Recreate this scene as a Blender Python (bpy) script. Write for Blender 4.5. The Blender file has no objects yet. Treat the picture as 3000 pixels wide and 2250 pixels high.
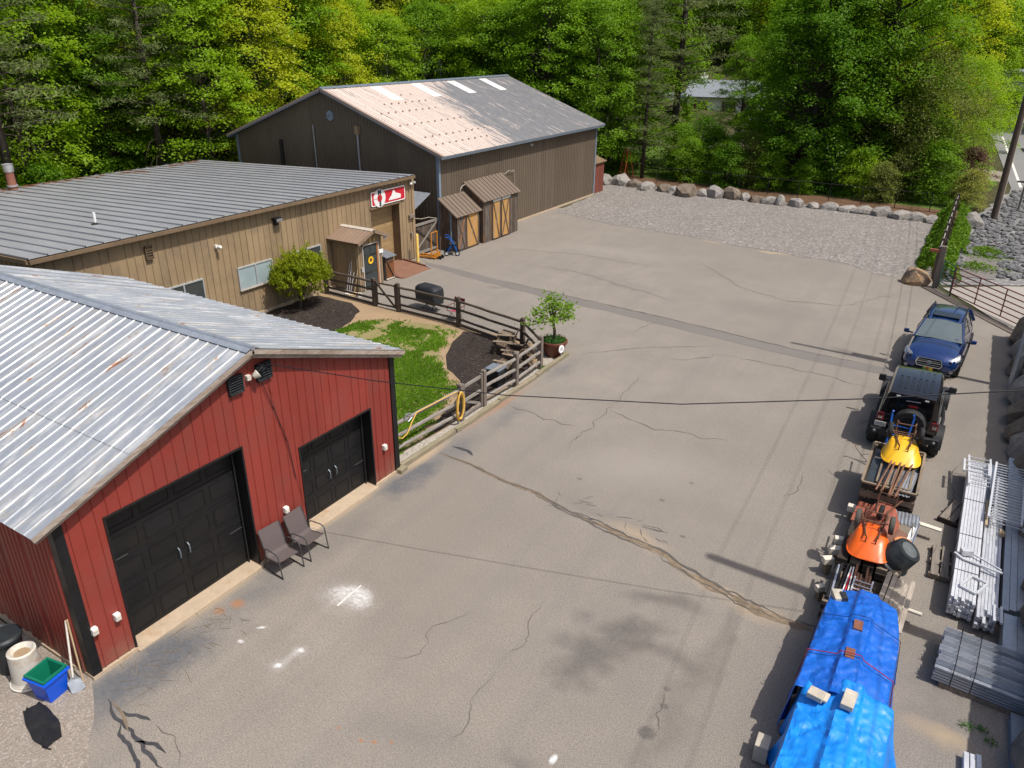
import bpy, bmesh, math, random
from math import radians as R, sin, cos, pi, tan, sqrt
from mathutils import Vector, Matrix, noise as mnoise
random.seed(11)
S = bpy.context.scene
COL = S.collection
# ---------------------------------------------------------------- camera, sky, sun, exposure
cam = bpy.data.cameras.new('camera'); camo = bpy.data.objects.new('camera', cam); COL.objects.link(camo)
cam.lens = 26.84; cam.sensor_width = 36; cam.clip_start = .1; cam.clip_end = 2000
camo.location = (0, 0, 10.8)
camo.rotation_mode = 'QUATERNION'
camo.rotation_quaternion = (Matrix.Rotation(R(31.52), 3, 'Z') @ Matrix.Rotation(R(90 - 24.604), 3, 'X') @ Matrix.Rotation(R(.481), 3, 'Z')).to_quaternion()
S.camera = camo
SUN_AZ, SUN_EL = R(-2), R(61)          # azimuth from +X towards +Y
w = bpy.data.worlds.new('World'); S.world = w; w.use_nodes = True
nt = w.node_tree; sky = nt.nodes.new('ShaderNodeTexSky'); sky.sky_type = 'NISHITA'; sky.sun_disc = False
sky.sun_elevation = SUN_EL; sky.sun_rotation = R(92); sky.air_density = 1.0; sky.dust_density = 4.0
bgn = nt.nodes['Background']; nt.links.new(sky.outputs[0], bgn.inputs[0]); bgn.inputs[1].default_value = .105
sl = bpy.data.lights.new('sun', 'SUN'); sl.energy = 3.6; sl.angle = R(.53); sl.color = (1, .955, .89)
so = bpy.data.objects.new('sun', sl); COL.objects.link(so); so.location = (20, -2, 40)
so.rotation_euler = Vector((cos(SUN_EL) * cos(SUN_AZ), cos(SUN_EL) * sin(SUN_AZ), sin(SUN_EL))).to_track_quat('Z', 'Y').to_euler()
S.view_settings.view_transform = 'Standard'; S.view_settings.look = 'None'
S.view_settings.exposure = 0.3; S.view_settings.gamma = 1
S.cycles.max_bounces = 6; S.cycles.transparent_max_bounces = 6
# ---------------------------------------------------------------- mesh helpers
class MB:
    def __init__(s): s.v = []; s.f = []
    def add(s, vs, fs):
        o = len(s.v); s.v += [tuple(p) for p in vs]; s.f += [tuple(i + o for i in f) for f in fs]; return s
    def box(s, c, d, rz=0, m=None):
        x, y, z = d[0] / 2, d[1] / 2, d[2] / 2
        vs = [Vector((a * x, b * y, e * z)) for e in (-1, 1) for b in (-1, 1) for a in (-1, 1)]
        mm = m if m is not None else Matrix.Rotation(rz, 3, 'Z')
        c = Vector(c)
        return s.add([mm @ p + c for p in vs], [(0, 2, 3, 1), (4, 5, 7, 6), (0, 1, 5, 4), (2, 6, 7, 3), (0, 4, 6, 2), (1, 3, 7, 5)])
    def b2(s, a, b):
        return s.box([(a[i] + b[i]) / 2 for i in range(3)], [abs(b[i] - a[i]) for i in range(3)])
    def bar(s, a, b, wd, h, up=(0, 0, 1)):
        a = Vector(a); b = Vector(b); d = b - a; L = d.length; d.normalize(); u = Vector(up)
        if abs(d.dot(u)) > .97: u = Vector((1, 0, 0))
        r = d.cross(u).normalized(); u = r.cross(d)
        return s.box((a + b) / 2, (wd, L, h), m=Matrix((r, d, u)).transposed())
    def tube(s, pts, r, n=8, cap=True):
        pts = [Vector(p) for p in pts]; rs = r if isinstance(r, (list, tuple)) else [r] * len(pts)
        o = len(s.v); prev = None
        for i, p in enumerate(pts):
            t = (pts[min(i + 1, len(pts) - 1)] - pts[max(i - 1, 0)])
            t = t.normalized() if t.length > 1e-9 else Vector((0, 0, 1))
            if prev is None:
                u = Vector((0, 0, 1)) if abs(t.z) < .9 else Vector((1, 0, 0))
                u = (u - t * u.dot(t)).normalized()
            else:
                u = (prev - t * prev.dot(t)); u = u.normalized() if u.length > 1e-6 else t.orthogonal().normalized()
            prev = u; q = t.cross(u)
            for k in range(n):
                a = 2 * pi * k / n; s.v.append(tuple(p + (u * cos(a) + q * sin(a)) * rs[i]))
        for i in range(len(pts) - 1):
            for k in range(n):
                a = o + i * n + k; b = o + i * n + (k + 1) % n
                s.f.append((a, b, b + n, a + n))
        if cap:
            s.f.append(tuple(o + k for k in range(n))[::-1]); e = o + (len(pts) - 1) * n; s.f.append(tuple(e + k for k in range(n)))
        return s
    def lathe(s, prof, n=16, c=(0, 0, 0), m=None, sx=1, sy=1):
        vs = []; c = Vector(c)
        for r, z in prof:
            for k in range(n):
                a = 2 * pi * k / n; p = Vector((r * cos(a) * sx, r * sin(a) * sy, z)); vs.append((m @ p if m is not None else p) + c)
        fs = [(i * n + k, i * n + (k + 1) % n, (i + 1) * n + (k + 1) % n, (i + 1) * n + k) for i in range(len(prof) - 1) for k in range(n)]
        if prof[0][0] > 1e-6: fs.append(tuple(range(n))[::-1])
        if prof[-1][0] > 1e-6: fs.append(tuple((len(prof) - 1) * n + k for k in range(n)))
        return s.add(vs, fs)
    def prism(s, poly, z0, z1, f=None):                 # poly list of 2D, extruded; f maps (u,v,w) to xyz
        f = f or (lambda u, v, ww: (u, v, ww)); n = len(poly)
        vs = [f(p[0], p[1], z0) for p in poly] + [f(p[0], p[1], z1) for p in poly]
        return s.add(vs, [tuple(range(n))[::-1], tuple(range(n, 2 * n))] + [(i, (i + 1) % n, n + (i + 1) % n, n + i) for i in range(n)])
    def loft(s, secs, cap=True, closed=True):
        n = len(secs[0]); vs = [p for q in secs for p in q]; m = n if closed else n - 1
        fs = [(i * n + k, i * n + (k + 1) % n, (i + 1) * n + (k + 1) % n, (i + 1) * n + k) for i in range(len(secs) - 1) for k in range(m)]
        if cap: fs += [tuple(range(n))[::-1], tuple((len(secs) - 1) * n + k for k in range(n))]
        return s.add(vs, fs)
    def poly(s, pts, z=0):
        return s.add([(p[0], p[1], z) for p in pts], [tuple(range(len(pts)))])
    def build(s, name, mat, parent=None, smooth=False, bevel=0, sub=0, fix=True):
        me = bpy.data.meshes.new(name); me.from_pydata(s.v, [], s.f); me.update()
        if fix:
            bm = bmesh.new(); bm.from_mesh(me); bmesh.ops.recalc_face_normals(bm, faces=bm.faces); bm.to_mesh(me); bm.free()
        if mat: me.materials.append(MAT[mat] if isinstance(mat, str) else mat)
        return link(name, me, parent, smooth, bevel, sub)
def link(name, me, parent=None, smooth=False, bevel=0, sub=0):
    o = bpy.data.objects.new(name, me); COL.objects.link(o)
    if parent: o.parent = parent
    if smooth:
        me.polygons.foreach_set('use_smooth', [True] * len(me.polygons))
        try: me.set_sharp_from_angle(angle=R(40))
        except Exception: pass
    if bevel:
        b = o.modifiers.new('bevel', 'BEVEL'); b.width = bevel; b.segments = 2; b.limit_method = 'ANGLE'
    if sub:
        b = o.modifiers.new('sub', 'SUBSURF'); b.levels = sub; b.render_levels = sub
    return o
def T(name, label, cat, loc=(0, 0, 0), rz=0, group=None):
    o = bpy.data.objects.new(name, None); COL.objects.link(o); o.empty_display_size = .2
    o.location = loc; o.rotation_euler = (0, 0, rz); return tag(o, label, cat, group)
def tag(o, label, cat, group=None):
    o['label'] = label; o['category'] = cat
    if group: o['group'] = group
    return o
def struct(o): o['kind'] = 'structure'; return o
def copy_tree(o, parent=None, label=None, group=None):
    c = o.copy(); COL.objects.link(c); c.parent = parent
    for ch in list(o.children): copy_tree(ch, c)
    if label: c['label'] = label
    if group: c['group'] = group
    return c
# ---------------------------------------------------------------- materials
MAT = {}
def lin(c):
    return tuple(((x / 255) / 12.92 if x / 255 <= .04045 else ((x / 255 + .055) / 1.055) ** 2.4) for x in c)
def newmat(name):
    m = bpy.data.materials.new(name); m.use_nodes = True; MAT[name] = m
    return m, m.node_tree, m.node_tree.nodes['Principled BSDF']
def coords(t, scale=(1, 1, 1), rnd=True):
    tc = t.nodes.new('ShaderNodeTexCoord'); mp = t.nodes.new('ShaderNodeMapping'); mp.inputs['Scale'].default_value = scale
    if rnd:
        oi = t.nodes.new('ShaderNodeObjectInfo'); mu = t.nodes.new('ShaderNodeMath'); mu.operation = 'MULTIPLY'; mu.inputs[1].default_value = 37
        t.links.new(oi.outputs['Random'], mu.inputs[0])
        ad = t.nodes.new('ShaderNodeVectorMath'); ad.operation = 'ADD'
        t.links.new(tc.outputs['Object'], ad.inputs[0]); t.links.new(mu.outputs[0], ad.inputs[1]); t.links.new(ad.outputs[0], mp.inputs[0])
    else: t.links.new(tc.outputs['Object'], mp.inputs[0])
    return mp.outputs[0]
def noise_(t, vec, scale, detail=5, rough=.6, dist=0):
    n = t.nodes.new('ShaderNodeTexNoise'); n.inputs['Scale'].default_value = scale; n.inputs['Detail'].default_value = detail
    n.inputs['Roughness'].default_value = rough; n.inputs['Distortion'].default_value = dist
    if vec: t.links.new(vec, n.inputs['Vector'])
    return n.outputs['Fac']
def rng(t, x, a, b, c=0., d=1.):
    m = t.nodes.new('ShaderNodeMapRange'); m.inputs[1].default_value = a; m.inputs[2].default_value = b; m.inputs[3].default_value = c; m.inputs[4].default_value = d
    t.links.new(x, m.inputs[0]); return m.outputs[0]
def mixc(t, f, a, b):
    m = t.nodes.new('ShaderNodeMix'); m.data_type = 'RGBA'
    for i, x in ((0, f), (6, a), (7, b)):
        if hasattr(x, 'is_linked') or hasattr(x, 'links'): t.links.new(x, m.inputs[i])
        elif i == 0: m.inputs[0].default_value = x
        else: m.inputs[i].default_value = (*x[:3], 1)
    return m.outputs[2]
def math_(t, op, a, b=None):
    m = t.nodes.new('ShaderNodeMath'); m.operation = op
    for i, x in ((0, a), (1, b)):
        if x is None: continue
        if hasattr(x, 'links'): t.links.new(x, m.inputs[i])
        else: m.inputs[i].default_value = x
    return m.outputs[0]
def bump_(t, b, h, strength, dist=.02):
    n = t.nodes.new('ShaderNodeBump'); n.inputs['Strength'].default_value = strength; n.inputs['Distance'].default_value = dist
    t.links.new(h, n.inputs['Height']); t.links.new(n.outputs[0], b.inputs['Normal'])
def SM(name, col, rough=.7, var=.18, scale=3, metal=0, bump=0, bscale=60, spec=.35, st=(1, 1, 1), dirt=None, dirtamt=.35, dscale=1.2, coat=0, splash=None):
    """general procedural material: two noises vary the colour, optional dirt patches, bump"""
    m, t, b = newmat(name)
    v = coords(t, st)
    n1 = noise_(t, v, scale, 6, .65); n2 = noise_(t, v, scale * 7, 3)
    f = math_(t, 'ADD', rng(t, n1, .3, .7, 0, .7), rng(t, n2, .3, .7, 0, .3))
    c = mixc(t, f, [x * (1 - var) for x in col], [min(1, x * (1 + var)) for x in col])
    if dirt:
        n3 = noise_(t, v, dscale, 8, .7)
        c = mixc(t, rng(t, n3, .62 - dirtamt * .4, .75, 0, 1), c, dirt)
    oi = t.nodes.new('ShaderNodeObjectInfo'); hs = t.nodes.new('ShaderNodeHueSaturation'); t.links.new(rng(t, oi.outputs['Random'], 0, 1, .91, 1.08), hs.inputs['Value']); t.links.new(c, hs.inputs['Color']); c = hs.outputs[0]
    if splash:
        tc = t.nodes.new('ShaderNodeTexCoord'); sp = t.nodes.new('ShaderNodeSeparateXYZ'); t.links.new(tc.outputs['Object'], sp.inputs[0])
        k = math_(t, 'MULTIPLY', rng(t, sp.outputs[2], .75, .08), rng(t, noise_(t, v, 2.5, 7, .7), .35, .65, .1, .85)); c = mixc(t, k, c, splash)
    t.links.new(c, b.inputs['Base Color'])
    t.links.new(rng(t, n1, .3, .7, max(.03, rough - .08), min(1, rough + .08)), b.inputs['Roughness'])
    b.inputs['Metallic'].default_value = metal; b.inputs['Specular IOR Level'].default_value = spec
    if coat: b.inputs['Coat Weight'].default_value = coat; b.inputs['Coat Roughness'].default_value = .04
    if bump: bump_(t, b, noise_(t, v, bscale, 4), bump)
    return m
def WOODM(name, col, col2, axis='z', rough=.85, fade=None):
    st = {'x': (1.2, 9, 9), 'y': (9, 1.2, 9), 'z': (9, 9, 1.2)}[axis]
    m, t, b = newmat(name); v = coords(t, st)
    n1 = noise_(t, v, 2.2, 8, .7, .4); n2 = noise_(t, coords(t), 1.3, 4)
    c = mixc(t, rng(t, n1, .32, .68), col, col2)
    c = mixc(t, rng(t, n2, .45, .7, 0, .6), c, fade or [x * .6 for x in col])
    t.links.new(c, b.inputs['Base Color']); b.inputs['Roughness'].default_value = rough; b.inputs['Specular IOR Level'].default_value = .2
    bump_(t, b, n1, .35, .01)
    return m
def GLASS(name, col, rough=.06):
    m, t, b = newmat(name); v = coords(t)
    n = noise_(t, v, 1.5, 3)
    t.links.new(mixc(t, n, [x * .7 for x in col], [x * 1.3 for x in col]), b.inputs['Base Color'])
    b.inputs['Roughness'].default_value = rough; b.inputs['Specular IOR Level'].default_value = .6
    return m
def LEAF(name, c1, c2, trans=.45, ov=.25):
    m = bpy.data.materials.new(name); m.use_nodes = True; MAT[name] = m; t = m.node_tree
    t.nodes.remove(t.nodes['Principled BSDF'])
    g = t.nodes.new('ShaderNodeNewGeometry'); oi = t.nodes.new('ShaderNodeObjectInfo')
    nz = rng(t, noise_(t, coords(t), .55, 3, .6), .35, .65)
    f = math_(t, 'ADD', math_(t, 'ADD', math_(t, 'MULTIPLY', g.outputs['Random Per Island'], .38), math_(t, 'MULTIPLY', nz, .62 - ov)), math_(t, 'MULTIPLY', oi.outputs['Random'], ov))
    c = mixc(t, f, c1, c2)
    d = t.nodes.new('ShaderNodeBsdfDiffuse'); tr = t.nodes.new('ShaderNodeBsdfTranslucent'); gl = t.nodes.new('ShaderNodeBsdfGlossy')
    gl.inputs['Roughness'].default_value = .45; gl.inputs['Color'].default_value = (.5, .5, .45, 1)
    t.links.new(c, d.inputs[0]); t.links.new(mixc(t, .35, c, (c2[0] * 1.3, c2[1] * 1.25, c2[2] * .6)), tr.inputs[0])
    mx = t.nodes.new('ShaderNodeMixShader'); mx.inputs[0].default_value = trans
    t.links.new(d.outputs[0], mx.inputs[1]); t.links.new(tr.outputs[0], mx.inputs[2])
    m2 = t.nodes.new('ShaderNodeMixShader'); m2.inputs[0].default_value = .015
    t.links.new(mx.outputs[0], m2.inputs[1]); t.links.new(gl.outputs[0], m2.inputs[2])
    t.links.new(m2.outputs[0], t.nodes['Material Output'].inputs[0])
    return m
def noise3(x, y, z=0): return mnoise.noise(Vector((x, y, z)))
# ================================================================ materials
SM('red_paint', (.235, .037, .027), .5, .1, 1.2, bump=.1, bscale=300, dirt=(.2, .052, .04), dirtamt=.35, dscale=.7, splash=(.25, .13, .09))
SM('black_paint', (.012, .012, .013), .42, .3, 4, spec=.25, dirt=(.018, .016, .014), dirtamt=.3)
SM('black_metal', (.015, .015, .016), .5, .2, 6)
SM('tan_siding', (.30, .215, .125), .6, .1, .8, bump=.05, bscale=200, dirt=(.2, .15, .1), dirtamt=.3, dscale=.6, splash=(.2, .16, .12))
SM('tan_trim', (.17, .115, .07), .6, .15, 2, dirt=(.1, .075, .05))
SM('tan_door', (.34, .23, .11), .6, .12, 1.5, dirt=(.25, .17, .09))
SM('barn_siding', (.125, .097, .07), .5, .08, .8, dirt=(.1, .08, .06), dirtamt=.2)
SM('barn_trim', (.2, .25, .31), .5, .1, 2)
SM('barn_fascia', (.36, .27, .22), .55, .15, 1.5)
SM('porch_roof', (.24, .165, .115), .5, .08, 1.2)
SM('shed_roof', (.165, .125, .095), .5, .08, 1.2)
SM('concrete', (.42, .33, .235), .85, .15, 3, bump=.15, bscale=90, dirt=(.36, .22, .12), dirtamt=.25, dscale=2.5)
SM('block', (.5, .45, .37), .9, .12, 6, bump=.2, bscale=70, dirt=(.34, .3, .24))
SM('white_plastic', (.72, .71, .66), .4, .06, 5, dirt=(.55, .52, .45), dirtamt=.15)
SM('old_white', (.6, .57, .5), .6, .12, 4, dirt=(.35, .22, .12), dirtamt=.3, dscale=4)
SM('white_paint', (.75, .75, .73), .5, .06, 3)
SM('skylight', (.78, .76, .72), .35, .06, 2, dirt=(.6, .58, .54))
SM('galv', (.40, .43, .47), .38, .2, 5, metal=.55, spec=.5, dirt=(.3, .31, .33), dirtamt=.3, dscale=3)
SM('galv_dark', (.20, .24, .28), .45, .2, 5, metal=.5, spec=.5)
SM('alu', (.62, .63, .66), .4, .15, 4, metal=.35, spec=.5, dirt=(.42, .43, .46), dirtamt=.3, dscale=3)
SM('alu_white', (.58, .59, .62), .4, .1, 4, metal=.15, spec=.5, dirt=(.5, .5, .54), dirtamt=.25, dscale=5)
SM('pewter', (.3, .33, .37), .4, .15, 4, metal=.5)
SM('blue_metal', (.01, .12, .55), .35, .15, 5, spec=.5)
SM('rubber', (.016, .016, .017), .75, .3, 12, bump=.2, bscale=60, dirt=(.045, .042, .04), dirtamt=.35, dscale=5)
SM('old_rubber', (.09, .085, .07), .8, .2, 12, bump=.2, bscale=60)
SM('rim_dark', (.02, .02, .022), .35, .2, 8, metal=.3, spec=.5)
SM('rim_cream', (.5, .42, .3), .6, .2, 8, dirt=(.25, .16, .1))
SM('car_blue', (.006, .035, .16), .22, .1, 2, metal=.45, spec=.6, coat=1)
SM('car_black', (.006, .006, .008), .2, .1, 2, spec=.55, coat=.9)
SM('car_white', (.7, .7, .7), .3, .04, 2, coat=.6)
SM('car_cladding', (.02, .02, .022), .6, .2, 6)
SM('chrome', (.75, .76, .78), .15, .06, 6, metal=.95)
SM('lamp_glass', (.3, .31, .33), .14, .35, 14, metal=.5, spec=.6)
SM('red_lens', (.22, .008, .012), .2, .25, 8, spec=.6, coat=.6)
SM('amber_lens', (.6, .3, .12), .3, .15, 8)
SM('plate', (.5, .5, .45), .4, .1, 9)
SM('plate_green', (.06, .2, .06), .4, .3, 9); SM('plate_yellow', (.62, .46, .05), .4, .1, 9); SM('plate_red', (.4, .05, .04), .4, .2, 9)
GLASS('car_glass', (.035, .045, .05)); GLASS('dark_glass', (.006, .007, .009)); GLASS('windscreen', (.11, .14, .15), .05)
GLASS('window_glass', (.32, .4, .42), .12); GLASS('window_dark', (.05, .055, .06), .1)
SM('yellow_tub', (.78, .42, .01), .38, .06, 2, spec=.5, dirt=(.6, .32, .02), dirtamt=.2)
SM('orange_tub', (.78, .12, .008), .38, .06, 2, spec=.5, dirt=(.6, .1, .02), dirtamt=.2)
SM('rust_tub', (.33, .09, .055), .6, .2, 5, dirt=(.2, .09, .05), dirtamt=.45, dscale=4)
SM('rusty_steel', (.13, .075, .05), .7, .3, 8, metal=.2, dirt=(.2, .07, .03), dirtamt=.5, dscale=6)
SM('rust_pipe', (.22, .11, .065), .7, .25, 6, dirt=(.12, .06, .035))
SM('brown_sheet', (.19, .095, .065), .55, .15, 3)
SM('taupe_sheet', (.2, .17, .13), .6, .12, 3)
SM('black_plastic', (.02, .024, .027), .5, .25, 4, dirt=(.07, .075, .078), dirtamt=.3, dscale=2)
SM('tub_base', (.11, .125, .13), .65, .25, 5)
SM('peach_plastic', (.72, .3, .12), .5, .1, 3)
SM('brick_red', (.2, .08, .05), .85, .25, 9); SM('cord_red', (.3, .03, .05), .6, .2, 9)
SM('bin_blue', (.004, .09, .66), .4, .08, 3, spec=.4); SM('bin_green', (.004, .15, .085), .45, .1, 3, spec=.4)
SM('wood_cut', (.55, .4, .24), .8, .15, 5, st=(1, 6, 6)); SM('white_board', (.66, .6, .5), .7, .1, 5)
SM('mesh_fabric', (.1, .08, .078), .8, .3, 60, bump=.3, bscale=400); SM('chair_frame', (.07, .07, .073), .4, .2, 6, metal=.4, spec=.5)
SM('orange_steel', (.5, .2, .02), .45, .2, 5, dirt=(.3, .1, .03), dirtamt=.4, dscale=5)
SM('yellow_pole', (.72, .5, .13), .5, .08, 3); SM('cart_blue', (.01, .1, .45), .35, .1, 4)
SM('maroon_fabric', (.16, .012, .03), .8, .15, 8); SM('pink_fabric', (.33, .06, .1), .8, .15, 8)
SM('grill_cover', (.02, .022, .025), .6, .35, 4, bump=.4, bscale=12)
SM('hose_yellow', (.66, .4, .08), .5, .12, 6); SM('terracotta', (.13, .036, .018), .45, .25, 3, spec=.5, dirt=(.07, .02, .012))
SM('ramp_rust', (.2, .1, .065), .75, .2, 3, bump=.2, bscale=50, dirt=(.14, .075, .05))
SM('sign_red', (.5, .016, .03), .4, .04, 3); SM('sign_white', (.8, .8, .78), .4, .03, 3); SM('sign_navy', (.01, .025, .045), .4, .05, 3); SM('sign_green', (.05, .07, .03), .4, .1, 3)
SM('gold', (.62, .4, .1), .45, .1, 5); SM('sun_yellow', (.85, .5, .01), .6, .1, 20); SM('door_dark', (.02, .022, .018), .3, .35, 3, dirt=(.09, .09, .065), dirtamt=.4, dscale=3)
SM('frame_white', (.5, .44, .37), .6, .12, 5); SM('frame_alu', (.42, .44, .45), .45, .08, 4, metal=.2); SM('frame_orange', (.3, .12, .045), .7, .2, 4)
SM('shade_white', (.62, .66, .64), .7, .06, 2); SM('pvc', (.78, .78, .77), .45, .05, 4)
SM('flue_rust', (.25, .1, .065), .6, .15, 4); SM('flue_cap', (.55, .55, .56), .35, .1, 4, metal=.6)
SM('cedar_red', (.17, .05, .035), .65, .15, 3)
SM('gate_red', (.13, .012, .022), .5, .15, 4, spec=.4); SM('gate_green', (.02, .085, .06), .5, .15, 4)
SM('ladder_orange', (.32, .07, .03), .55, .15, 5); SM('wire_black', (.012, .012, .016), .6, .1, 4); SM('cable_grey', (.4, .36, .3), .6, .1, 4)
SM('mesh_wire', (.3, .29, .27), .5, .1, 9, metal=.4)
SM('house_white', (.72, .73, .76), .6, .04, 3); SM('house_roof', (.2, .22, .25), .8, .12, 6); SM('shutter_red', (.1, .02, .03), .6, .1, 4)
SM('road_paint', (.68, .66, .6), .7, .1, 5); SM('road_yellow', (.5, .33, .05), .7, .1, 5)
SM('steel_box', (.22, .18, .15), .6, .2, 5)
WOODM('rail_grey', (.30, .265, .23), (.13, .11, .095), 'x'); WOODM('rail_grey_y', (.33, .30, .265), (.15, .13, .115), 'y'); WOODM('rail_brown', (.12, .095, .075), (.05, .038, .03), 'x')
WOODM('post_brown', (.13, .1, .08), (.05, .04, .032), 'z'); WOODM('post_grey', (.24, .2, .17), (.11, .09, .075), 'z')
WOODM('plank_dark', (.125, .095, .075), (.035, .028, .022), 'z', fade=(.22, .12, .055)); WOODM('plank_grey', (.2, .17, .145), (.07, .056, .047), 'z', fade=(.05, .04, .03))
WOODM('plank_gold', (.55, .31, .1), (.42, .22, .065), 'z', fade=(.3, .2, .12)); WOODM('brace', (.2, .15, .11), (.09, .062, .045), 'z')
WOODM('brace_light', (.5, .36, .22), (.3, .2, .12), 'z'); WOODM('plank_orange', (.3, .105, .03), (.1, .04, .018), 'z', fade=(.1, .08, .065))
WOODM('pallet_wood', (.32, .265, .2), (.16, .125, .09), 'y'); WOODM('crate_wood', (.3, .235, .17), (.13, .1, .07), 'y'); WOODM('crate_dark', (.07, .055, .045), (.03, .024, .02), 'x')
WOODM('crate_light', (.55, .42, .28), (.4, .29, .18), 'y')
WOODM('picket_wood', (.46, .40, .33), (.24, .2, .165), 'y'); WOODM('plank_worn', (.3, .26, .22), (.12, .1, .085), 'y'); WOODM('timber', (.33, .28, .2), (.17, .145, .1), 'y', fade=(.2, .19, .1))
WOODM('adirondack', (.17, .125, .09), (.07, .05, .038), 'x'); WOODM('adirondack_light', (.32, .25, .18), (.16, .12, .09), 'x')
WOODM('fascia_wood', (.24, .16, .11), (.42, .38, .34), 'y', fade=(.12, .08, .055)); WOODM('pole_wood', (.12, .09, .07), (.06, .045, .036), 'z')
WOODM('bark', (.085, .07, .058), (.03, .024, .02), 'z'); WOODM('bark_pale', (.26, .235, .2), (.1, .09, .078), 'z'); WOODM('fence_board', (.16, .13, .1), (.08, .062, .05), 'z')
def tarp_mat(name, c1, c2):
    m, t, b = newmat(name); v = coords(t, (1, 1, 1), False); n1 = noise_(t, v, 2.2, 6, .65); n2 = noise_(t, v, 9, 5, .7)
    wv = t.nodes.new('ShaderNodeTexNoise'); wv.inputs['Scale'].default_value = 1.6; t.links.new(v, wv.inputs['Vector'])
    ad = t.nodes.new('ShaderNodeVectorMath'); ad.operation = 'MULTIPLY_ADD'; ad.inputs[1].default_value = (.6, .6, .6); t.links.new(wv.outputs['Color'], ad.inputs[0]); t.links.new(v, ad.inputs[2])
    def vor(sc, st):
        mp = t.nodes.new('ShaderNodeMapping'); mp.inputs['Scale'].default_value = st; t.links.new(ad.outputs[0], mp.inputs[0])
        vo = t.nodes.new('ShaderNodeTexVoronoi'); vo.inputs['Scale'].default_value = sc; t.links.new(mp.outputs[0], vo.inputs['Vector']); return vo.outputs['Distance']
    c = mixc(t, rng(t, n1, .3, .7), c1, c2); c = mixc(t, rng(t, n2, .55, .8, 0, .35), c, (.12, .3, .6))
    t.links.new(c, b.inputs['Base Color']); t.links.new(rng(t, n2, .3, .7, .36, .58), b.inputs['Roughness'])
    h = math_(t, 'ADD', math_(t, 'MULTIPLY', vor(2.2, (2.2, .55, 1)), 1.0), math_(t, 'MULTIPLY', vor(6, (2.0, .5, 1)), .3))
    bump_(t, b, h, .3, .1)
tarp_mat('tarp_blue', (.003, .085, .44), (.006, .13, .58)); tarp_mat('tarp_bright', (.004, .19, .7), (.008, .27, .84))
def garage_roof_mat():
    m, t, b = newmat('garage_roof'); v = coords(t, (1, 1, 1), False); vs = coords(t, (3.2, .55, .55), False)
    n1 = noise_(t, v, .8, 6, .7); n2 = noise_(t, vs, 1.6, 7, .7, .6); n3 = noise_(t, vs, 1.3, 7, .74, .9); n4 = noise_(t, v, 18, 3)
    c = mixc(t, rng(t, n1, .35, .65), (.31, .335, .37), (.40, .425, .46))
    c = mixc(t, rng(t, n2, .50, .64, 0, .8), c, (.6, .6, .59))
    c = mixc(t, rng(t, n3, .53, .64, 0, .7), c, (.56, .5, .4))
    c = mixc(t, rng(t, n3, .615, .64, 0, .9), c, (.26, .1, .05))
    c = mixc(t, rng(t, n4, .35, .7, 0, .12), c, (.2, .2, .2))
    t.links.new(c, b.inputs['Base Color']); b.inputs['Metallic'].default_value = .3
    t.links.new(rng(t, n2, .4, .65, .27, .5), b.inputs['Roughness'])
def workshop_roof_mat():
    m, t, b = newmat('workshop_roof'); v = coords(t, (1, 1, 1), False); vs = coords(t, (.5, 2.4, 1), False)
    n1 = noise_(t, vs, .7, 6, .65); n2 = noise_(t, v, 1.1, 8, .75)
    tc = t.nodes.new('ShaderNodeTexCoord'); sp = t.nodes.new('ShaderNodeSeparateXYZ'); t.links.new(tc.outputs['Object'], sp.inputs[0])
    back = rng(t, sp.outputs[0], -12.5, -16, 0, .19)
    c = mixc(t, rng(t, n1, .3, .7), (.27, .275, .285), (.35, .355, .365))
    c = mixc(t, rng(t, math_(t, 'ADD', n2, back), .66, .73), c, (.22, .115, .065))
    t.links.new(c, b.inputs['Base Color']); b.inputs['Metallic'].default_value = .2; b.inputs['Roughness'].default_value = .42
def barn_roof_mat():
    m, t, b = newmat('barn_roof'); vs = coords(t, (.35, 3.4, .35), False); v = coords(t, (1, 1, 1), False)
    n1 = noise_(t, vs, 1.6, 9, .75, .3); n2 = noise_(t, v, .16, 3); n3 = noise_(t, vs, 5, 3)
    tc = t.nodes.new('ShaderNodeTexCoord'); sp = t.nodes.new('ShaderNodeSeparateXYZ'); t.links.new(tc.outputs['Object'], sp.inputs[0])
    # worn paint keeps its tan coat on the near half; bare dark streaks further on
    wob = math_(t, 'ADD', sp.outputs[1], math_(t, 'MULTIPLY', n2, 9.0))
    wob = math_(t, 'ADD', wob, math_(t, 'MULTIPLY', sp.outputs[0], .36))
    g = rng(t, wob, 2.4, 6.2, .17, -.10)
    k = math_(t, 'ADD', math_(t, 'ADD', math_(t, 'MULTIPLY', n1, 1.25), -.12), g)
    c = mixc(t, rng(t, n3, .3, .7), (.16, .165, .175), (.25, .245, .245))
    c = mixc(t, rng(t, k, .47, .6), c, mixc(t, n3, (.55, .45, .385), (.66, .555, .48)))
    t.links.new(c, b.inputs['Base Color']); b.inputs['Roughness'].default_value = .45; b.inputs['Metallic'].default_value = .1
garage_roof_mat(); workshop_roof_mat(); barn_roof_mat()
def rock_mat(name, a, b_, c_):
    m, t, b = newmat(name); v = coords(t)
    n1 = noise_(t, v, 1.4, 8, .7, .5); n2 = noise_(t, v, 6, 8, .75)
    c = mixc(t, rng(t, n1, .35, .65), a, b_); c = mixc(t, rng(t, n2, .5, .72, 0, .8), c, c_)
    t.links.new(c, b.inputs['Base Color']); b.inputs['Roughness'].default_value = .9; bump_(t, b, n2, .8, .06)
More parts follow.
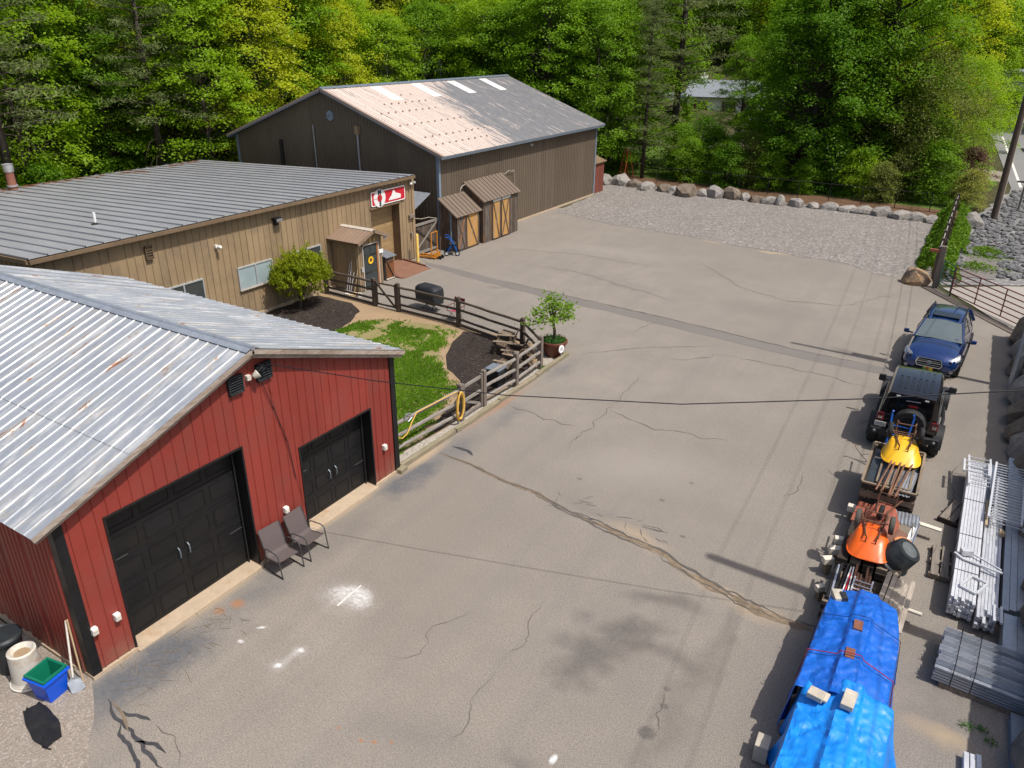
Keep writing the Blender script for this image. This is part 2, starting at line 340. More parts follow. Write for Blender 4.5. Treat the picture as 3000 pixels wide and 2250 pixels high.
rock_mat('rock_grey', (.3, .275, .25), (.17, .155, .14), (.42, .4, .37)); rock_mat('rock_brown', (.2, .155, .115), (.1, .08, .062), (.3, .25, .2)); rock_mat('rock_ochre', (.4, .24, .11), (.17, .13, .1), (.3, .24, .18))
rock_mat('riprap', (.15, .15, .15), (.07, .07, .075), (.33, .32, .31))
def ground_mat(name, stops, scale=.6, fine=40, bump=.3, speck=None):
    m, t, b = newmat(name); v = coords(t, (1, 1, 1), False)
    n1 = noise_(t, v, scale, 8, .68); n2 = noise_(t, v, fine, 4, .7)
    c = mixc(t, rng(t, n1, .32, .68), stops[0], stops[1]); c = mixc(t, rng(t, n2, .3, .7, 0, .55), c, stops[2])
    if speck:
        vo = t.nodes.new('ShaderNodeTexVoronoi'); vo.inputs['Scale'].default_value = speck[0]; t.links.new(v, vo.inputs['Vector'])
        sc = t.nodes.new('ShaderNodeSeparateColor'); t.links.new(vo.outputs['Color'], sc.inputs[0])
        c = mixc(t, math_(t, 'MULTIPLY', rng(t, sc.outputs[0], .2, .9), .8), c, mixc(t, sc.outputs[1], speck[1], speck[2]))
    t.links.new(c, b.inputs['Base Color']); b.inputs['Roughness'].default_value = .92; b.inputs['Specular IOR Level'].default_value = .15
    bump_(t, b, n2, bump, .03)
ground_mat('earth', ((.05, .05, .02), (.09, .075, .04), (.03, .045, .012)), .3, 10)
ground_mat('leaf_litter', ((.12, .07, .04), (.17, .1, .06), (.05, .03, .02)), .8, 16)
ground_mat('far_grass', ((.07, .13, .02), (.12, .16, .035), (.05, .09, .015)), .2, 8)
ground_mat('dirt_tan', ((.38, .27, .165), (.30, .21, .125), (.22, .16, .1)), 1.2, 30)
ground_mat('mulch', ((.035, .028, .025), (.06, .047, .04), (.016, .013, .012)), 1.0, 28, .8)
ground_mat('turf', ((.2, .19, .08), (.34, .25, .14), (.13, .14, .035)), .9, 22)
ground_mat('gravel', ((.19, .172, .157), (.235, .215, .198), (.13, .118, .108)), .3, 9, .9, (11, (.09, .08, .075), (.42, .385, .355)))
ground_mat('pebbles', ((.36, .33, .28), (.42, .38, .32), (.25, .22, .18)), .9, 20, .6, (22, (.2, .17, .14), (.55, .5, .44)))
ground_mat('dirt_gravel', ((.23, .195, .16), (.31, .265, .22), (.15, .125, .1)), .9, 22, .6, (48, (.16, .13, .11), (.45, .4, .36)))
ground_mat('rubble_ground', ((.17, .165, .16), (.25, .235, .22), (.11, .105, .1)), .5, 10, .8, (7, (.09, .09, .095), (.4, .39, .38)))
ground_mat('road_asphalt', ((.2, .2, .205), (.25, .245, .24), (.15, .15, .15)), .12, 20, .2)
ground_mat('apron_asphalt', ((.33, .3, .265), (.37, .335, .3), (.25, .23, .2)), .2, 20, .2)
def asphalt_mat():
    m, t, b = newmat('asphalt'); v = coords(t, (1, 1, 1), False)
    n0 = noise_(t, v, .11, 4, .6); n1 = noise_(t, v, .7, 7, .68); n2 = noise_(t, v, 26, 4, .7); n3 = noise_(t, v, 75, 2, .6)
    n5 = noise_(t, v, 14, 6, .75); vst = coords(t, (1.6, .16, 1), False); n4 = noise_(t, vst, .9, 5, .6)
    c = mixc(t, rng(t, n0, .38, .62), (.208, .181, .153), (.268, .234, .198))
    c = mixc(t, rng(t, n1, .36, .68, 0, .75), c, (.186, .163, .138))
    c = mixc(t, rng(t, n4, .48, .7, 0, .5), c, (.172, .155, .139))
    # coarse aggregate speckle
    c = mixc(t, rng(t, n2, .38, .6, .6, 0), c, (.11, .098, .086)); c = mixc(t, rng(t, n3, .5, .68, 0, .75), c, (.46, .42, .37))
    wv = t.nodes.new('ShaderNodeVectorMath'); wv.operation = 'MULTIPLY_ADD'
    nn = t.nodes.new('ShaderNodeTexNoise'); nn.inputs['Scale'].default_value = 1.3; nn.inputs['Detail'].default_value = 6; t.links.new(v, nn.inputs['Vector'])
    t.links.new(nn.outputs['Color'], wv.inputs[0]); wv.inputs[1].default_value = (.9, .9, 0)
    off = t.nodes.new('ShaderNodeVectorMath'); off.operation = 'SUBTRACT'; off.inputs[1].default_value = (.45, .45, 0)
    t.links.new(v, off.inputs[0]); t.links.new(off.outputs[0], wv.inputs[2])
    D = (.095, .086, .08); D2 = (.135, .125, .118); O = (.32, .15, .07); W = (.78, .78, .78); TN = (.38, .29, .19); BL = (.1, .105, .115)
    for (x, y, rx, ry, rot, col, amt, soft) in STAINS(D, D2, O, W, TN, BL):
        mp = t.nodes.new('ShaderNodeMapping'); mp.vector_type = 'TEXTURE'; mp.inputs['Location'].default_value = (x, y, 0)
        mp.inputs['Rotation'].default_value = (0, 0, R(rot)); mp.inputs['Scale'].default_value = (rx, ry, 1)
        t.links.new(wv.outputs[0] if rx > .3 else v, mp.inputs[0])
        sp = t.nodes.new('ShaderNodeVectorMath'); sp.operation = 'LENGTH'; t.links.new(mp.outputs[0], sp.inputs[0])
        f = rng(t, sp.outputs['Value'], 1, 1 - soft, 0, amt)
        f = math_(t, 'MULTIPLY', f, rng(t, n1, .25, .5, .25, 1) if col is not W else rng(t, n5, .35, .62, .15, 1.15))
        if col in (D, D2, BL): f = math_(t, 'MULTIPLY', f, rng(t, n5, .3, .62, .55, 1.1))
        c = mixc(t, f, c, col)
    t.links.new(c, b.inputs['Base Color']); b.inputs['Roughness'].default_value = .9; b.inputs['Specular IOR Level'].default_value = .2
    bump_(t, b, n2, .25, .02)
def STAINS(D, D2, O, W, TN, BL):
    L = [(-4.5, 10.4, .6, .6, 0, D, .75, .6), (-4.6, 9.7, .5, .6, 0, D, .7, .7), (-4.2, 11.2, .6, .45, 40, D, .7, .6), (-3.9, 11.65, .65, .4, 20, D, .7, .6), (-4.4, 12.4, .5, .3, 30, D2, .7, .7), (-3.8, 12.6, .8, .35, 10, D, .6, .7), (-5.0, 11.2, .35, .4, 0, D2, .7, .7), (-5.2, 10.4, .45, .3, 0, D2, .6, .8), (-4.4, 10.6, 1.8, 1.9, 0, D2, .3, 1), (-4.3, 7.6, .5, .3, 0, D2, .7, .8),
         (-2.9, 9.2, .18, .17, 0, D, .8, .4), (-2.85, 9.9, .1, .08, 0, D, .7, .4), (-2.95, 10.3, .09, .07, 0, D, .7, .4), (-6.4, 7.0, 1.2, .5, 20, D2, .35, .9)]
    for x, y in ((-4.22, 9.6), (-4.16, 10.1), (-4.05, 10.6), (-3.9, 10.95), (-3.6, 11.15), (-3.3, 11.18), (-3.0, 11.12), (-2.75, 11.0)): L.append((x, y, .29, .29, 0, D, .5, .9))
    for i in range(10): L.append((-2.47 - .02 * i, 13.1 - i * .5, .28 + .02 * i, .55, 0, D, .42 - .012 * i, .95))
    return L + [
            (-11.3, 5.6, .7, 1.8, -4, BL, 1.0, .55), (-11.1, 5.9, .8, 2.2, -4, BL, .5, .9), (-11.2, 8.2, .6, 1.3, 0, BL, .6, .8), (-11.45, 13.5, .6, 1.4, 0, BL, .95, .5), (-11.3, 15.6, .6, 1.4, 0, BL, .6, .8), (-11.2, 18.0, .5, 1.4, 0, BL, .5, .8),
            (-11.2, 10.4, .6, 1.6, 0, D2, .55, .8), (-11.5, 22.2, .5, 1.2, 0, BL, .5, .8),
            (-11.36, 7.7, .22, .18, 0, O, .9, .9), (-11.5, 7.35, .18, .14, 0, O, .8, .9), (-11.85, 11.6, .2, 1.6, 0, TN, .7, .9), (-11.85, 7.6, .2, 1.6, 0, TN, .6, .9), (-11.8, 14.5, .22, 1.6, 0, TN, .8, .8), (-11.75, 18.5, .16, 2.5, 0, O, .6, .9),
            (-6.7, 6.6, .07, .05, 0, O, .9, .8), (-6.9, 6.5, .06, .05, 0, O, .9, .8), (-6.45, 6.75, .05, .04, 0, O, .8, .8), (-7.4, 6.5, .05, .04, 0, O, .8, .8),
            (-9.45, 9.15, .62, .42, 4, W, .48, .6), (-9.5, 9.15, .85, .6, 4, W, .25, 1), (-9.36, 6.94, .085, .085, 0, W, 1.0, .9), (-9.36, 6.94, .24, .22, 0, W, .22, 1), (-9.28, 7.45, .09, .08, 0, W, .9, .9), (-9.28, 7.42, .24, .2, 0, W, .22, 1), (-9.32, 7.2, .12, .35, 0, W, .25, .95), (-10.45, 7.0, .1, .06, 0, W, .8, .9), (-10.4, 7.48, .13, .05, 40, W, .9, .9), (-3.99, 7.9, .07, .13, 0, W, 1.2, .8),
            (-6.4, 14.7, 1.4, .3, -8, D2, .45, .9), (-5.3, 14.35, 1.2, .3, -15, TN, .5, .9), (-2.4, 13.35, 1.6, .32, -10, TN, .6, .9),
            (-3.1, 29.3, 1.2, .45, -12, D, .6, .8), (-6.4, 33, 3.5, 1.4, 10, D2, .3, 1), (-15, 33, 4, 1.5, 0, D2, .3, 1), (-16.5, 38, 4.5, 1.2, 5, (.3, .27, .24), .4, 1),
            (-18.6, 29.0, .9, .18, 20, D, .5, .8), (-6.3, 17.5, 2.6, 1.6, 30, (.3, .27, .24), .5, 1), (1.5, 20, .9, 3.0, 0, D2, .6, 1), (.9, 26, .8, 3, 0, D2, .4, 1), (1.1, 13, 1.0, 2.2, 0, D2, .6, 1), (1.4, 11.8, .8, .4, 0, TN, .7, .9),
            (-12.8, 43.4, .9, .5, 0, TN, .8, .8), (-9.4, 42.6, 1.0, .35, 0, TN, .8, .8), (-5.0, 17.3, .09, .07, 0, D, .7, .5), (-7.6, 15.9, .09, .07, 0, D, .7, .5), (-5.35, 16.1, .1, .07, 0, D, .7, .5), (-4.35, 14.9, .1, .07, 0, D, .7, .5)]
asphalt_mat()
SM('crack', (.1, .088, .078), .95, .35, 4); SM('crack_dirt', (.2, .15, .1), .95, .35, 3, dirt=(.1, .08, .06), dirtamt=.45, dscale=5); SM('sealant', (.045, .045, .048), .7, .3, 4)
ground_mat('patch_asphalt', ((.17, .153, .14), (.2, .181, .167), (.13, .12, .112)), .4, 26, .3)
# ================================================================ ground and paving
def sheet(name, pts, z, mat): return struct(MB().poly(pts, z).build(name, mat, fix=False))
def wavy(pts, amp=.12, step=.5, seed=0, closed=True):
    out = []; n = len(pts)
    for i in range(n if closed else n - 1):
        a = Vector(pts[i]); b = Vector(pts[(i + 1) % n]); k = max(1, int((b - a).length / step))
        for j in range(k):
            p = a.lerp(b, j / k); q = Vector((noise3(p.x * .9, p.y * .9, seed), noise3(p.x * .9, p.y * .9, seed + 9))) * amp
            out.append((p.x + q.x, p.y + q.y))
    return out
# ground sheet: flat round the yard, rising into wooded hills far off
gm = MB(); N = 60
def gz(x, y):
    d = sqrt(x * x + y * y); h = 0
    if d > 95 and x < -12: h = min(1, (d - 95) / 120) ** 1.3 * 24 * min(1, max(0, (-12 - x) / 40))
    return -.03 + h
rad = [0, 20, 40, 60, 80, 95, 110, 125, 140, 160, 185, 215, 260, 340, 500, 900]
for i, r_ in enumerate(rad):
    for k in range(N):
        a = 2 * pi * k / N; x, y = r_ * cos(a), r_ * sin(a); gm.v.append((x, y, gz(x, y)))
for i in range(len(rad) - 1):
    for k in range(N):
        gm.f.append((i * N + k, i * N + (k + 1) % N, (i + 1) * N + (k + 1) % N, (i + 1) * N + k))
struct(gm.build('ground', 'earth', smooth=True))
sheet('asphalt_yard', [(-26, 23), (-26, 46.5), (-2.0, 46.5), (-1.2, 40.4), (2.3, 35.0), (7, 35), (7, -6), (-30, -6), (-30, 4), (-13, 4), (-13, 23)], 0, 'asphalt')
sheet('gravel_lot', wavy([(-24.6, 45.2), (-19.5, 43.9), (-14.9, 43.7), (-11.6, 43.0), (-8.7, 42.7), (-5.7, 42.6), (-4.0, 41.5), (-2.0, 41.2), (-1.6, 46), (-1.9, 56.6), (-12, 57.2), (-27, 58), (-27, 52.4), (-24.95, 52.3)], .35, .6, 3), .008, 'gravel')
sheet('grass_verge', [(-26, 57), (-1.2, 56.5), (0.4, 75), (-2.0, 120), (-75, 120), (-50, 60)], -.012, 'far_grass')
sheet('planting_bed', wavy([(-27, 56.8), (-1.5, 55.6), (-1.0, 60.5), (-9, 61.5), (-20, 61), (-27, 62)], .4, .8, 5), -.004, 'leaf_litter')
sheet('dirt_drive', wavy([(-40, 88), (-22, 80), (-4, 78), (1, 76), (1, 82), (-5, 86), (-20, 93), (-40, 112)], .6, 2, 8), -.002, 'dirt_gravel')
sheet('rubble_bank', wavy([(-1.0, 41.0), (3.0, 43.6), (9, 48), (9, 74), (1.5, 73), (-.3, 60)], .4, .8, 4), .004, 'rubble_ground')
sheet('driveway_apron', wavy([(-.9, 40.6), (2.3, 35.2), (9, 35.2), (9, 46.5), (3, 43.4), (.3, 41.4)], .2, .8, 2), .010, 'apron_asphalt')
sheet('road', [(1.6, 70), (9.6, 70), (6.0, 120), (-1.0, 190), (-9.0, 190), (-1.2, 112)], .012, 'road_asphalt')
struct(MB().add([(1.95, 74, .018), (2.15, 74, .018), (-.05, 113, .018), (-.25, 113, .018)], [(0, 1, 2, 3)]).build('road_edge_line', 'road_paint', fix=False))
struct(MB().add([(5.6, 74, .018), (5.75, 74, .018), (3.3, 113, .018), (3.15, 113, .018), (-5, 189, .018), (-5.2, 189, .018)], [(0, 1, 2, 3), (3, 2, 4, 5)]).build('road_centre_line', 'road_yellow', fix=False))
sheet('dirt_corner', wavy([(-30, 4.85), (-12.0, 4.85), (-11.6, 4.6), (-11.1, 4.4), (-10.7, 4.05), (-10.1, 3.7), (-9, 2), (-9, -5), (-30, -5)], .12, .3, 6), .006, 'dirt_gravel')
# trench patch across the yard, cracks and sealed cracks
def ribbon(pts, wd, z, mat, name='crack', jit=.06, step=.12, seed=1, taper=True, wvar=.6):
    P = []
    for i in range(len(pts) - 1):
        a = Vector(pts[i]); b = Vector(pts[i + 1]); k = max(2, int((b - a).length / step))
        P += [a.lerp(b, j / k) for j in range(k)]
    P.append(Vector(pts[-1])); n = len(P)
    P = [p + Vector((noise3(p.x * 1.7, p.y * 1.7, seed) + .5 * noise3(p.x * 5, p.y * 5, seed), noise3(p.x * 1.7, p.y * 1.7, seed + 5) + .5 * noise3(p.x * 5, p.y * 5, seed + 5))) * jit for p in P]
    vs = []
    for i, p in enumerate(P):
        d = (P[min(n - 1, i + 1)] - P[max(0, i - 1)]); d = d.normalized() if d.length > 1e-6 else Vector((1, 0)); q = Vector((-d.y, d.x))
        ww = wd * (1 + wvar * noise3(p.x * 3, p.y * 3, seed + 2)) * (min(1, 4 * min(i, n - 1 - i) / n + .12) if taper else 1)
        vs += [(*(p + q * ww / 2), z), (*(p - q * ww / 2), z)]
    return struct(MB().add(vs, [(2 * i, 2 * i + 1, 2 * i + 3, 2 * i + 2) for i in range(n - 1)]).build(name, mat, fix=False))
sheet('trench_patch', wavy([(-24.4, 30.75), (-19.75, 30.1), (-15.2, 29.65), (-10.1, 29.2), (-5.1, 28.6), (-1.3, 28.5), (-1.2, 27.85), (-5.0, 27.8), (-10.8, 28.45), (-15, 28.85), (-18, 29.1), (-23.4, 30.1)], .12, .4, 7), .005, 'patch_asphalt')
ribbon([(-19.75, 30.12), (-15.2, 29.65), (-10.1, 29.25), (-5.1, 28.6), (-1.5, 28.5)], .05, .009, 'crack', seed=3, wvar=1)
main = [(-11.6, 15.0), (-10.6, 14.98), (-9.4, 14.74), (-8.2, 14.68), (-7, 14.36), (-5.8, 14.2), (-4.65, 14.06), (-3.6, 13.63), (-2.5, 13.35), (-1.5, 13.25), (-.6, 13.3)]
ribbon(main[:5], .13, .004, 'crack_dirt', seed=4); ribbon(main[4:8], .12, .005, 'crack_dirt', seed=4, wvar=.9); ribbon(main[6:], .2, .0045, 'crack_dirt', seed=9, wvar=1.3, taper=True, jit=.12, step=.05); ribbon([(x, y + .11) for x, y in main[6:]], .035, .0092, 'crack', seed=15, wvar=1.4, jit=.14, step=.05); ribbon([(x, y - .1) for x, y in main[6:10]], .03, .0087, 'crack', seed=16, wvar=1.4, jit=.14, step=.05)
ribbon(main[:6], .045, .009, 'crack', seed=5, wvar=1); ribbon([(x, y + .08) for x, y in main[4:9]], .05, .0095, 'crack', seed=6, wvar=1.2, jit=.1); ribbon([(x, y - .1) for x, y in main[3:7]], .05, .0085, 'crack', seed=8, wvar=1.2, jit=.12)
ribbon([(-11.5, 15.5), (-11.0, 15.55), (-10.7, 15.35)], .1, .008, 'sealant', seed=2)
CR = [[(-8.62, 17.1), (-8.68, 19.2), (-8.8, 20.4)], [(-8.8, 20.5), (-8.78, 21.5), (-8.93, 23.2)], [(-11.9, 23.5), (-11, 24.4), (-9.7, 25.8), (-8.7, 26.5), (-7.4, 27.5)], [(-7.1, 26.6), (-5.1, 26.6), (-3.2, 26.6), (-1.6, 26.3)], [(-11, 26.7), (-10.5, 29)],
      [(-8.8, 20.1), (-7.2, 19.7), (-6.2, 19.85), (-4.8, 20.1)], [(-12.5, 38.9), (-9, 35.3), (-6.6, 34.4), (-4.4, 35.1), (-1.7, 39.6)], [(-5.6, 7.3), (-5.6, 7.8), (-5.85, 8.1), (-5.8, 8.6), (-5.7, 9)], [(-5.9, 9.3), (-5.76, 9.9), (-6, 10.7), (-6.04, 11.3)],
      [(-10.1, 4.9), (-9.6, 4.9), (-9.1, 4.6)], [(-11.5, 18.7), (-10.2, 18.4), (-9.1, 18.6)], [(-7, 26.6), (-8.2, 25.2), (-8.9, 25.0)], [(-1.3, 25), (-1.5, 24), (-1.9, 23.2)], [(-2.6, 19.3), (-2.5, 18.6), (-2.7, 17.8)], [(1.0, 22.5), (.9, 21), (1.1, 19.5)], [(.6, 10.9), (.75, 10.2), (.7, 9.6)], [(-3.0, 10.3), (-2.8, 9.8), (-2.75, 9.2)], [(-7.7, 8.1), (-7.3, 8.6), (-7.5, 9.3), (-7.1, 10.1)], [(-20, 33), (-17, 33.4), (-13, 32.2), (-10, 31.4)], [(-23, 35), (-18, 36.4), (-13, 36.2)]]
for i, c_ in enumerate(CR): ribbon(c_, .012 if c_[0][1] < 16 else .019, .0075, 'crack', seed=20 + i, jit=.16, wvar=1.0, step=.07)
random.seed(5)
for i in range(26):                                     # crazed zone beside the main crack
    x = random.uniform(-7.6, -4.6); y = 14.75 - (x + 7.2) * .1 + random.uniform(-.55, .35); a = random.uniform(0, 6.3); L = random.uniform(.2, .6)
    ribbon([(x, y), (x + L * cos(a), y + L * sin(a) * .6)], .016, .0072, 'crack', seed=60 + i, jit=.07, step=.06)
for i in range(60):
    x = random.uniform(-11.7, -10.7); y = random.uniform(4.9, 7.6); a = random.uniform(0, 6.3); L = random.uniform(.15, .4)
    ribbon([(x, y), (x + L * cos(a), y + L * sin(a))], .010, .0071, 'crack_dirt', seed=160 + i, jit=.07, step=.05)
for i, c_ in enumerate([[(-11.3, 4.78), (-10.62, 4.62), (-10.1, 4.5), (-9.6, 4.48), (-9.2, 4.42)], [(-10.66, 4.6), (-10.4, 4.42), (-9.72, 4.3), (-9.3, 4.1)], [(-10.8, 4.74), (-10.26, 4.9)], [(-10.1, 4.5), (-9.7, 4.62), (-9.45, 4.6)]]):
    ribbon(c_, .062, .0088, 'sealant', seed=40 + i, jit=.09, step=.03, wvar=.35)
ribbon([(-11.25, 4.8), (-10.7, 4.68), (-10.35, 4.55)], .05, .0098, 'crack_dirt', seed=47, jit=.03)
struct(MB().add([(-9.59, 8.75, .0078), (-9.545, 8.75, .0078), (-9.575, 9.5, .0078), (-9.605, 9.5, .0078)], [(0, 1, 2, 3)]).build('chalk_line', 'road_paint', fix=False))
# enclosed garden
sheet('garden_dirt', [(-24.9, 13.7), (-12.15, 13.7), (-12.15, 21.7), (-13.6, 23.75), (-24.9, 23.95)], .006, 'dirt_tan')
sheet('mulch_bed', wavy([(-24.85, 13.8), (-20.5, 13.8), (-20.3, 17), (-20.7, 20.4), (-21.2, 21.7), (-21.7, 23.0), (-22.8, 23.5), (-24.85, 23.6)], .25, .4, 2), .012, 'mulch')
sheet('mulch_bed', wavy([(-12.5, 15.5), (-12.4, 21.6), (-13.7, 23.2), (-15.4, 23.5), (-16.6, 23.35), (-16.3, 22.2), (-15.7, 21), (-14.9, 19.9), (-13.9, 19.3), (-13.2, 18.2), (-12.9, 16.6)], .15, .35, 12), .012, 'mulch')
LAWN = [(-20.9, 21.0), (-20.75, 22.0), (-19.3, 22.95), (-18.0, 23.4), (-16.9, 23.2), (-16.5, 22.0), (-16.1, 20.8), (-15.0, 19.7), (-13.8, 18.7), (-13.3, 17.0), (-12.6, 15.6), (-12.5, 13.8), (-20.2, 13.8), (-20.3, 17)]
sheet('lawn', wavy(LAWN, .3, .35, 14), .016, 'turf')
sheet('pebble_strip', wavy([(-12.55, 13.7), (-11.95, 13.7), (-12.0, 18), (-12.0, 23.3), (-12.9, 23.2), (-12.3, 21.8), (-12.3, 18.5), (-12.35, 16)], .05, .4, 4), .020, 'pebbles')
def inside(x, y, P):
    c = False; j = len(P) - 1
    for i in range(len(P)):
        if (P[i][1] > y) != (P[j][1] > y) and x < (P[j][0] - P[i][0]) * (y - P[i][1]) / (P[j][1] - P[i][1]) + P[i][0]: c = not c
        j = i
    return c
LEAF('grass_blade', (.085, .2, .012), (.21, .37, .03), .4, 0)
random.seed(3); gb = MB()
for i in range(150000):
    x = random.uniform(-20.9, -12.4); y = random.uniform(13.75, 23.5)
    if not inside(x + .35 * noise3(x * 2, y * 2, 3) + random.gauss(0, .1), y + .35 * noise3(x * 2, y * 2, 7) + random.gauss(0, .1), LAWN): continue
    dn = noise3(x * .8, y * .8, 21) + .6 * noise3(x * 2.3, y * 2.3, 4) + .5 * noise3(x * 6, y * 6, 9) + random.uniform(-.25, .25)
    if dn < (-1.0 if y < 19.5 else -.4 if y < 20.6 else -.05 + (.1 if y > 22.3 else 0)): continue
    h = random.uniform(.03, .085); a = random.uniform(0, 6.28); wd = random.uniform(.012, .03); lx, ly = random.uniform(-.04, .04), random.uniform(-.04, .04)
    o = len(gb.v); gb.v += [(x - wd * cos(a), y - wd * sin(a), .015), (x + wd * cos(a), y + wd * sin(a), .015), (x + lx, y + ly, .015 + h)]; gb.f.append((o, o + 1, o + 2))
go = gb.build('lawn_grass', 'grass_blade', fix=False); go['kind'] = 'stuff'; go['label'] = 'bright green patchy grass in the fenced garden beside the red garage'; go['category'] = 'grass'
# ================================================================ building helpers (world coordinates, shifted to the thing's base)
def WB(mb, name, mat, parent, **k):
    p = parent; dx = dy = dz = 0
    while p: dx += p.location.x; dy += p.location.y; dz += p.location.z; p = p.parent
    mb.v = [(x - dx, y - dy, z - dz) for x, y, z in mb.v]
    return mb.build(name, mat, parent, **k)
def ribs(mb, u0, u1, sp, v0, v1, f, rw=.025, rh=.02, start=None, ch=.01):
    V0 = v0 if callable(v0) else (lambda u: v0); V1 = v1 if callable(v1) else (lambda u: v1)
    st = u0 if start is None else start
    U = [(u0, 0)]; k = math.ceil((u0 - st + rw) / sp)
    while st + k * sp < u1 - rw:
        c = st + k * sp
        if c - rw / 2 - ch > u0: U += [(c - rw / 2 - ch, 0), (c - rw / 2, rh), (c + rw / 2, rh), (c + rw / 2 + ch, 0)]
        k += 1
    U.append((u1, 0)); vs = []
    for u, h in U: vs += [f(u, V0(u), h), f(u, V1(u), h)]
    return mb.add(vs, [(2 * i, 2 * i + 1, 2 * i + 3, 2 * i + 2) for i in range(len(U) - 1)])
def panels(parent, name, mat, u0, u1, pw, sp, v0, v1, f, start=None, **k):
    n = max(1, round((u1 - u0) / pw)); out = []
    for i in range(n):
        a = u0 + (u1 - u0) * i / n; b = u0 + (u1 - u0) * (i + 1) / n
        out.append(WB(ribs(MB(), a, b, sp, v0, v1, f, start=u0 if start is None else start, **k), name, mat, parent, fix=False))
    return out
def text_mesh(txt, size, ext=.006, off=0):
    c = bpy.data.curves.new('txt', 'FONT'); c.body = txt; c.size = size; c.extrude = ext; c.align_x = 'CENTER'; c.align_y = 'CENTER'; c.offset = off
    o = bpy.data.objects.new('txt', c); COL.objects.link(o); bpy.context.view_layer.update()
    me = bpy.data.meshes.new_from_object(o.evaluated_get(bpy.context.evaluated_depsgraph_get()))
    bpy.data.objects.remove(o); bpy.data.curves.remove(c); return me
FACE_X = Matrix(((0, 0, 1), (1, 0, 0), (0, 1, 0)))           # text plane (u,v,n) to a wall that faces +X
def put_text(txt, size, pos, mat, parent, name='lettering', ext=.006, off=0, m=FACE_X):
    me = text_mesh(txt, size, ext, off); me.transform(m.to_4x4()); me.materials.clear(); me.materials.append(MAT[mat])
    p = parent; d = Vector(pos)
    while p: d -= p.location; p = p.parent
    me.transform(Matrix.Translation(d)); return link(name, me, parent)
# ================================================================ red garage
GX, GY0, GY1, GC = -11.95, 4.94, 13.63, 9.25
ga = T('red_garage', 'red metal garage with black overhead doors and weathered silver ribbed roof', 'garage', (-17.5, 9.25, 0))
gt = lambda y: 4.97 - abs(y - GC) * .348
D1 = (5.80, 8.80, 3.0); D2_ = (10.32, 12.68, 2.26)
WB(MB().prism([(GY0, 0), (GY1, 0), (GY1, gt(GY1)), (GC, gt(GC)), (GY0, gt(GY0))], -23.3, -12.45, lambda u, v, w_: (w_, u, v)), 'wall_core', 'black_metal', ga)
wf = MB()
def seg(y0, y1, z0):
    ys = [y0, y1] if not y0 < GC < y1 else [y0, GC, y1]
    wf.prism([(y0, z0), (y1, z0)] + [(y, gt(y)) for y in reversed(ys)], -12.449, -11.965, lambda u, v, w_: (w_, u, v))
for a, b, z in ((GY0 + .01, D1[0], .06), (D1[0], D1[1], D1[2]), (D1[1], D2_[0], .06), (D2_[0], D2_[1], D2_[2]), (D2_[1], GY1 - .01, .06)): seg(a, b, z)
WB(wf, 'door_jamb', 'black_paint', ga)
fx = lambda u, v, h: (GX + h, u, v)
for a, b, z in ((GY0 + .14, D1[0], .1), (D1[0], D1[1], D1[2]), (D1[1], D2_[0], .1), (D2_[0], D2_[1], D2_[2]), (D2_[1], GY1 - .14, .1)):
    panels(ga, 'wall_panel', 'red_paint', a, b, .93, .24, z, lambda u: gt(u) - .02, fx, start=GY0, rw=.018, rh=.017, ch=.008)
fl = lambda u, v, h: (u, GY0 - .012 - h, v)
panels(ga, 'wall_panel', 'red_paint', -23.3, -12.12, .93, .15, .1, gt(GY0) - .02, fl, rw=.06, rh=.035, ch=.03)
fr = lambda u, v, h: (u, GY1 + .012 + h, v)
panels(ga, 'wall_panel', 'red_paint', -23.3, -12.12, 1.9, .24, .1, gt(GY1) - .02, fr)
for y in (GY0, GY1):                                      # corner trims and door trims
    WB(MB().b2((-12.1, y - .03, .05), (-11.915, y + .15 if y < 6 else y + .03, gt(y) - .05)) if y < 6 else MB().b2((-12.1, y - .13, .05), (-11.915, y + .04, gt(y) - .05)), 'corner_trim', 'black_paint', ga)
for d in (D1, D2_):
    WB(MB().b2((-11.965, d[0] - .03, d[2] - .005), (-11.925, d[1] + .03, d[2] + .035)).b2((-11.965, d[0] - .03, .05), (-11.925, d[0] + .012, d[2])).b2((-11.965, d[1] - .012, .05), (-11.925, d[1] + .03, d[2])), 'door_trim', 'black_paint', ga)
for a_, b_ in (((-12.45, GY0 - .04, -.02), (-11.9, D1[0], .075)), ((-12.45, D1[1], -.02), (-11.9, D2_[0], .075)), ((-12.45, D2_[1], -.02), (-11.9, GY1 + .05, .075)), ((-23.3, GY0 - .07, -.02), (-12.452, GY0, .085))): WB(MB().b2(a_, b_), 'foundation', 'concrete', ga)
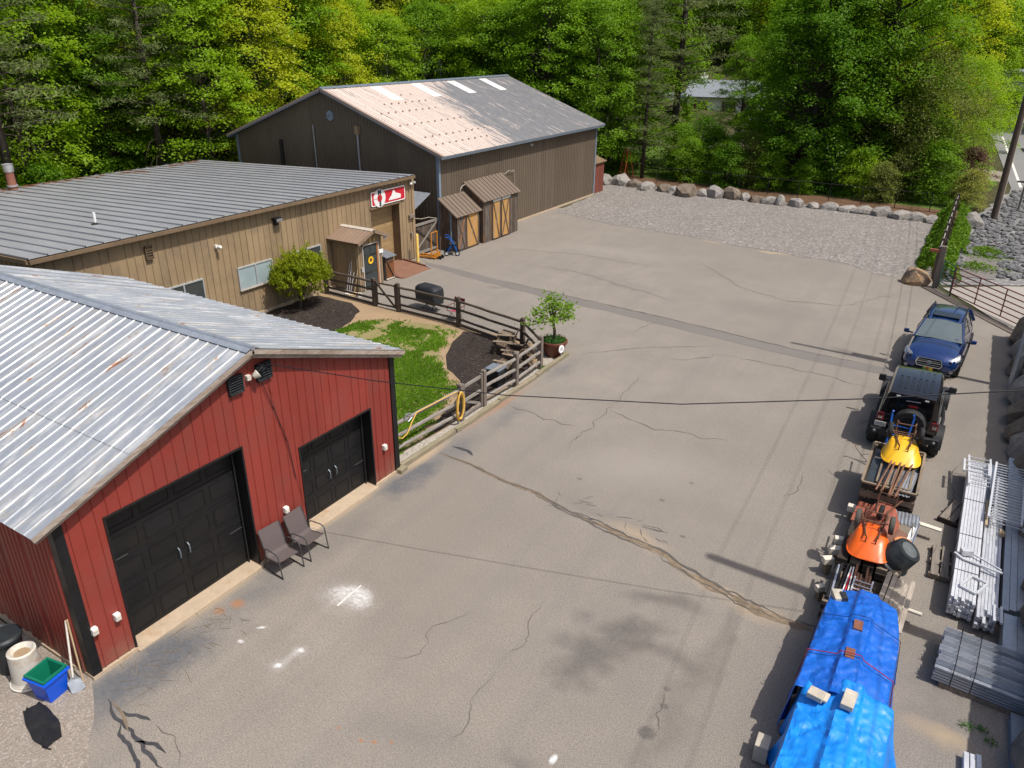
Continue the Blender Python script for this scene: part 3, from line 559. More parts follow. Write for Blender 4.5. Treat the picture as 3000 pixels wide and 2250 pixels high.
def garage_door(y0, y1, h, rows, cols):
    d = T('garage_door', 'x', 'x'); del d['label']; del d['category']; d.parent = ga; d.location = (0, 0, 0)
    sh = h / rows; pwid = (y1 - y0) / cols; pm = None
    for r_ in range(rows):
        s_ = WB(MB().b2((-12.30, y0, r_ * sh + .045), (-12.255, y1, (r_ + 1) * sh + .037)), 'door_section', 'black_paint', d, bevel=.006)
        for c_ in range(cols):
            yc = y0 + (c_ + .5) * pwid; zc = r_ * sh + sh / 2 + .04; a = pwid * .40; b = sh * .33
            if pm is None:
                mb = MB()
                for (p, q) in (((-a, -b), (a, -b)), ((a, -b), (a, b)), ((a, b), (-a, b)), ((-a, b), (-a, -b))): mb.bar((0, p[0], p[1]), (0, q[0], q[1]), .014, .012, up=(1, 0, 0))
                mb.b2((-.006, -a + .03, -b + .03), (-.002, a - .03, b - .03))
                o = mb.build('raised_panel', 'black_paint', s_); pm = o.data
            else: o = link('raised_panel', pm, s_)
            o.location = Vector((-12.25, yc, zc)) - ga.location
    for k in (-1, 1):
        yc = (y0 + y1) / 2 + k * .11; z = h * .42
        WB(MB().tube([(-12.24, yc, z - .13), (-12.19, yc, z - .09), (-12.18, yc, z), (-12.19, yc, z + .09), (-12.24, yc, z + .13)], .014, 6), 'handle', 'galv_dark', d)
    WB(MB().b2((-12.25, y0 + .02, .62 * h), (-12.235, y0 + .4, .62 * h + .03)).b2((-12.25, y1 - .4, .32 * h), (-12.235, y1 - .03, .32 * h + .03)), 'hinge_bar', 'chair_frame', d)
    WB(MB().b2((-12.45, y0 - .02, -.02), (-11.84, y1 + .02, .045)), 'door_sill', 'concrete', ga, bevel=.012)
    WB(MB().tube([(-12.2, y1 - .06, .06), (-12.2, y1 - .06, h - .2)], .02, 6), 'door_track', 'black_metal', d)
garage_door(*D1, 5, 4); garage_door(*D2_, 4, 4)
# roof
SLP = math.atan(.348); zr = 5.10
def roof_f(side):
    def f(u, v, h): return (u, GC + side * (v * cos(SLP) + h * sin(SLP)), zr - v * sin(SLP) + h * cos(SLP))
    return f
for side, L, tiers in ((-1, 5.02, ((0, 3.05), (2.95, 5.02))), (1, 4.9, ((0, 4.9),))):
    for ti, (va, vb) in enumerate(tiers):
        f0 = roof_f(side); lift = .0 if ti else .012
        panels(ga, 'roof_panel', 'garage_roof', -23.5, -11.70, .915, .305, va, vb, lambda u, v, h: f0(u, v, h + lift), rw=.014, rh=.022, ch=.016)
    f0 = roof_f(side)
    WB(MB().loft([[f0(-23.45, v, -.02), f0(-11.75, v, -.02), f0(-11.75, v, -.07), f0(-23.45, v, -.07)] for v in (.02, L - .05)]), 'roof_deck', 'fascia_wood', ga)
    WB(MB().loft([[f0(-11.75, v, -.005), f0(-11.69, v, -.005), f0(-11.69, v, -.10), f0(-11.75, v, -.10)] for v in (0, L)]), 'fascia_board', 'fascia_wood', ga)
    WB(MB().loft([[f0(-11.84, v, -.075), f0(-11.752, v, -.075), f0(-11.752, v, -.19), f0(-11.84, v, -.19)] for v in (.05, L - .02)]), 'fascia_board', 'fascia_wood', ga)
rc = MB()
for side in (-1, 1):
    f0 = roof_f(side); rc.loft([[f0(x, .0, .035), f0(x, .17, .035), f0(x, .17, .043), f0(x, 0, .05)] for x in (-23.5, -11.69)])
rc.tube([(-23.5, GC, zr + .025), (-11.68, GC, zr + .025)], .05, 10)
WB(rc, 'ridge_cap', 'galv', ga)
def louver(y0, y1, z0, z1, parent, X=GX, mat='black_plastic', n=7):
    v = WB(MB().b2((X, y0, z0), (X + .03, y1, z1)), 'vent', mat, parent)
    for i in range(n):
        z = z0 + (z1 - z0) * (i + .6) / (n + .2)
        WB(MB().bar((X + .05, y0 + .03, z), (X + .05, y1 - .03, z), .012, .055, up=(.7, 0, .7)), 'slat', mat, v)
    WB(MB().b2((X + .03, y0, z0), (X + .08, y0 + .025, z1)).b2((X + .03, y1 - .025, z0), (X + .08, y1, z1)).b2((X + .03, y0, z1 - .025), (X + .08, y1, z1)).b2((X + .03, y0, z0), (X + .08, y1, z0 + .025)), 'frame', mat, v)
louver(8.70, 9.06, 4.22, 4.60, ga); louver(9.42, 9.80, 4.26, 4.64, ga)
WB(MB().lathe([(.03, 0), (.055, .02), (.09, .12), (.085, .13), (0, .1)], 12, (-11.82, 9.26, 4.46), Matrix.Rotation(R(-60), 3, 'X') @ Matrix.Rotation(R(20), 3, 'Y')).b2((-11.95, 9.15, 4.40), (-11.86, 9.25, 4.5)), 'floodlight', 'old_white', ga, smooth=True)
random.seed(9); pts = [(-11.85 + random.uniform(-.03, .06), 9.55 + random.uniform(-.14, .2), 4.58 + random.uniform(-.13, .08)) for _ in range(16)]
WB(MB().tube(pts, .008, 5), 'wire_tangle', 'wire_black', ga)
WB(MB().tube([(-11.9, 9.5, 4.3), (-11.92, 9.75, 3.5), (-11.92, 10.0, 2.6), (-11.92, 10.1, 1.6)], .008, 5), 'conduit_wire', 'wire_black', ga)
for i, (y, z) in enumerate(((5.13, 1.0), (5.57, 1.0), (9.69, 1.0), (13.09, 1.0))):
    b_ = WB(MB().b2((GX, y - .055, z - .075), (GX + .1, y + .055, z + .075)), 'outlet_box', 'white_plastic', ga, bevel=.012)
    WB(MB().b2((GX + .1, y - .045, z - .06), (GX + .115, y + .045, z + .04)), 'cover', 'old_white', b_, bevel=.006)
# ================================================================ long tan workshop
WX = -25.0
ws = T('workshop', 'long tan metal workshop with grey standing seam roof and overhead door', 'workshop', (-25, 21, 0))
wtop = lambda x: 4.30 + (x + 25) * .039
WB(MB().prism([(-41, 0), (-25.62, 0), (-25.62, wtop(-25.6) - .06), (-41, wtop(-41) - .06)], 12.0, 30.88, lambda u, v, w_: (u, w_, v)), 'wall_core', 'tan_trim', ws)
DW = (27.66, 29.80, 3.12)
wfm = MB()
for a, b, z in ((12.0, DW[0], 0), (DW[0], DW[1], DW[2]), (DW[1], 30.88, 0)): wfm.b2((-25.619, a, z), (-25.012, b, 4.2))
WB(wfm, 'wall_frame', 'tan_trim', ws)
f1 = lambda u, v, h: (WX + h, u, v)
panels(ws, 'wall_panel', 'tan_siding', 12.0, DW[0], .92, .305, .12, 4.2, f1, start=12.0, rw=.02, rh=.03, ch=.012)
panels(ws, 'wall_panel', 'tan_siding', DW[0], DW[1], 1.1, .305, DW[2], 4.2, f1, start=12.0, rw=.02, rh=.03, ch=.012)
panels(ws, 'wall_panel', 'tan_siding', DW[1], 30.9, 1.2, .305, .05, 4.2, f1, start=12.0, rw=.02, rh=.03, ch=.012)
panels(ws, 'wall_panel', 'tan_siding', -41, -25.0, .92, .305, 0, lambda x: wtop(x) - .05, lambda u, v, h: (u, 30.9 + h, v), rw=.02, rh=.03)
panels(ws, 'wall_panel', 'tan_siding', -41, -25.0, .92, .305, 0, lambda x: wtop(x) - .05, lambda u, v, h: (u, 11.98 - h, v), rw=.02, rh=.03)
WB(MB().b2((-25.04, 30.78, 0), (-24.95, 30.96, 4.2)), 'corner_trim', 'tan_siding', ws)
WB(MB().b2((-25.2, 12, -.02), (-24.93, DW[0], .12)), 'foundation', 'concrete', ws)
fw = lambda u, v, h: (-24.72 - v, u, 4.37 - v * .0392 + h)
n = 31
for i in range(n):
    a = 11.72 + i * .6155
    mb = MB(); vs = []
    for u, h in ((a, .0), (a, .055), (a + .02, .055), (a + .035, 0), (a + .3, .004), (a + .6155, 0)): vs += [fw(u, 0, h), fw(u, 16.5, h)]
    mb.add(vs, [(2 * k, 2 * k + 1, 2 * k + 3, 2 * k + 2) for k in range(5)])
    for p in (0, 1):                                      # closed seam end at the eave
        mb.add([fw(a, 0, 0), fw(a, 0, .055), fw(a + .02, 0, .055), fw(a + .035, 0, 0)], [(0, 1, 2, 3)])
    WB(mb, 'roof_panel', 'workshop_roof', ws, fix=False)
WB(MB().b2((-24.96, 11.74, 4.2), (-24.735, 30.76, 4.30)).b2((-24.74, 11.73, 4.21), (-24.66, 30.77, 4.335)), 'eave_gutter', 'tan_trim', ws)
WB(MB().loft([[fw(y, v, -.02), fw(y + d, v, -.02), fw(y + d, v, -.16), fw(y, v, -.16)] for v in (.05, 16.45) for y, d in ((30.75, .08),)]), 'rake_trim', 'tan_trim', ws)
WB(MB().loft([[fw(11.66, v, -.02), fw(11.74, v, -.02), fw(11.74, v, -.16), fw(11.66, v, -.16)] for v in (.05, 16.45)]), 'rake_trim', 'tan_trim', ws)
def ws_window(y0, y1, z0, z1, shade=True):
    wn = WB(MB().b2((WX + .001, y0, z0), (WX + .03, y1, z1)), 'window', 'window_dark', ws)
    ym = (y0 + y1) / 2
    fr_ = MB()
    for a, b in (((y0 - .05, z0 - .05), (y1 + .05, z0)), ((y0 - .05, z1), (y1 + .05, z1 + .05)), ((y0 - .05, z0), (y0, z1)), ((y1, z0), (y1 + .05, z1)), ((ym - .03, z0), (ym + .03, z1))): fr_.b2((WX, a[0], a[1]), (WX + .075, b[0], b[1]))
    WB(fr_, 'frame', 'frame_alu', wn)
    for a, b, zz in ((y0 + .02, ym - .04, z0 + .06 if shade else z0 + .4), (ym + .04, y1 - .02, z0 + .04 if shade else z0 + .42)):
        WB(MB().b2((WX + .031, a, zz), (WX + .036, b, z1 - .01)), 'window_shade', 'shade_white', wn)
        WB(MB().b2((WX + .045, a, z0 + .01), (WX + .05, b, z1 - .005)), 'pane', 'window_glass' if shade else 'window_dark', wn)
    WB(MB().b2((WX, y0 - .06, z0 - .1), (WX + .1, y1 + .06, z0 - .05)), 'sill', 'frame_white', wn)
ws_window(16.2, 17.86, 1.32, 2.14, False); ws_window(19.6, 21.3, 1.32, 2.14); ws_window(22.45, 24.12, 1.32, 2.14, False)
od = WB(MB().b2((-25.55, DW[0], 0), (-25.5, DW[1], DW[2])), 'overhead_door', 'tan_door', ws)
for i in range(13): WB(MB().b2((-25.5, DW[0] + .01, i * .24 + .008), (-25.485, DW[1] - .01, i * .24 + .236)), 'door_slat', 'tan_door', od)
WB(MB().b2((-25.0, DW[0] - .06, DW[2] - .02), (-24.94, DW[1] + .06, DW[2] + .07)), 'door_lintel', 'tan_trim', ws)
louver(15.74, 16.03, 3.41, 3.89, ws, WX + .035, 'tan_trim', 5)
WB(MB().lathe([(0, .0), (.07, .01), (.08, .1), (.06, .15), (0, .16)], 12, (-24.86, 18.75, 3.22), Matrix.Rotation(R(70), 3, 'Y')).b2((-25, 18.66, 3.2), (-24.9, 18.78, 3.32)), 'security_camera', 'white_plastic', ws, smooth=True)
fl_ = WB(MB().b2((-25, 21.62, 3.72), (-24.72, 22.0, 3.82)).b2((-25, 21.7, 3.5), (-24.9, 21.9, 3.75)), 'wall_floodlight', 'black_metal', ws, bevel=.01)
WB(MB().b2((-24.74, 21.65, 3.68), (-24.71, 21.97, 3.80)), 'lens', 'lamp_glass', fl_)
cl_ = WB(MB().b2((-24.95, 30.6, 3.86), (-24.9, 30.8, 4.0)), 'corner_floodlight', 'white_plastic', ws)
for k in (-1, 1): WB(MB().lathe([(.03, 0), (.06, .05), (.065, .13), (.05, .135), (0, .12)], 10, (-24.88, 30.72 + k * .1, 3.93), Matrix.Rotation(k * R(-50), 3, 'X') @ Matrix.Rotation(R(50), 3, 'Y')), 'lamp_head', 'white_plastic', cl_, smooth=True)
WB(MB().b2((-24.96, 30.45, 2.2), (-24.86, 30.85, 2.38)).b2((-24.96, 30.55, 1.2), (-24.88, 30.68, 1.45)), 'control_box', 'steel_box', ws, bevel=.01)
WB(MB().lathe([(.14, 0), (.16, .02), (.06, .06), (.06, .08)], 14, (-28.1, 16.0, 4.23)), 'vent_boot', 'rubber', ws); WB(MB().lathe([(.05, .05), (.055, .45), (.045, .45), (.04, .2)], 14, (-28.1, 16.0, 4.23), Matrix.Rotation(R(4), 3, 'Y')), 'vent_pipe', 'pvc', ws, smooth=True)
WB(MB().lathe([(.22, 0), (.2, .06), (.19, .9), (.0, .9)], 14, (-40.3, 19.3, 3.7)), 'flue', 'flue_rust', ws, smooth=True); WB(MB().lathe([(.24, .22), (.25, .3), (.2, .3)], 14, (-40.3, 19.3, 3.7)), 'flue_collar', 'flue_cap', ws, smooth=True); WB(MB().lathe([(.2, .9), (.24, .95), (.24, 1.25), (.26, 1.27), (0, 1.32)], 14, (-40.3, 19.3, 3.7)), 'flue_cap', 'flue_cap', ws, smooth=True)
# business sign above the overhead door
sg = T('business_sign', 'red and white business sign with round emblem and white mountain above the overhead door', 'sign', (-24.94, 28.94, 3.58))
def rrect(y0, y1, z0, z1, r=.05): return [(y0 + r, z0), (y1 - r, z0), (y1, z0 + r), (y1, z1 - r), (y1 - r, z1), (y0 + r, z1), (y0, z1 - r), (y0, z0 + r)]
yz = lambda u, v, w_: (w_, u, v)
WB(MB().prism(rrect(27.68, 30.2, 3.24, 3.93), -24.96, -24.91, yz), 'board', 'sign_white', sg)
WB(MB().prism(rrect(27.73, 30.15, 3.29, 3.88, .03), -24.909, -24.905, yz), 'red_field', 'sign_red', sg)
disc = lambda r, yc=28.27, zc=3.585, n=36: [(yc + r * cos(2 * pi * k / n), zc + r * sin(2 * pi * k / n)) for k in range(n)]
WB(MB().prism(disc(.43), -24.95, -24.895, yz), 'roundel', 'sign_white', sg); WB(MB().prism(disc(.175), -24.894, -24.890, yz), 'roundel_centre', 'sign_red', sg)
WB(MB().b2((-24.894, 27.85, 3.57), (-24.891, 28.1, 3.588)), 'rule', 'sign_red', sg)
put_text('M', .31, (-24.888, 28.27, 3.86), 'sign_navy', sg, off=.014); put_text('S', .31, (-24.888, 28.29, 3.305), 'sign_navy', sg, off=.014); put_text('I', .24, (-24.886, 28.265, 3.58), 'sign_green', sg, off=.012)
WB(MB().prism([(28.93, 3.37), (29.0, 3.37), (29.84, 3.37), (29.86, 3.55), (29.62, 3.63), (29.5, 3.65), (29.42, 3.74), (29.33, 3.84), (29.27, 3.80), (29.2, 3.66), (29.14, 3.56), (29.03, 3.5), (29.0, 3.44), (28.93, 3.42)], -24.904, -24.899, yz), 'mountain', 'sign_white', sg)
# ================================================================ big brown barn
BX, BY0, BY1 = -25.03, 33.2, 52.15
bn = T('brown_barn', 'large dark brown metal barn with faded tan and grey roof', 'barn', (-32.8, 42.6, 0))
BC = -32.82; bs = (8.0 - 5.06) / 8.16; BA = math.atan(bs)
bt = lambda x: 7.93 - abs(x - BC) * bs
WB(MB().prism([(-40.6, 0), (-25.05, 0), (-25.05, bt(-25.05) - .05), (BC, bt(BC) - .05), (-40.6, bt(-40.6) - .05)], BY0 + .02, BY1 - .02, lambda u, v, w_: (u, w_, v)), 'wall_core', 'barn_siding', bn)
panels(bn, 'wall_panel', 'barn_siding', BY0, BY1, .92, .23, .1, bt(-25.03) - .06, lambda u, v, h: (BX + h, u, v), rw=.02, rh=.022, ch=.01)
panels(bn, 'wall_panel', 'barn_siding', -40.6, -25.03, .92, .23, .1, lambda x: bt(x) - .06, lambda u, v, h: (u, BY0 - h, v), rw=.02, rh=.022, ch=.01)
WB(MB().b2((-25.2, BY0 + .1, -.02), (-24.96, BY1, .1)), 'base_board', 'concrete', bn)
for y0, y1 in ((BY0 - .04, BY0 + .13), (BY1 - .12, BY1 + .04)): WB(MB().b2((-25.16, y0, 0), (-24.985, y1, bt(-25) - .1)), 'corner_trim', 'barn_trim', bn)
WB(MB().b2((-40.64, BY0 - .04, 0), (-40.47, BY0 + .1, bt(-40.5) - .1)), 'corner_trim', 'barn_trim', bn)
def bf(side):
    return lambda u, v, h: (BC + side * (v * cos(BA) + h * sin(BA)), u, 8.0 - v * sin(BA) + h * cos(BA))
LB = 8.32 / cos(BA)
for side in (1, -1):
    f0 = bf(side)
    panels(bn, 'roof_panel', 'barn_roof', 32.88, 52.45, .94, .235, 0, LB, f0, rw=.03, rh=.028, ch=.015)
    WB(MB().loft([[f0(y, v, -.015), f0(y + .06, v, -.015), f0(y + .06, v, -.16), f0(y, v, -.16)] for v in (0, LB) for y in (32.87,)]), 'rake_board', 'barn_trim', bn)
    WB(MB().loft([[f0(y, v, .035), f0(y + .2, v, .035), f0(y + .2, v, .028), f0(y, v, .028)] for v in (0, LB) for y in (32.84,)]).loft([[f0(y, v, .035), f0(y + .02, v, .035), f0(y + .02, v, -.09), f0(y, v, -.09)] for v in (0, LB) for y in (32.84,)]), 'rake_cap', 'barn_fascia', bn)
    WB(MB().loft([[f0(52.4, v, -.01), f0(52.47, v, -.01), f0(52.47, v, -.16), f0(52.4, v, -.16)] for v in (0, LB)]), 'rake_board', 'barn_trim', bn)
    WB(MB().loft([[f0(y, LB - .05, -.015), f0(y, LB + .005, -.015), f0(y, LB + .005, -.18), f0(y, LB - .05, -.18)] for y in (32.86, 52.46)]), 'eave_fascia', 'barn_trim', bn)
    WB(MB().loft([[f0(y, .1, -.03), f0(y, LB - .06, -.03), f0(y, LB - .06, -.06), f0(y, .1, -.06)] for y in (32.93, 52.4)]), 'soffit', 'barn_siding', bn)
WB(MB().loft([[(BC - .2, y, 7.985), (BC, y, 8.075), (BC + .2, y, 7.985), (BC + .2, y, 7.96), (BC, y, 8.03), (BC - .2, y, 7.96)] for y in (32.85, 52.48)]), 'ridge_cap', 'galv_dark', bn)
f0 = bf(1)
for y in (36.65, 40.5, 44.35, 48.15):
    WB(ribs(MB(), y, y + .92, .235, .28, 2.25, lambda u, v, h: f0(u, v, h + .012), rw=.03, rh=.028, ch=.015, start=32.88), 'skylight_panel', 'skylight', bn, fix=False)
gm_ = None
for x, y0, y1, n_ in ((-30.3, 35.3, 39.1, 7), (-29.35, 33.9, 38.8, 9), (-27.9, 33.7, 39.3, 10), (-26.45, 34.0, 39.7, 10), (-25.6, 33.8, 38.7, 9), (-31.2, 37.9, 38.8, 2)):
    for i in range(n_):
        if gm_ is None: o = MB().prism([(-.05, 0), (.05, 0), (.03, .06), (-.02, .08)], -.04, .04, lambda u, v, w_: (u, w_, v)).build('snow_guard', 'barn_fascia', bn); gm_ = o.data
        else: o = link('snow_guard', gm_, bn)
        v = (x - BC) / cos(BA); o.location = Vector(f0(y0 + (y1 - y0) * i / (n_ - 1), v, .02)) - bn.location; o.rotation_euler = (0, BA, 0)
WB(MB().prism([(-32.5 + .27 * cos(k * pi / 3 + pi / 6), 6.57 + .3 * sin(k * pi / 3 + pi / 6)) for k in range(6)], BY0 - .06, BY0 - .015, lambda u, v, w_: (u, w_, v)), 'hex_vent', 'barn_trim', bn)
for k in (-.1, 0, .1): WB(MB().bar((-32.5 + k - .04, BY0 - .07, 6.47), (-32.5 + k + .04, BY0 - .07, 6.68), .03, .03), 'vent_slat', 'pewter', bn)
WB(MB().tube([(-33.86, BY0 - .08, 6.0), (-33.8, BY0 - .08, .5)], .03, 8), 'conduit', 'galv', bn); WB(MB().tube([(-30.48, BY0 - .1, 5.75), (-30.46, BY0 - .1, .5)], .055, 8), 'conduit', 'galv', bn)
WB(MB().b2((-30.6, BY0 - .2, 5.7), (-30.36, BY0, 6.15)), 'junction_box', 'tan_siding', bn); WB(MB().tube([(-36.6, BY0 - .12, 5.0), (-36.6, BY0 - .12, 3.0)], .1, 10), 'flue', 'black_metal', bn)
WB(MB().b2((-25.03, 42.58, 4.5), (-24.85, 42.8, 4.62)).b2((-25.03, 42.66, 4.6), (-24.95, 42.72, 4.8)), 'wall_floodlight', 'frame_alu', bn)
wv = T('weather_vane', 'small dark weather vane on the ridge of the brown barn', 'weather vane', (BC, 44.1, 8.06))
MB().tube([(0, 0, 0), (0, 0, .95)], .018, 6).build('pole', 'black_metal', wv); MB().tube([(.0, -.45, .55), (0, .45, .55)], .012, 5).tube([(-.3, 0, .4), (.3, 0, .4)], .012, 5).build('arms', 'black_metal', wv)
MB().tube([(0, .16 * cos(k * pi / 7), .98 + .16 * sin(k * pi / 7)) for k in range(15)], .014, 5).tube([(0, 0, .82), (0, 0, 1.14)], .012, 5).box((0, -.45, .55), (.01, .14, .12)).build('ornament', 'black_metal', wv)
# little red lean-to on the far corner of the barn, tin canopy between the buildings
le = T('lean_to', 'dark red wooden lean-to against the far corner of the brown barn', 'lean-to', (-25.3, 53.1, 0))
WB(MB().prism([(-26.6, 0), (-25.15, 0), (-25.15, 2.2), (-26.6, 2.7)], 52.2, 54.0, lambda u, v, w_: (u, w_, v)), 'wall', 'cedar_red', le); WB(MB().prism([(-26.7, 2.75), (-25.0, 2.18), (-25.0, 2.24), (-26.7, 2.82)], 52.18, 54.15, lambda u, v, w_: (u, w_, v)), 'roof', 'tan_trim', le)
for i in range(7): WB(MB().b2((-25.15, 52.22 + i * .255, .02), (-25.135, 52.22 + i * .255 + .245, 2.16)), 'plank', 'cedar_red', le)
ca = T('tin_canopy', 'blue-grey tin canopy roof in the gap between workshop and barn', 'canopy', (-26, 31.6, 0))
WB(MB().prism([(30.96, 2.55), (30.96, 2.6), (32.3, 3.2), (32.3, 3.15)], -27.2, -24.95, lambda u, v, w_: (w_, u, v)), 'roof', 'galv', ca)
for x, y, z in ((-26.9, 32.2, 3.12), (-27.0, 31.1, 2.6)): WB(MB().b2((x - .05, y - .05, 0), (x + .05, y + .05, z)), 'post', 'post_grey', ca)
gapw = T('board_screen', 'dark upright boards closing the gap behind the wooden gate', 'screen', (-27.2, 32, 0))
for i in range(8): WB(MB().b2((-27.3, 30.97 + i * .275, 0), (-27.25, 30.97 + i * .275 + .26, 3.0)), 'board', 'plank_dark', gapw)
# ================================================================ entry porch
po = T('entry_porch', 'small gabled entry porch with sunflower wreath door and gold numbers', 'porch', (-24.2, 25.65, 0))
PF = -23.4; py0, py1 = 24.87, 26.48
WB(MB().prism([(py0 + .02, 0), (py1 - .02, 0), (py1 - .02, 2.37), (25.67, 2.68), (py0 + .02, 2.37)], -24.99, PF - .012, yz), 'wall_core', 'tan_trim', po)
panels(po, 'wall_panel', 'tan_siding', py0, 25.13, .5, .3, .05, lambda y: 2.38 + (y - py0) * .38, lambda u, v, h: (PF + h, u, v), start=py0 - .15, rw=.02, rh=.025)
panels(po, 'wall_panel', 'tan_siding', 25.13, 26.21, .6, .3, 2.14, lambda y: 2.7 - abs(y - 25.67) * .38, lambda u, v, h: (PF + h, u, v), start=py0, rw=.02, rh=.012)
panels(po, 'wall_panel', 'tan_siding', 26.21, py1, .5, .3, .05, lambda y: 2.7 - abs(y - 25.67) * .38, lambda u, v, h: (PF + h, u, v), start=py0, rw=.02, rh=.025)
panels(po, 'wall_panel', 'tan_siding', -24.98, PF, .8, .3, .05, 2.36, lambda u, v, h: (u, py0 - h, v), rw=.02, rh=.025)
panels(po, 'wall_panel', 'tan_siding', -24.98, PF, .8, .3, .05, 2.36, lambda u, v, h: (u, py1 + h, v), rw=.02, rh=.025)
pa = math.atan(.4)
for sd in (-1, 1):
    fp = lambda u, v, h: (u, 25.66 + sd * (v * cos(pa) + h * sin(pa)), 2.80 - v * sin(pa) + h * cos(pa))
    panels(po, 'roof_panel', 'porch_roof', -24.98, -23.08, .7, .23, 0, 1.16, fp, rw=.02, rh=.014)
    WB(MB().loft([[fp(-24.98, v, -.01), fp(-23.12, v, -.01), fp(-23.12, v, -.05), fp(-24.98, v, -.05)] for v in (0, 1.12)]), 'roof_deck', 'tan_trim', po)
    WB(MB().loft([[fp(-23.12, v, .02), fp(-23.06, v, .02), fp(-23.06, v, -.13), fp(-23.12, v, -.13)] for v in (0, 1.17)]), 'rake_board', 'porch_roof', po)
    WB(MB().loft([[fp(x, 1.1, -.02), fp(x, 1.16, -.02), fp(x, 1.16, -.13), fp(x, 1.1, -.13)] for x in (-24.97, -23.121)]), 'eave_board', 'tan_trim', po)
WB(MB().loft([[(x, 25.5, 2.765), (x, 25.66, 2.835), (x, 25.82, 2.765), (x, 25.66, 2.805)] for x in (-24.98, -23.05)]), 'ridge_cap', 'frame_white', po)
dr = WB(MB().b2((PF - .01, 25.17, .08), (PF + .02, 26.17, 2.1)), 'door', 'door_dark', po)
WB(MB().b2((PF, 25.12, .02), (PF + .06, 25.17, 2.15)).b2((PF, 25.12, 2.1), (PF + .06, 26.22, 2.15)).b2((PF, 26.17, .02), (PF + .06, 26.22, 2.15)), 'door_frame', 'frame_white', po)
WB(MB().b2((PF + .02, 26.08, .08), (PF + .045, 26.168, 2.098)), 'edge_board', 'frame_orange', dr)
for a, b in (((25.25, .2), (26.05, .75)), ((25.25, .85), (26.05, 1.55)), ((25.25, 1.65), (25.62, 2.0)), ((25.68, 1.65), (26.05, 2.0))): WB(MB().b2((PF + .02, a[0], a[1]), (PF + .03, b[0], b[1])), 'pane', 'car_glass', dr)
wr = T('sunflower_wreath', 'yellow sunflower wreath hanging on the dark porch door', 'wreath', (PF + .05, 25.63, 1.38))
tor = MB()
for k in range(24):
    a = 2 * pi * k / 24
    for j in (0, 1): tor.add([(.01 + j * .01, .09 * cos(a) - .03 * sin(a), .09 * sin(a) + .03 * cos(a)), (.02, .19 * cos(a + j * .13), .19 * sin(a + j * .13)), (.01, .09 * cos(a) + .03 * sin(a), .09 * sin(a) - .03 * cos(a)), (-.01, .12 * cos(a), .12 * sin(a))], [(0, 1, 2), (0, 3, 2)])
tor.build('petals', 'sun_yellow', wr); MB().prism([(.1 * cos(k * pi / 10), .1 * sin(k * pi / 10)) for k in range(20)], -.02, .012, yz).build('heart', 'rusty_steel', wr)
for ch, y in (('7', 25.38), ('8', 25.66), ('6', 25.95)): put_text(ch, .24, (PF + .05, y, 2.28), 'gold', po, 'house_number', off=.004)
WB(MB().b2((PF + .03, 26.24, 1.55), (PF + .06, 26.5, 1.72)), 'notice_plate', 'sign_white', po); WB(MB().b2((PF + .03, 24.98, .95), (PF + .1, 25.08, 1.15)), 'meter_box', 'frame_alu', po)
hs = T('hanging_plate', 'small white plate hanging below the right eave of the entry porch', 'sign', (-23.3, 26.62, 2.22)); MB().box((0, 0, 0), (.02, .2, .13)).build('plate', 'sign_white', hs); MB().tube([(0, -.07, .06), (0, -.07, .15)], .006, 4).tube([(0, .07, .06), (0, .07, .15)], .006, 4).build('hanger', 'black_metal', hs)
for i in range(2): put_text('EX'[i], .1, (-23.288, 26.58 + i * .08, 2.22), 'sign_navy', hs, ext=.002)
# wooden cabinet, ramp, bollard
cb = T('wooden_cabinet', 'small weathered orange wooden cabinet between porch and ramp', 'cabinet', (-23.95, 27.25, 0))
WB(MB().b2((-24.4, 26.95, .03), (-23.64, 27.55, 1.12)), 'carcass', 'plank_grey', cb); WB(MB().prism([(-24.5, 1.32), (-23.5, 1.13), (-23.5, 1.17), (-24.5, 1.36)], 26.88, 27.62, lambda u, v, w_: (u, w_, v)), 'top', 'pewter', cb)
for i in range(5): WB(MB().b2((-23.64, 26.97 + i * .115, .06), (-23.615, 26.97 + i * .115 + .108, 1.0)), 'plank', 'plank_orange', cb)
WB(MB().bar((-23.6, 27.02, .92), (-23.6, 27.5, .98), .03, .09, up=(1, 0, 0)).bar((-23.6, 27.05, .9), (-23.6, 27.48, .12), .03, .09, up=(1, 0, 0)), 'brace', 'brace', cb); WB(MB().b2((-23.64, 26.95, .04), (-23.61, 27.55, .1)), 'kick_board', 'old_white', cb)
rp = T('loading_ramp', 'rust brown steel ramp in front of the tan overhead door', 'ramp', (-24.2, 28.75, 0))
WB(MB().prism([(-25.3, 0), (-23.15, 0), (-23.15, .012), (-24.95, .15), (-25.3, .15)], 27.75, 29.85, lambda u, v, w_: (u, w_, v)), 'plate', 'ramp_rust', rp)
WB(MB().prism([(-25.0, .14), (-23.5, .03), (-23.5, .1), (-25.0, .24)], 29.85, 29.95, lambda u, v, w_: (u, w_, v)), 'kerb', 'rusty_steel', rp); WB(MB().prism([(-23.5, .03), (-23.2, .01), (-23.5, .1)], 29.85, 29.95, lambda u, v, w_: (u, w_, v)), 'kerb_tip', 'galv', rp)
WB(MB().prism([(-24.0, .0), (-23.2, .0), (-23.4, .05), (-24.0, .12)], 27.62, 27.74, lambda u, v, w_: (u, w_, v)), 'kerb', 'rusty_steel', rp)
bo = T('yellow_bollard', 'tall pale yellow bollard at the corner of the workshop', 'bollard', (-24.45, 30.42, 0)); MB().lathe([(.075, 0), (.075, 1.42), (.06, 1.47), (0, 1.48)], 14).build('post', 'yellow_pole', bo, smooth=True); MB().lathe([(.12, 0), (.12, .015), (.0, .016)], 14).build('base_plate', 'rusty_steel', bo)
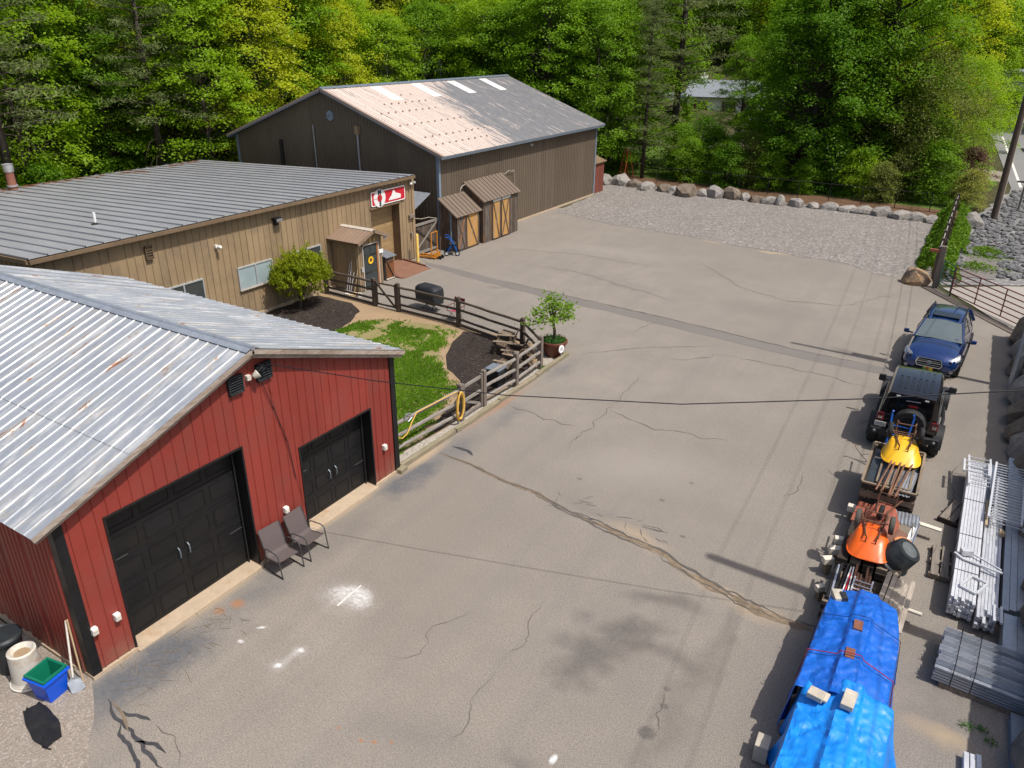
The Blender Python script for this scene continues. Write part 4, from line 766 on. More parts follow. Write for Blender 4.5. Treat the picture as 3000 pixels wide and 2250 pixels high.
# ================================================================ two plank sheds
def shed(name, label, x0, y0, y1, zf, zb, doors, cat='shed'):
    s_ = T(name, label, cat, ((x0 - 25.03) / 2, (y0 + y1) / 2, 0)); xb = -24.995
    WB(MB().prism([(xb, .0), (x0 - .03, 0), (x0 - .03, zf - .06), (xb, zb - .06)], y0 + .03, y1 - .03, lambda u, v, w_: (u, w_, v)), 'wall_core', 'crate_dark', s_)
    random.seed(int(y0 * 10)); y = y0
    while y < y1 - .02:                                   # front planks
        w_ = min(random.uniform(.11, .17), y1 - y); zt = zf - .05
        if not any(d[0] - .02 < y + w_ / 2 < d[1] + .02 for d in doors): WB(MB().b2((x0 - .03, y + .003, random.uniform(.0, .03)), (x0 + random.uniform(-.008, .008), y + w_ - .003, zt)), 'plank', random.choice(('plank_dark', 'plank_grey')), s_)
        y += w_
    x = xb
    while x < x0 - .03:                                   # side planks, near side
        w_ = min(random.uniform(.11, .17), x0 - x); zt = zb + (zf - zb) * (x + w_ / 2 - xb) / (x0 - xb) - .06
        for yy, sg_ in ((y0, -1), (y1, 1)): WB(MB().b2((x + .003, yy - .012, .01), (x + w_ - .003, yy + .012, zt)), 'plank', random.choice(('plank_dark', 'plank_dark', 'plank_grey')), s_)
        x += w_
    an = math.atan((zb - zf) / (x0 - xb)); L = (x0 - xb + .16) / cos(an)
    fs = lambda u, v, h: (xb + v * cos(an) + h * sin(an), u, zb + .02 - v * sin(an) + h * cos(an))
    n_ = round((y1 - y0 + .24) / .36)
    for i in range(n_):
        a = y0 - .12 + (y1 - y0 + .24) * i / n_; b = y0 - .12 + (y1 - y0 + .24) * (i + 1) / n_
        WB(MB().loft([[fs(a + .004, v, 0), fs(a + .02, v, .03) if 0 else fs(a + .004, v, .012), fs(b - .03, v, .012), fs(b - .03, v, .045), fs(b - .008, v, .045), fs(b - .008, v, 0)] for v in (0, L)]), 'roof_panel', 'shed_roof', s_)
    WB(MB().loft([[fs(y0 - .1, v, -.005), fs(y1 + .1, v, -.005), fs(y1 + .1, v, -.06), fs(y0 - .1, v, -.06)] for v in (.02, L - .03)]), 'roof_deck', 'crate_light', s_)
    for (a, b, ztop, mats, br) in doors:
        d = WB(MB().b2((x0 - .02, a, .06), (x0 + .015, b, ztop)), 'door', 'brace', s_)
        k = max(3, round((b - a) / .13))
        for i in range(k): WB(MB().b2((x0 + .015, a + (b - a) * i / k + .003, .08), (x0 + .03, a + (b - a) * (i + 1) / k - .003, ztop - .02)), 'plank', mats, d)
        for p, q, mt in (((a + .06, .12), (b - .06, ztop - .06), br), ((b - .06, .12), (a + .06, ztop - .06), 'brace')): WB(MB().bar((x0 + .04 + (.008 if mt == br else 0), p[0], p[1]), (x0 + .04 + (.008 if mt == br else 0), q[0], q[1]), .02, .08, up=(1, 0, 0)) if 0 else MB().bar((x0 + .04 + (.012 if mt == 'brace' else 0), p[0], p[1]), (x0 + .04 + (.012 if mt == 'brace' else 0), q[0], q[1]), .08, .02, up=(1, 0, 0)), 'brace', mt, d)
        WB(MB().b2((x0 + .016, a - .05, 0), (x0 + .06, a, ztop + .05)).b2((x0 + .016, b, 0), (x0 + .06, b + .05, ztop + .05)), 'door_post', 'brace', d)
        WB(MB().b2((x0 - .02, a - .05, 0.0), (x0 + .07, b + .05, .055)), 'threshold', 'crate_dark', d)
    return s_
sh1 = shed('tool_shed', 'lower plank shed beside the wooden gate, one grey door and one golden door', -23.9, 33.1, 35.3, 2.0, 2.78, [(33.2, 33.92, 1.85, 'plank_grey', 'frame_orange'), (34.08, 35.12, 1.95, 'plank_gold', 'brace_light')])
sh2 = shed('tool_shed', 'taller plank shed with two narrow golden doors against the brown barn', -23.75, 35.5, 39.2, 2.45, 3.3, [(36.45, 37.18, 2.2, 'plank_gold', 'brace_light'), (37.38, 38.2, 2.2, 'plank_gold', 'brace')])
WB(MB().b2((-23.74, 36.4, 2.2), (-23.66, 37.25, 2.38)).b2((-23.74, 37.35, 2.2), (-23.66, 38.25, 2.34)), 'door_track', 'frame_alu', sh2); WB(MB().tube([(-24.2, 33.04, .1), (-24.2, 33.04, 2.1)], .05, 8), 'downpipe', 'galv_dark', sh1)
cbx = T('loose_cable', 'pale cable looping from the taller shed roof down the barn wall', 'cable', (-24.9, 40, 0))
WB(MB().tube([(-24.93, 39.3, 3.3), (-24.9, 39.6, 3.2), (-24.9, 40.0, 3.35), (-24.9, 40.4, 3.25), (-24.9, 40.65, 3.3), (-24.9, 40.7, 2.6), (-24.9, 40.7, 1.9)], .018, 6), 'cable', 'cable_grey', cbx)
cby = T('loose_cable', 'pale cable arching between the two plank shed roofs', 'cable', (-24.9, 35.2, 2.6)); WB(MB().tube([(-24.9, 34.9, 2.78), (-24.88, 34.95, 3.0), (-24.88, 35.1, 3.15), (-24.88, 35.4, 3.2)], .022, 6), 'cable', 'cable_grey', cby)
# gate between workshop and sheds
gw = T('wooden_gate', 'grey weathered plank gate with cross braces between workshop and sheds', 'gate', (-25.15, 32.05, 0))
for i in range(15): WB(MB().b2((-25.2, 31.0 + i * .14, .12), (-25.17, 31.0 + i * .14 + .133, 1.62)), 'plank', random.choice(('plank_dark', 'plank_dark', 'plank_grey')), gw)
WB(MB().bar((-25.14, 30.98, 1.66), (-25.14, 33.1, 1.66), .12, .06, up=(1, 0, 0)), 'rail', 'rail_grey_y', gw); WB(MB().bar((-25.14, 30.98, .16), (-25.14, 33.1, .16), .12, .06, up=(1, 0, 0)), 'rail', 'rail_grey_y', gw)
WB(MB().bar((-25.13, 31.05, .22), (-25.13, 33.05, 1.6), .1, .03, up=(1, 0, 0)), 'brace', 'rail_grey_y', gw); WB(MB().bar((-25.145, 31.05, 1.6), (-25.145, 33.05, .22), .1, .025, up=(1, 0, 0)), 'brace', 'crate_dark', gw)
wc = T('loose_cable', 'thin pale cable strung above the wooden gate', 'cable', (-25.3, 32, 2)); WB(MB().tube([(-25.1, 30.95, 2.1), (-25.2, 31.8, 1.9), (-25.2, 32.4, 1.88), (-25.1, 33.1, 1.7)], .018, 5), 'cable', 'cable_grey', wc)
# ================================================================ garden fence, gates, timbers
def wob_rail(a, b, r=.045, seed=0, n=7):
    a = Vector(a); b = Vector(b); P = []; rs = []
    for i in range(9):
        p = a.lerp(b, i / 8); P.append(p + Vector((0, 0, .02 * noise3(i * .6, seed, 1))) + Vector((.012 * noise3(i * .7, seed, 5), .012 * noise3(i * .5, seed, 8), 0))); rs.append(r * (1 + .22 * noise3(i * .8, seed, 3)))
    return MB().tube(P, rs, n)
def fence_post(mb, x, y, h, s=.07, seed=0):
    secs = []
    for z, k in ((0, 1.05), (h * .4, 1), (h * .8, .97), (h - .03, .95), (h, .7)):
        secs.append([(x + s * k * sx + .01 * noise3(z * 2, seed, 1), y + s * k * sy + .01 * noise3(z * 2, seed, 4), z) for sx, sy in ((-1, -1), (1, -1), (1, 1), (-1, 1))])
    return mb.loft(secs)
bkf = T('rail_fence', 'dark brown post and rail fence with wire mesh along the back of the garden', 'fence', (-19, 23.8, 0))
def span(f, p, q, mr, zs=(.34, .74, 1.1), mesh=True, seed=0, kick=True):
    for i, z in enumerate(zs): WB(wob_rail((p[0], p[1], z), (q[0], q[1], z), .05, seed + i), 'rail', mr, f)
    if mesh:
        m = MB(); L = (Vector(q) - Vector(p)).length; k = int(L / .075)
        for i in range(1, k):
            t_ = i / k; x = p[0] + (q[0] - p[0]) * t_; y = p[1] + (q[1] - p[1]) * t_ + .07; m.tube([(x, y, .05), (x, y, 1.08)], .0022, 3, False)
        for z in [.1 + .1 * j for j in range(10)]: m.tube([(p[0], p[1] + .07, z), (q[0], q[1] + .07, z)], .0022, 3, False)
        o = WB(m, 'wire_mesh', 'mesh_wire', f, fix=False); o['kind'] = 'stuff'
    if kick: WB(MB().bar((p[0], p[1] + .1, .06), (q[0], q[1] + .1, .06), .04, .12), 'kick_board', 'rail_brown', f)
PA, PB, PC, PD, P0 = (-21.63, 23.82), (-20.28, 23.79), (-17.07, 23.67), (-13.64, 22.97), (-24.6, 23.95)
for i, (x, y) in enumerate((P0, PA, PB, PC, PD)):
    mb = MB(); fence_post(mb, x, y, 1.27, .075, i)
    WB(mb, 'post', 'post_brown', bkf)
span(bkf, P0, PA, 'rail_brown', seed=1); span(bkf, PB, PC, 'rail_brown', seed=10); span(bkf, PC, PD, 'rail_brown', seed=20)
gd = T('garden_gate', 'dark brown garden gate with one diagonal brace in the back fence', 'gate', (-20.95, 23.8, 0))
for x in (-21.5, -20.42): WB(MB().b2((x - .05, 23.77, .1), (x + .05, 23.85, 1.18)), 'stile', 'post_brown', gd)
for i, z in enumerate((.16, .62, 1.1)): WB(wob_rail((-21.5, 23.81, z), (-20.42, 23.81, z), .042, 40 + i), 'rail', 'rail_brown', gd)
WB(MB().bar((-21.45, 23.76, 1.12), (-20.46, 23.76, .2), .03, .09), 'brace', 'rail_brown', gd)
ff = T('rail_fence', 'weathered grey post and rail fence from the garage corner to the potted tree', 'fence', (-12.2, 18, 0))
PE, PF_, PG, PH, PI = (-12.16, 21.72), (-12.07, 19.92), (-12.2, 18.17), (-12.21, 16.93), (-12.45, 13.72)
for i, (x, y) in enumerate((PE, PF_, PG, PH)): WB(fence_post(MB(), x, y, 1.27, .075, 10 + i), 'post', 'post_grey', ff)
for z in (.34, .74, 1.1): WB(wob_rail((*PD, z), (*PE, z), .05, z * 9), 'rail', 'rail_brown', ff)
for p, q, s_ in ((PE, PF_, 1), (PF_, PG, 5), (PH, PI, 9)):
    for i, z in enumerate((.3, .68, 1.06)): WB(wob_rail((*p, z), (*q, z), .055, s_ + i * 3), 'rail', 'rail_grey_y', ff)
g2 = T('garden_gate', 'weathered grey garden gate beside the coiled yellow hose', 'gate', (-12.2, 17.55, 0))
for y in (17.06, 18.04): WB(MB().b2((-12.23, y - .045, .08), (-12.16, y + .045, 1.2)), 'stile', 'post_grey', g2)
for i, z in enumerate((.14, .62, 1.1)): WB(MB().bar((-12.2, 17.1, z), (-12.2, 18.0, z), .05, .09), 'rail', 'rail_grey_y', g2)
WB(MB().bar((-12.235, 17.1, .6), (-12.235, 18.0, .18), .03, .08), 'brace', 'rail_grey_y', g2)
for i, (a, b, lb) in enumerate((((-11.98, 13.75), (-11.93, 16.2), 'landscape timber nearest the garage corner on the yard edge'), ((-11.92, 16.24), (-11.9, 18.6), 'landscape timber below the grey garden gate'), ((-11.93, 18.66), (-11.9, 20.98), 'landscape timber in the middle of the grey fence edge'), ((-11.92, 21.04), (-11.95, 23.4), 'landscape timber in front of the terracotta pot'))):
    t_ = T('landscape_timber', lb, 'timber', (*a, 0)); d = Vector(b) - Vector(a)
    MB().bar((0, 0, .07), (d.x, d.y, .07), .14, .14).build('beam', 'timber', t_, bevel=.02)
t_ = T('kerb_block', 'short concrete kerb block at the right corner of the red garage', 'kerb', (-11.86, 13.66, 0)); MB().box((0, 0, .06), (.2, .3, .12), .1).build('block', 'timber', t_, bevel=.02)
# ================================================================ foliage helpers
def leaf(mb, p, n, s, asp=.6, a=None):
    n = Vector(n); n.normalize(); u = n.orthogonal().normalized(); u.rotate(Matrix.Rotation(random.uniform(0, 6.28) if a is None else a, 3, n)); v = n.cross(u); p = Vector(p)
    o = len(mb.v); mb.v += [tuple(p - u * s), tuple(p + v * s * asp), tuple(p + u * s), tuple(p - v * s * asp)]; mb.f.append((o, o + 1, o + 2, o + 3))
def rdir():
    while 1:
        v = Vector((random.uniform(-1, 1), random.uniform(-1, 1), random.uniform(-1, 1)))
        if .05 < v.length < 1: return v.normalized()
LEAF('shrub_leaf', (.08, .14, .006), (.34, .39, .02), .4); LEAF('pot_leaf', (.08, .18, .012), (.26, .42, .04), .45); LEAF('ivy_leaf', (.04, .12, .006), (.16, .26, .02), .35); LEAF('herb_leaf', (.03, .12, .02), (.1, .24, .04), .35)
sb = T('yew_shrub', 'round yellow-green feathery shrub by the workshop windows', 'shrub', (-24.0, 21.75, 0)); sb.scale = (.95, .84, 1.12)
MB().tube([(0, 0, 0), (.03, .05, .5), (0, .1, 1.2)], [.07, .06, .03], 7).tube([(.02, .03, .3), (.2, -.3, .9)], [.05, .02], 6).tube([(.0, .03, .3), (.1, .6, 1.0)], [.05, .02], 6).build('trunk', 'bark', sb)
random.seed(21); cr = MB()
for i in range(700):
    d = rdir(); d.z = abs(d.z) * .9 - .25 if random.random() < .8 else d.z
    base = Vector((d.x * .95, .25 + d.y * 1.45, 1.35 + d.z * (1.05 if d.z > 0 else .8))) * 1
    out = Vector((d.x, d.y, d.z * .5 + .28)).normalized(); L = random.uniform(.25, .5)
    if random.random() < .3: base = Vector((base.x * .6, .25 + (base.y - .25) * .6, 1.3 + (base.z - 1.3) * .6))
    for k in range(26):
        p = base + out * (L * (k / 26 - .35)) + rdir() * .075; leaf(cr, p, rdir() + Vector((0, 0, .7)), random.uniform(.035, .075), .4)
cr.build('crown', 'shrub_leaf', sb, fix=False)
# potted tree, pot, sign
pt = T('terracotta_pot', 'large glazed terracotta pot at the corner of the garden fence', 'pot', (-12.38, 23.12, 0))
MB().lathe([(.3, 0), (.33, .03), (.44, .45), (.45, .5), (.5, .52), (.5, .6), (.46, .62), (.42, .58), (.4, .5), (0, .5)], 28).build('body', 'terracotta', pt, smooth=True); MB().lathe([(0, .56), (.3, .56), (.41, .52)], 20).build('soil', 'mulch', pt)
tr = T('potted_tree', 'small bright green leafy tree growing in the terracotta pot', 'tree', (-12.38, 23.12, .54))
random.seed(31); tk = MB().tube([(0, 0, 0), (.02, -.02, .4), (-.02, -.08, .8), (.02, -.2, 1.1)], [.05, .045, .04, .03], 7); cr = MB()
tips = []
for i, (dx, dy, dz) in enumerate(((-.1, -1.5, 1.25), (0, -1.0, 1.5), (.1, -.6, 1.95), (.0, .1, 1.4), (.1, .6, 1.2), (0, 1.05, 1.05), (-.3, .2, 1.35), (.3, -.2, 1.5), (-.3, -.7, 1.2), (.35, .4, .95), (.1, -.3, 1.75), (.0, .8, .7), (.3, -.9, 1.15))):
    b = Vector((0, -.08, .8)); e = Vector((dx, dy, dz)); m_ = b.lerp(e, .5) + rdir() * .08; tk.tube([b, m_, e], [.028, .018, .008], 5); tips.append((m_, e))
for m_, e in tips:
    for k in range(72):
        t_ = random.random() ** .6; p = m_.lerp(e, t_) + Vector((random.gauss(0, .14), random.gauss(0, .16), random.gauss(0, .08))); leaf(cr, p, rdir() + Vector((0, 0, 1.0)), random.uniform(.045, .085), .42)
tr.scale = (1.25, 1.15, 1.05); tk.build('trunk', 'bark', tr, smooth=True); cr.build('crown', 'pot_leaf', tr, fix=False)
un = T('pot_herbs', 'low bright green herbs round the foot of the potted tree', 'plant', (-12.38, 23.12, .55)); cr = MB()
for k in range(900):
    a = random.uniform(0, 6.28); r_ = .44 * sqrt(random.random()); leaf(cr, (r_ * cos(a), r_ * sin(a), .03 + random.uniform(0, .14)), rdir() + Vector((0, 0, 1.2)), random.uniform(.02, .04), .5)
cr.build('leaves', 'herb_leaf', un, fix=False)
si = T('yard_sign', 'small round white sign on a stake in front of the terracotta pot', 'sign', (-11.93, 22.85, 0)); MB().tube([(0, 0, 0), (0, 0, .42)], .014, 6).build('stake', 'frame_alu', si)
f45 = lambda u, v, w_: (w_ * .94 + u * .34, u * .94 - w_ * .34, v)
MB().prism([(.13 * cos(k * pi / 12), .44 + .15 * sin(k * pi / 12)) for k in range(24)], .0, .018, f45).build('disc', 'sign_white', si)
for z, hw in ((.48, .05), (.45, .075), (.415, .07), (.38, .05)): MB().prism([(-hw, z), (hw, z), (hw, z + .014), (-hw, z + .014)], .018, .022, f45).build('print_line', 'pewter', si)
we = T('weed_tuft', 'small green weed at the foot of the corner fence post', 'plant', (-12.0, 21.75, .02)); cr = MB()
for k in range(160): leaf(cr, (random.gauss(0, .08), random.gauss(0, .1), random.uniform(.01, .12)), rdir() + Vector((0, 0, 1)), .03, .45)
cr.build('leaves', 'herb_leaf', we, fix=False)
# ================================================================ adirondack chairs, bins, grill, camp chair
def adirondack(label, loc, rz):
    c = T('adirondack_chair', label, 'chair', loc, rz, 'garden adirondack chairs')
    for s_ in (-1, 1):
        MB().box((.38, s_ * .3, .27), (.1, .03, .54)).build('leg', 'adirondack', c); MB().bar((.42, s_ * .27, .38), (-.45, s_ * .27, .12), .03, .12).build('leg', 'adirondack', c)
        MB().box((.08, s_ * .34, .56), (.72, .13, .025)).build('armrest', 'adirondack_light', c)
    for i in range(5): x = .38 - i * .1; MB().box((x, 0, .40 - i * .033), (.09, .56, .022), m=Matrix.Rotation(R(-17), 3, 'Y')).build('seat_slat', 'adirondack', c)
    for i in range(6):
        y = (i - 2.5) * .095; h = .98 - abs(i - 2.5) ** 2 * .012; MB().bar((-.08, y, .24), (-.45, y * 1.15, h), .085, .02, up=(1, 0, 0)).build('back_slat', 'adirondack', c)
    MB().bar((-.3, -.34, .56), (-.3, .34, .56), .04, .06).build('back_rail', 'adirondack', c)
adirondack('wooden adirondack chair farthest back by the fence corner', (-13.95, 22.35, .01), R(200)); adirondack('middle wooden adirondack chair facing the lawn', (-13.2, 21.75, .01), R(192)); adirondack('nearest wooden adirondack chair, half hidden behind the grey rails', (-12.85, 20.75, .01), R(185))
bx_ = T('storage_bin', 'dark blue-black storage bin standing behind the grey fence rails', 'bin', (-12.75, 19.75, 0)); MB().loft([[(s * .2, -s * .2, 0), (s * .2, s * .2, 0), (-s * .2, s * .2, 0), (-s * .2, -s * .2, 0)] for s in (1,)] + [[(.26, -.26, .62), (.26, .26, .62), (-.26, .26, .62), (-.26, -.26, .62)]]).build('body', 'black_plastic', bx_); MB().box((0, 0, .64), (.56, .56, .04)).build('lid', 'pewter', bx_, bevel=.01)
bx_ = T('wooden_planter', 'small brown wooden box behind the farthest adirondack chair', 'planter', (-14.35, 23.0, 0)); MB().box((0, 0, .25), (.5, .4, .5)).build('box', 'adirondack', bx_); MB().box((0, 0, .52), (.54, .44, .05)).build('lid', 'crate_wood', bx_)
gr = T('covered_grill', 'barbecue under a black fitted cover behind the garden fence', 'grill', (-19.35, 24.75, 0), R(-8))
secs = []
for z, a, b in ((.38, .62, .33), (.75, .64, .36), (.98, .62, .34), (1.08, .5, .3), (1.14, .3, .2)): secs.append([(a * cos(2 * pi * k / 20) * (1 if abs(cos(2 * pi * k / 20)) < .7 else 1.0) * 1.12 * (1 + .025 * noise3(k, z * 5)), b * 1.1 * sin(2 * pi * k / 20) * (1 + .04 * noise3(k, z * 6, 4)), z) for k in range(20)])
def sq(a, e=.3): return math.copysign(abs(a) ** e, a)
secs = [[(a * sq(cos(2 * pi * k / 24)) * (1 + .03 * noise3(k * .8, z * 5)), b * sq(sin(2 * pi * k / 24)) * (1 + .05 * noise3(k * .8, z * 6, 4)), z) for k in range(24)] for z, a, b in ((.36, .6, .32), (.75, .62, .35), (.98, .6, .33), (1.07, .5, .27), (1.12, .3, .15))]
MB().loft(secs).build('cover', 'grill_cover', gr, smooth=True)
for s_ in (-1, 1): MB().bar((s_ * .3, -.2, 0.02), (s_ * .12, .2, .4), .03, .03).bar((s_ * .12, -.2, .4), (s_ * .3, .2, .02), .03, .03).build('leg', 'black_metal', gr)
MB().box((.1, .0, .05), (.8, .05, .04)).build('stretcher', 'pewter', gr)
cc = T('camp_chair', 'maroon folding camp chair behind the back garden fence', 'chair', (-17.65, 24.3, 0), R(175))
for s_ in (-1, 1):
    MB().tube([(s_ * .26, -.22, 0), (s_ * .26, .2, .42)], .012, 5).build('leg', 'chair_frame', cc); MB().tube([(s_ * .26, .22, 0), (s_ * .26, -.2, .42), (s_ * .27, -.26, .9)], .012, 5).build('leg', 'chair_frame', cc); MB().tube([(s_ * .29, -.24, .62), (s_ * .3, .2, .6), (s_ * .29, .22, .4)], .018, 6).build('armrest', 'maroon_fabric', cc)
MB().loft([[(-.25, -.2, .43), (.25, -.2, .43), (.25, -.2, .42), (-.25, -.2, .42)], [(-.25, 0, .37), (.25, 0, .37), (.25, 0, .36), (-.25, 0, .36)], [(-.25, .22, .43), (.25, .22, .43), (.25, .22, .42), (-.25, .22, .42)]]).build('seat', 'pink_fabric', cc); MB().bar((-.27, -.25, .78), (.27, -.25, .78), .02, .24).build('backrest', 'maroon_fabric', cc)
ho = T('garden_hose', 'yellow garden hose coiled on the fence post and draped along the top rail', 'hose', (-12.1, 16.8, 0)); random.seed(4)
pts = []
for k in range(0, 190):
    a = k * 2 * pi / 24; r1 = .17 + .03 * sin(k * .37); r2 = .40 + .05 * sin(k * .23); pts.append((-12.07 + .03 * sin(k * .5), 16.72 + r1 * sin(a + .2), .66 + r2 * cos(a) - .1 * (1 - cos(a)) * .3))
pts += [(-12.1, 16.6, 1.15), (-12.15, 16.2, 1.16), (-12.22, 15.4, 1.15), (-12.27, 14.9, 1.14), (-12.2, 14.6, 1.0), (-12.18, 14.35, .75), (-12.2, 14.15, .68), (-12.24, 13.95, .8), (-12.25, 13.8, 1.05)]
WB(MB().tube(pts, .016, 6), 'hose', 'hose_yellow', ho, smooth=True)
ck = T('metal_clamp', 'grey metal clamp hooked over the top fence rail near the garage', 'clamp', (-12.3, 14.55, 1.1)); MB().tube([(0, -.12, .05), (0, -.1, .16), (0, .1, .12), (.05, .12, 0), (.05, -.05, -.06), (0, -.12, .05)], .018, 6).build('frame', 'galv', ck)
# small things by the porch
for i, (x, y, h, l) in enumerate(((-23.95, 24.7, 1.35, 'tall aluminium bar leaning on the porch side wall'), (-23.8, 24.68, 1.5, 'tallest aluminium bar leaning on the porch side wall'), (-23.7, 24.66, .95, 'short white bar leaning on the porch side wall'), (-23.5, 24.7, 1.1, 'thin wooden stick leaning on the porch wall by its corner'))):
    b_ = T('leaning_bar', l, 'bar', (x, y, 0)); MB().bar((0, -.15, 0), (.06, .13, h), .03, .02).build('bar', 'alu_white' if i < 3 else 'wood_cut', b_)
random.seed(8)
for i, l in enumerate(('white scrap block at the foot of the porch wall', 'yellowish scrap wood beside the porch wall', 'pale scrap board lying by the garden fence and porch')):
    b_ = T('scrap_piece', l, 'scrap', (-23.6 + i * .25, 24.25 + .1 * i, 0), i * .8); MB().box((0, 0, .05), (.3, .16, .1)).box((.1, .1, .1), (.12, .2, .06), .5).build('piece', ('white_board', 'wood_cut', 'old_white')[i], b_)
# ================================================================ patio chairs by the garage
def patio_chair(label, loc, rz):
    c = T('patio_chair', label, 'chair', loc, rz, 'patio chairs at the garage wall'); w_ = .27; c.scale = (.95, .95, .95)
    prof = [(.27, .40), (.1, .38), (-.12, .36), (-.2, .42), (-.29, .7), (-.40, .98)]
    vs = []
    for (x, z) in prof: vs += [(x, -w_ + .02, z), (x, w_ - .02, z)]
    nseat = MB().loft([[(x, -w_, z), (x, w_, z), (x - .004, w_, z - .012), (x - .004, -w_, z - .012)] for x, z in prof[:4]]); nseat.build('seat', 'mesh_fabric', c)
    MB().loft([[(x, -w_, z), (x, w_, z), (x - .012, w_, z - .004), (x - .012, -w_, z - .004)] for x, z in prof[3:]]).build('backrest', 'mesh_fabric', c)
    for s_ in (-1, 1):
        y = s_ * (w_ + .015)
        MB().tube([(x, y, z) for x, z in prof], .014, 6).build('side_rail', 'chair_frame', c)
        MB().tube([(.38, y * 1.04, 0), (.3, y * 1.06, .56), (.26, y * 1.08, .61), (.18, y * 1.08, .635), (-.12, y * 1.06, .63), (-.2, y * 1.04, .57), (-.22, y, .45)], .015, 6).build('armrest', 'chair_frame', c)
        MB().tube([(.35, y * 1.02, .02), (-.33, y * 1.02, .02)], .014, 6).build('runner', 'chair_frame', c); MB().tube([(-.33, y * 1.02, .02), (-.2, y, .42)], .014, 6).build('leg', 'chair_frame', c)
    return c
patio_chair('patio chair with brown mesh seat nearer the large black door', (-11.47, 9.06, 0), R(-6)); patio_chair('patio chair with brown mesh seat next to the small black door', (-11.45, 9.79, 0), R(2))
# ================================================================ bins and tools at the garage's left corner
dm = T('white_drum', 'dirty white plastic drum standing upside down at the garage corner', 'drum', (-12.9, 4.30, .03)); MB().lathe([(.29, 0), (.3, .04), (.27, .08), (.27, .12), (.235, .62), (.235, .68), (.2, .7), (.17, .66), (.13, .62), (0, .61)], 26).build('body', 'old_white', dm, smooth=True); MB().lathe([(.15, .625), (.0, .628)], 18).build('dirt', 'dirt_tan', dm)
MB().tube([(.31 * cos(2 * pi * k / 24), .31 * sin(2 * pi * k / 24), .01) for k in range(25)], .022, 6).build('rim', 'old_white', dm, smooth=True)
tc_ = T('trash_can', 'black plastic trash can with lid beside the white drum', 'trash can', (-13.5, 4.30, 0)); MB().lathe([(.23, 0), (.28, .7), (.3, .72)], 22).build('body', 'black_plastic', tc_, smooth=True); MB().lathe([(.31, .7), (.31, .76), (.27, .8), (.25, .78), (0, .8)], 22).build('lid', 'black_plastic', tc_, smooth=True); MB().tube([(.3, -.1, .6), (.36, 0, .62), (.3, .1, .6)], .02, 6).build('handle', 'black_plastic', tc_)
def bin_(name, label, loc, h, w0, w1, mat, rz):
    b_ = T(name, label, 'bin', loc, rz); r4 = lambda w_, z: [(w_, -w_, z), (w_, w_, z), (-w_, w_, z), (-w_, -w_, z)]
    MB().loft([r4(w0, 0), r4(w1, h), r4(w1 - .015, h), r4(w0 - .015, .02)]).build('body', mat, b_)
    MB().b2((-w1 - .025, -w1 - .025, h - .04), (w1 + .025, -w1 + .003, h + .005)).b2((-w1 - .025, w1 - .003, h - .04), (w1 + .025, w1 + .025, h + .005)).b2((-w1 - .025, -w1 - .0, h - .04), (-w1 + .003, w1, h + .005)).b2((w1 - .003, -w1, h - .04), (w1 + .025, w1, h + .005)).build('rim', mat, b_)
bin_('recycling_bin', 'bright blue recycling bin at the corner of the red garage', (-12.25, 4.33, 0), .5, .17, .235, 'bin_blue', R(10)); bin_('recycling_bin', 'dark green recycling bin nested inside the blue one', (-12.25, 4.33, .12), .44, .16, .215, 'bin_green', R(10))
sv = T('shovel', 'long handled shovel leaning on the red garage side wall', 'shovel', (-11.98, 4.62, 0)); MB().tube([(-.02, 0, .28), (-.3, .26, 1.25)], .018, 7).build('handle', 'old_white', sv); MB().loft([[(.05, -.12, .02), (.1, 0, .0), (.12, .1, .04), (.02, .02, .06)], [(-.06, -.1, .2), (-.02, .0, .22), (.02, .1, .2), (-.04, .04, .22)], [(-.04, .0, .3), (-.02, .0, .32), (0, .02, .32), (-.03, .03, .32)]]).build('blade', 'galv', sv)
sv = T('garden_rake', 'thin wooden rake handle leaning beside the black garage corner trim', 'rake', (-12.05, 4.78, 0)); MB().tube([(0, 0, 0), (-.16, .1, 1.3)], .015, 7).build('handle', 'wood_cut', sv)
tp = T('fabric_shadow_sheet', 'crumpled black fabric with a modelled shadow on the dirt in front of the bins', 'tarpaulin', (-11.7, 3.85, .01)); random.seed(6); tm = MB(); nx, ny = 12, 9  # one black sheet: landscape fabric with a cast shadow drawn into its shape
for i in range(nx):
    for j in range(ny):
        u, v = i / (nx - 1) - .5, j / (ny - 1) - .5; tm.v.append((u * (1.05 + .12 * noise3(v * 2, 2)), v * (.42 - .5 * u * u) * (1 + .2 * noise3(u * 3, 1)) - u * .2, .02 + .06 * abs(noise3(u * 5, v * 6, 2)) + .05 * abs(noise3(u * 13, v * 12, 5))))
for i in range(nx - 1):
    for j in range(ny - 1): a = i * ny + j; tm.f.append((a, a + 1, a + ny + 1, a + ny))
tm.build('sheet', 'black_metal', tp, smooth=True); MB().tube([(.2, -.1, .03), (.45, -.25, .015), (.6, -.2, .012)], .012, 5).build('cord', 'black_metal', tp)

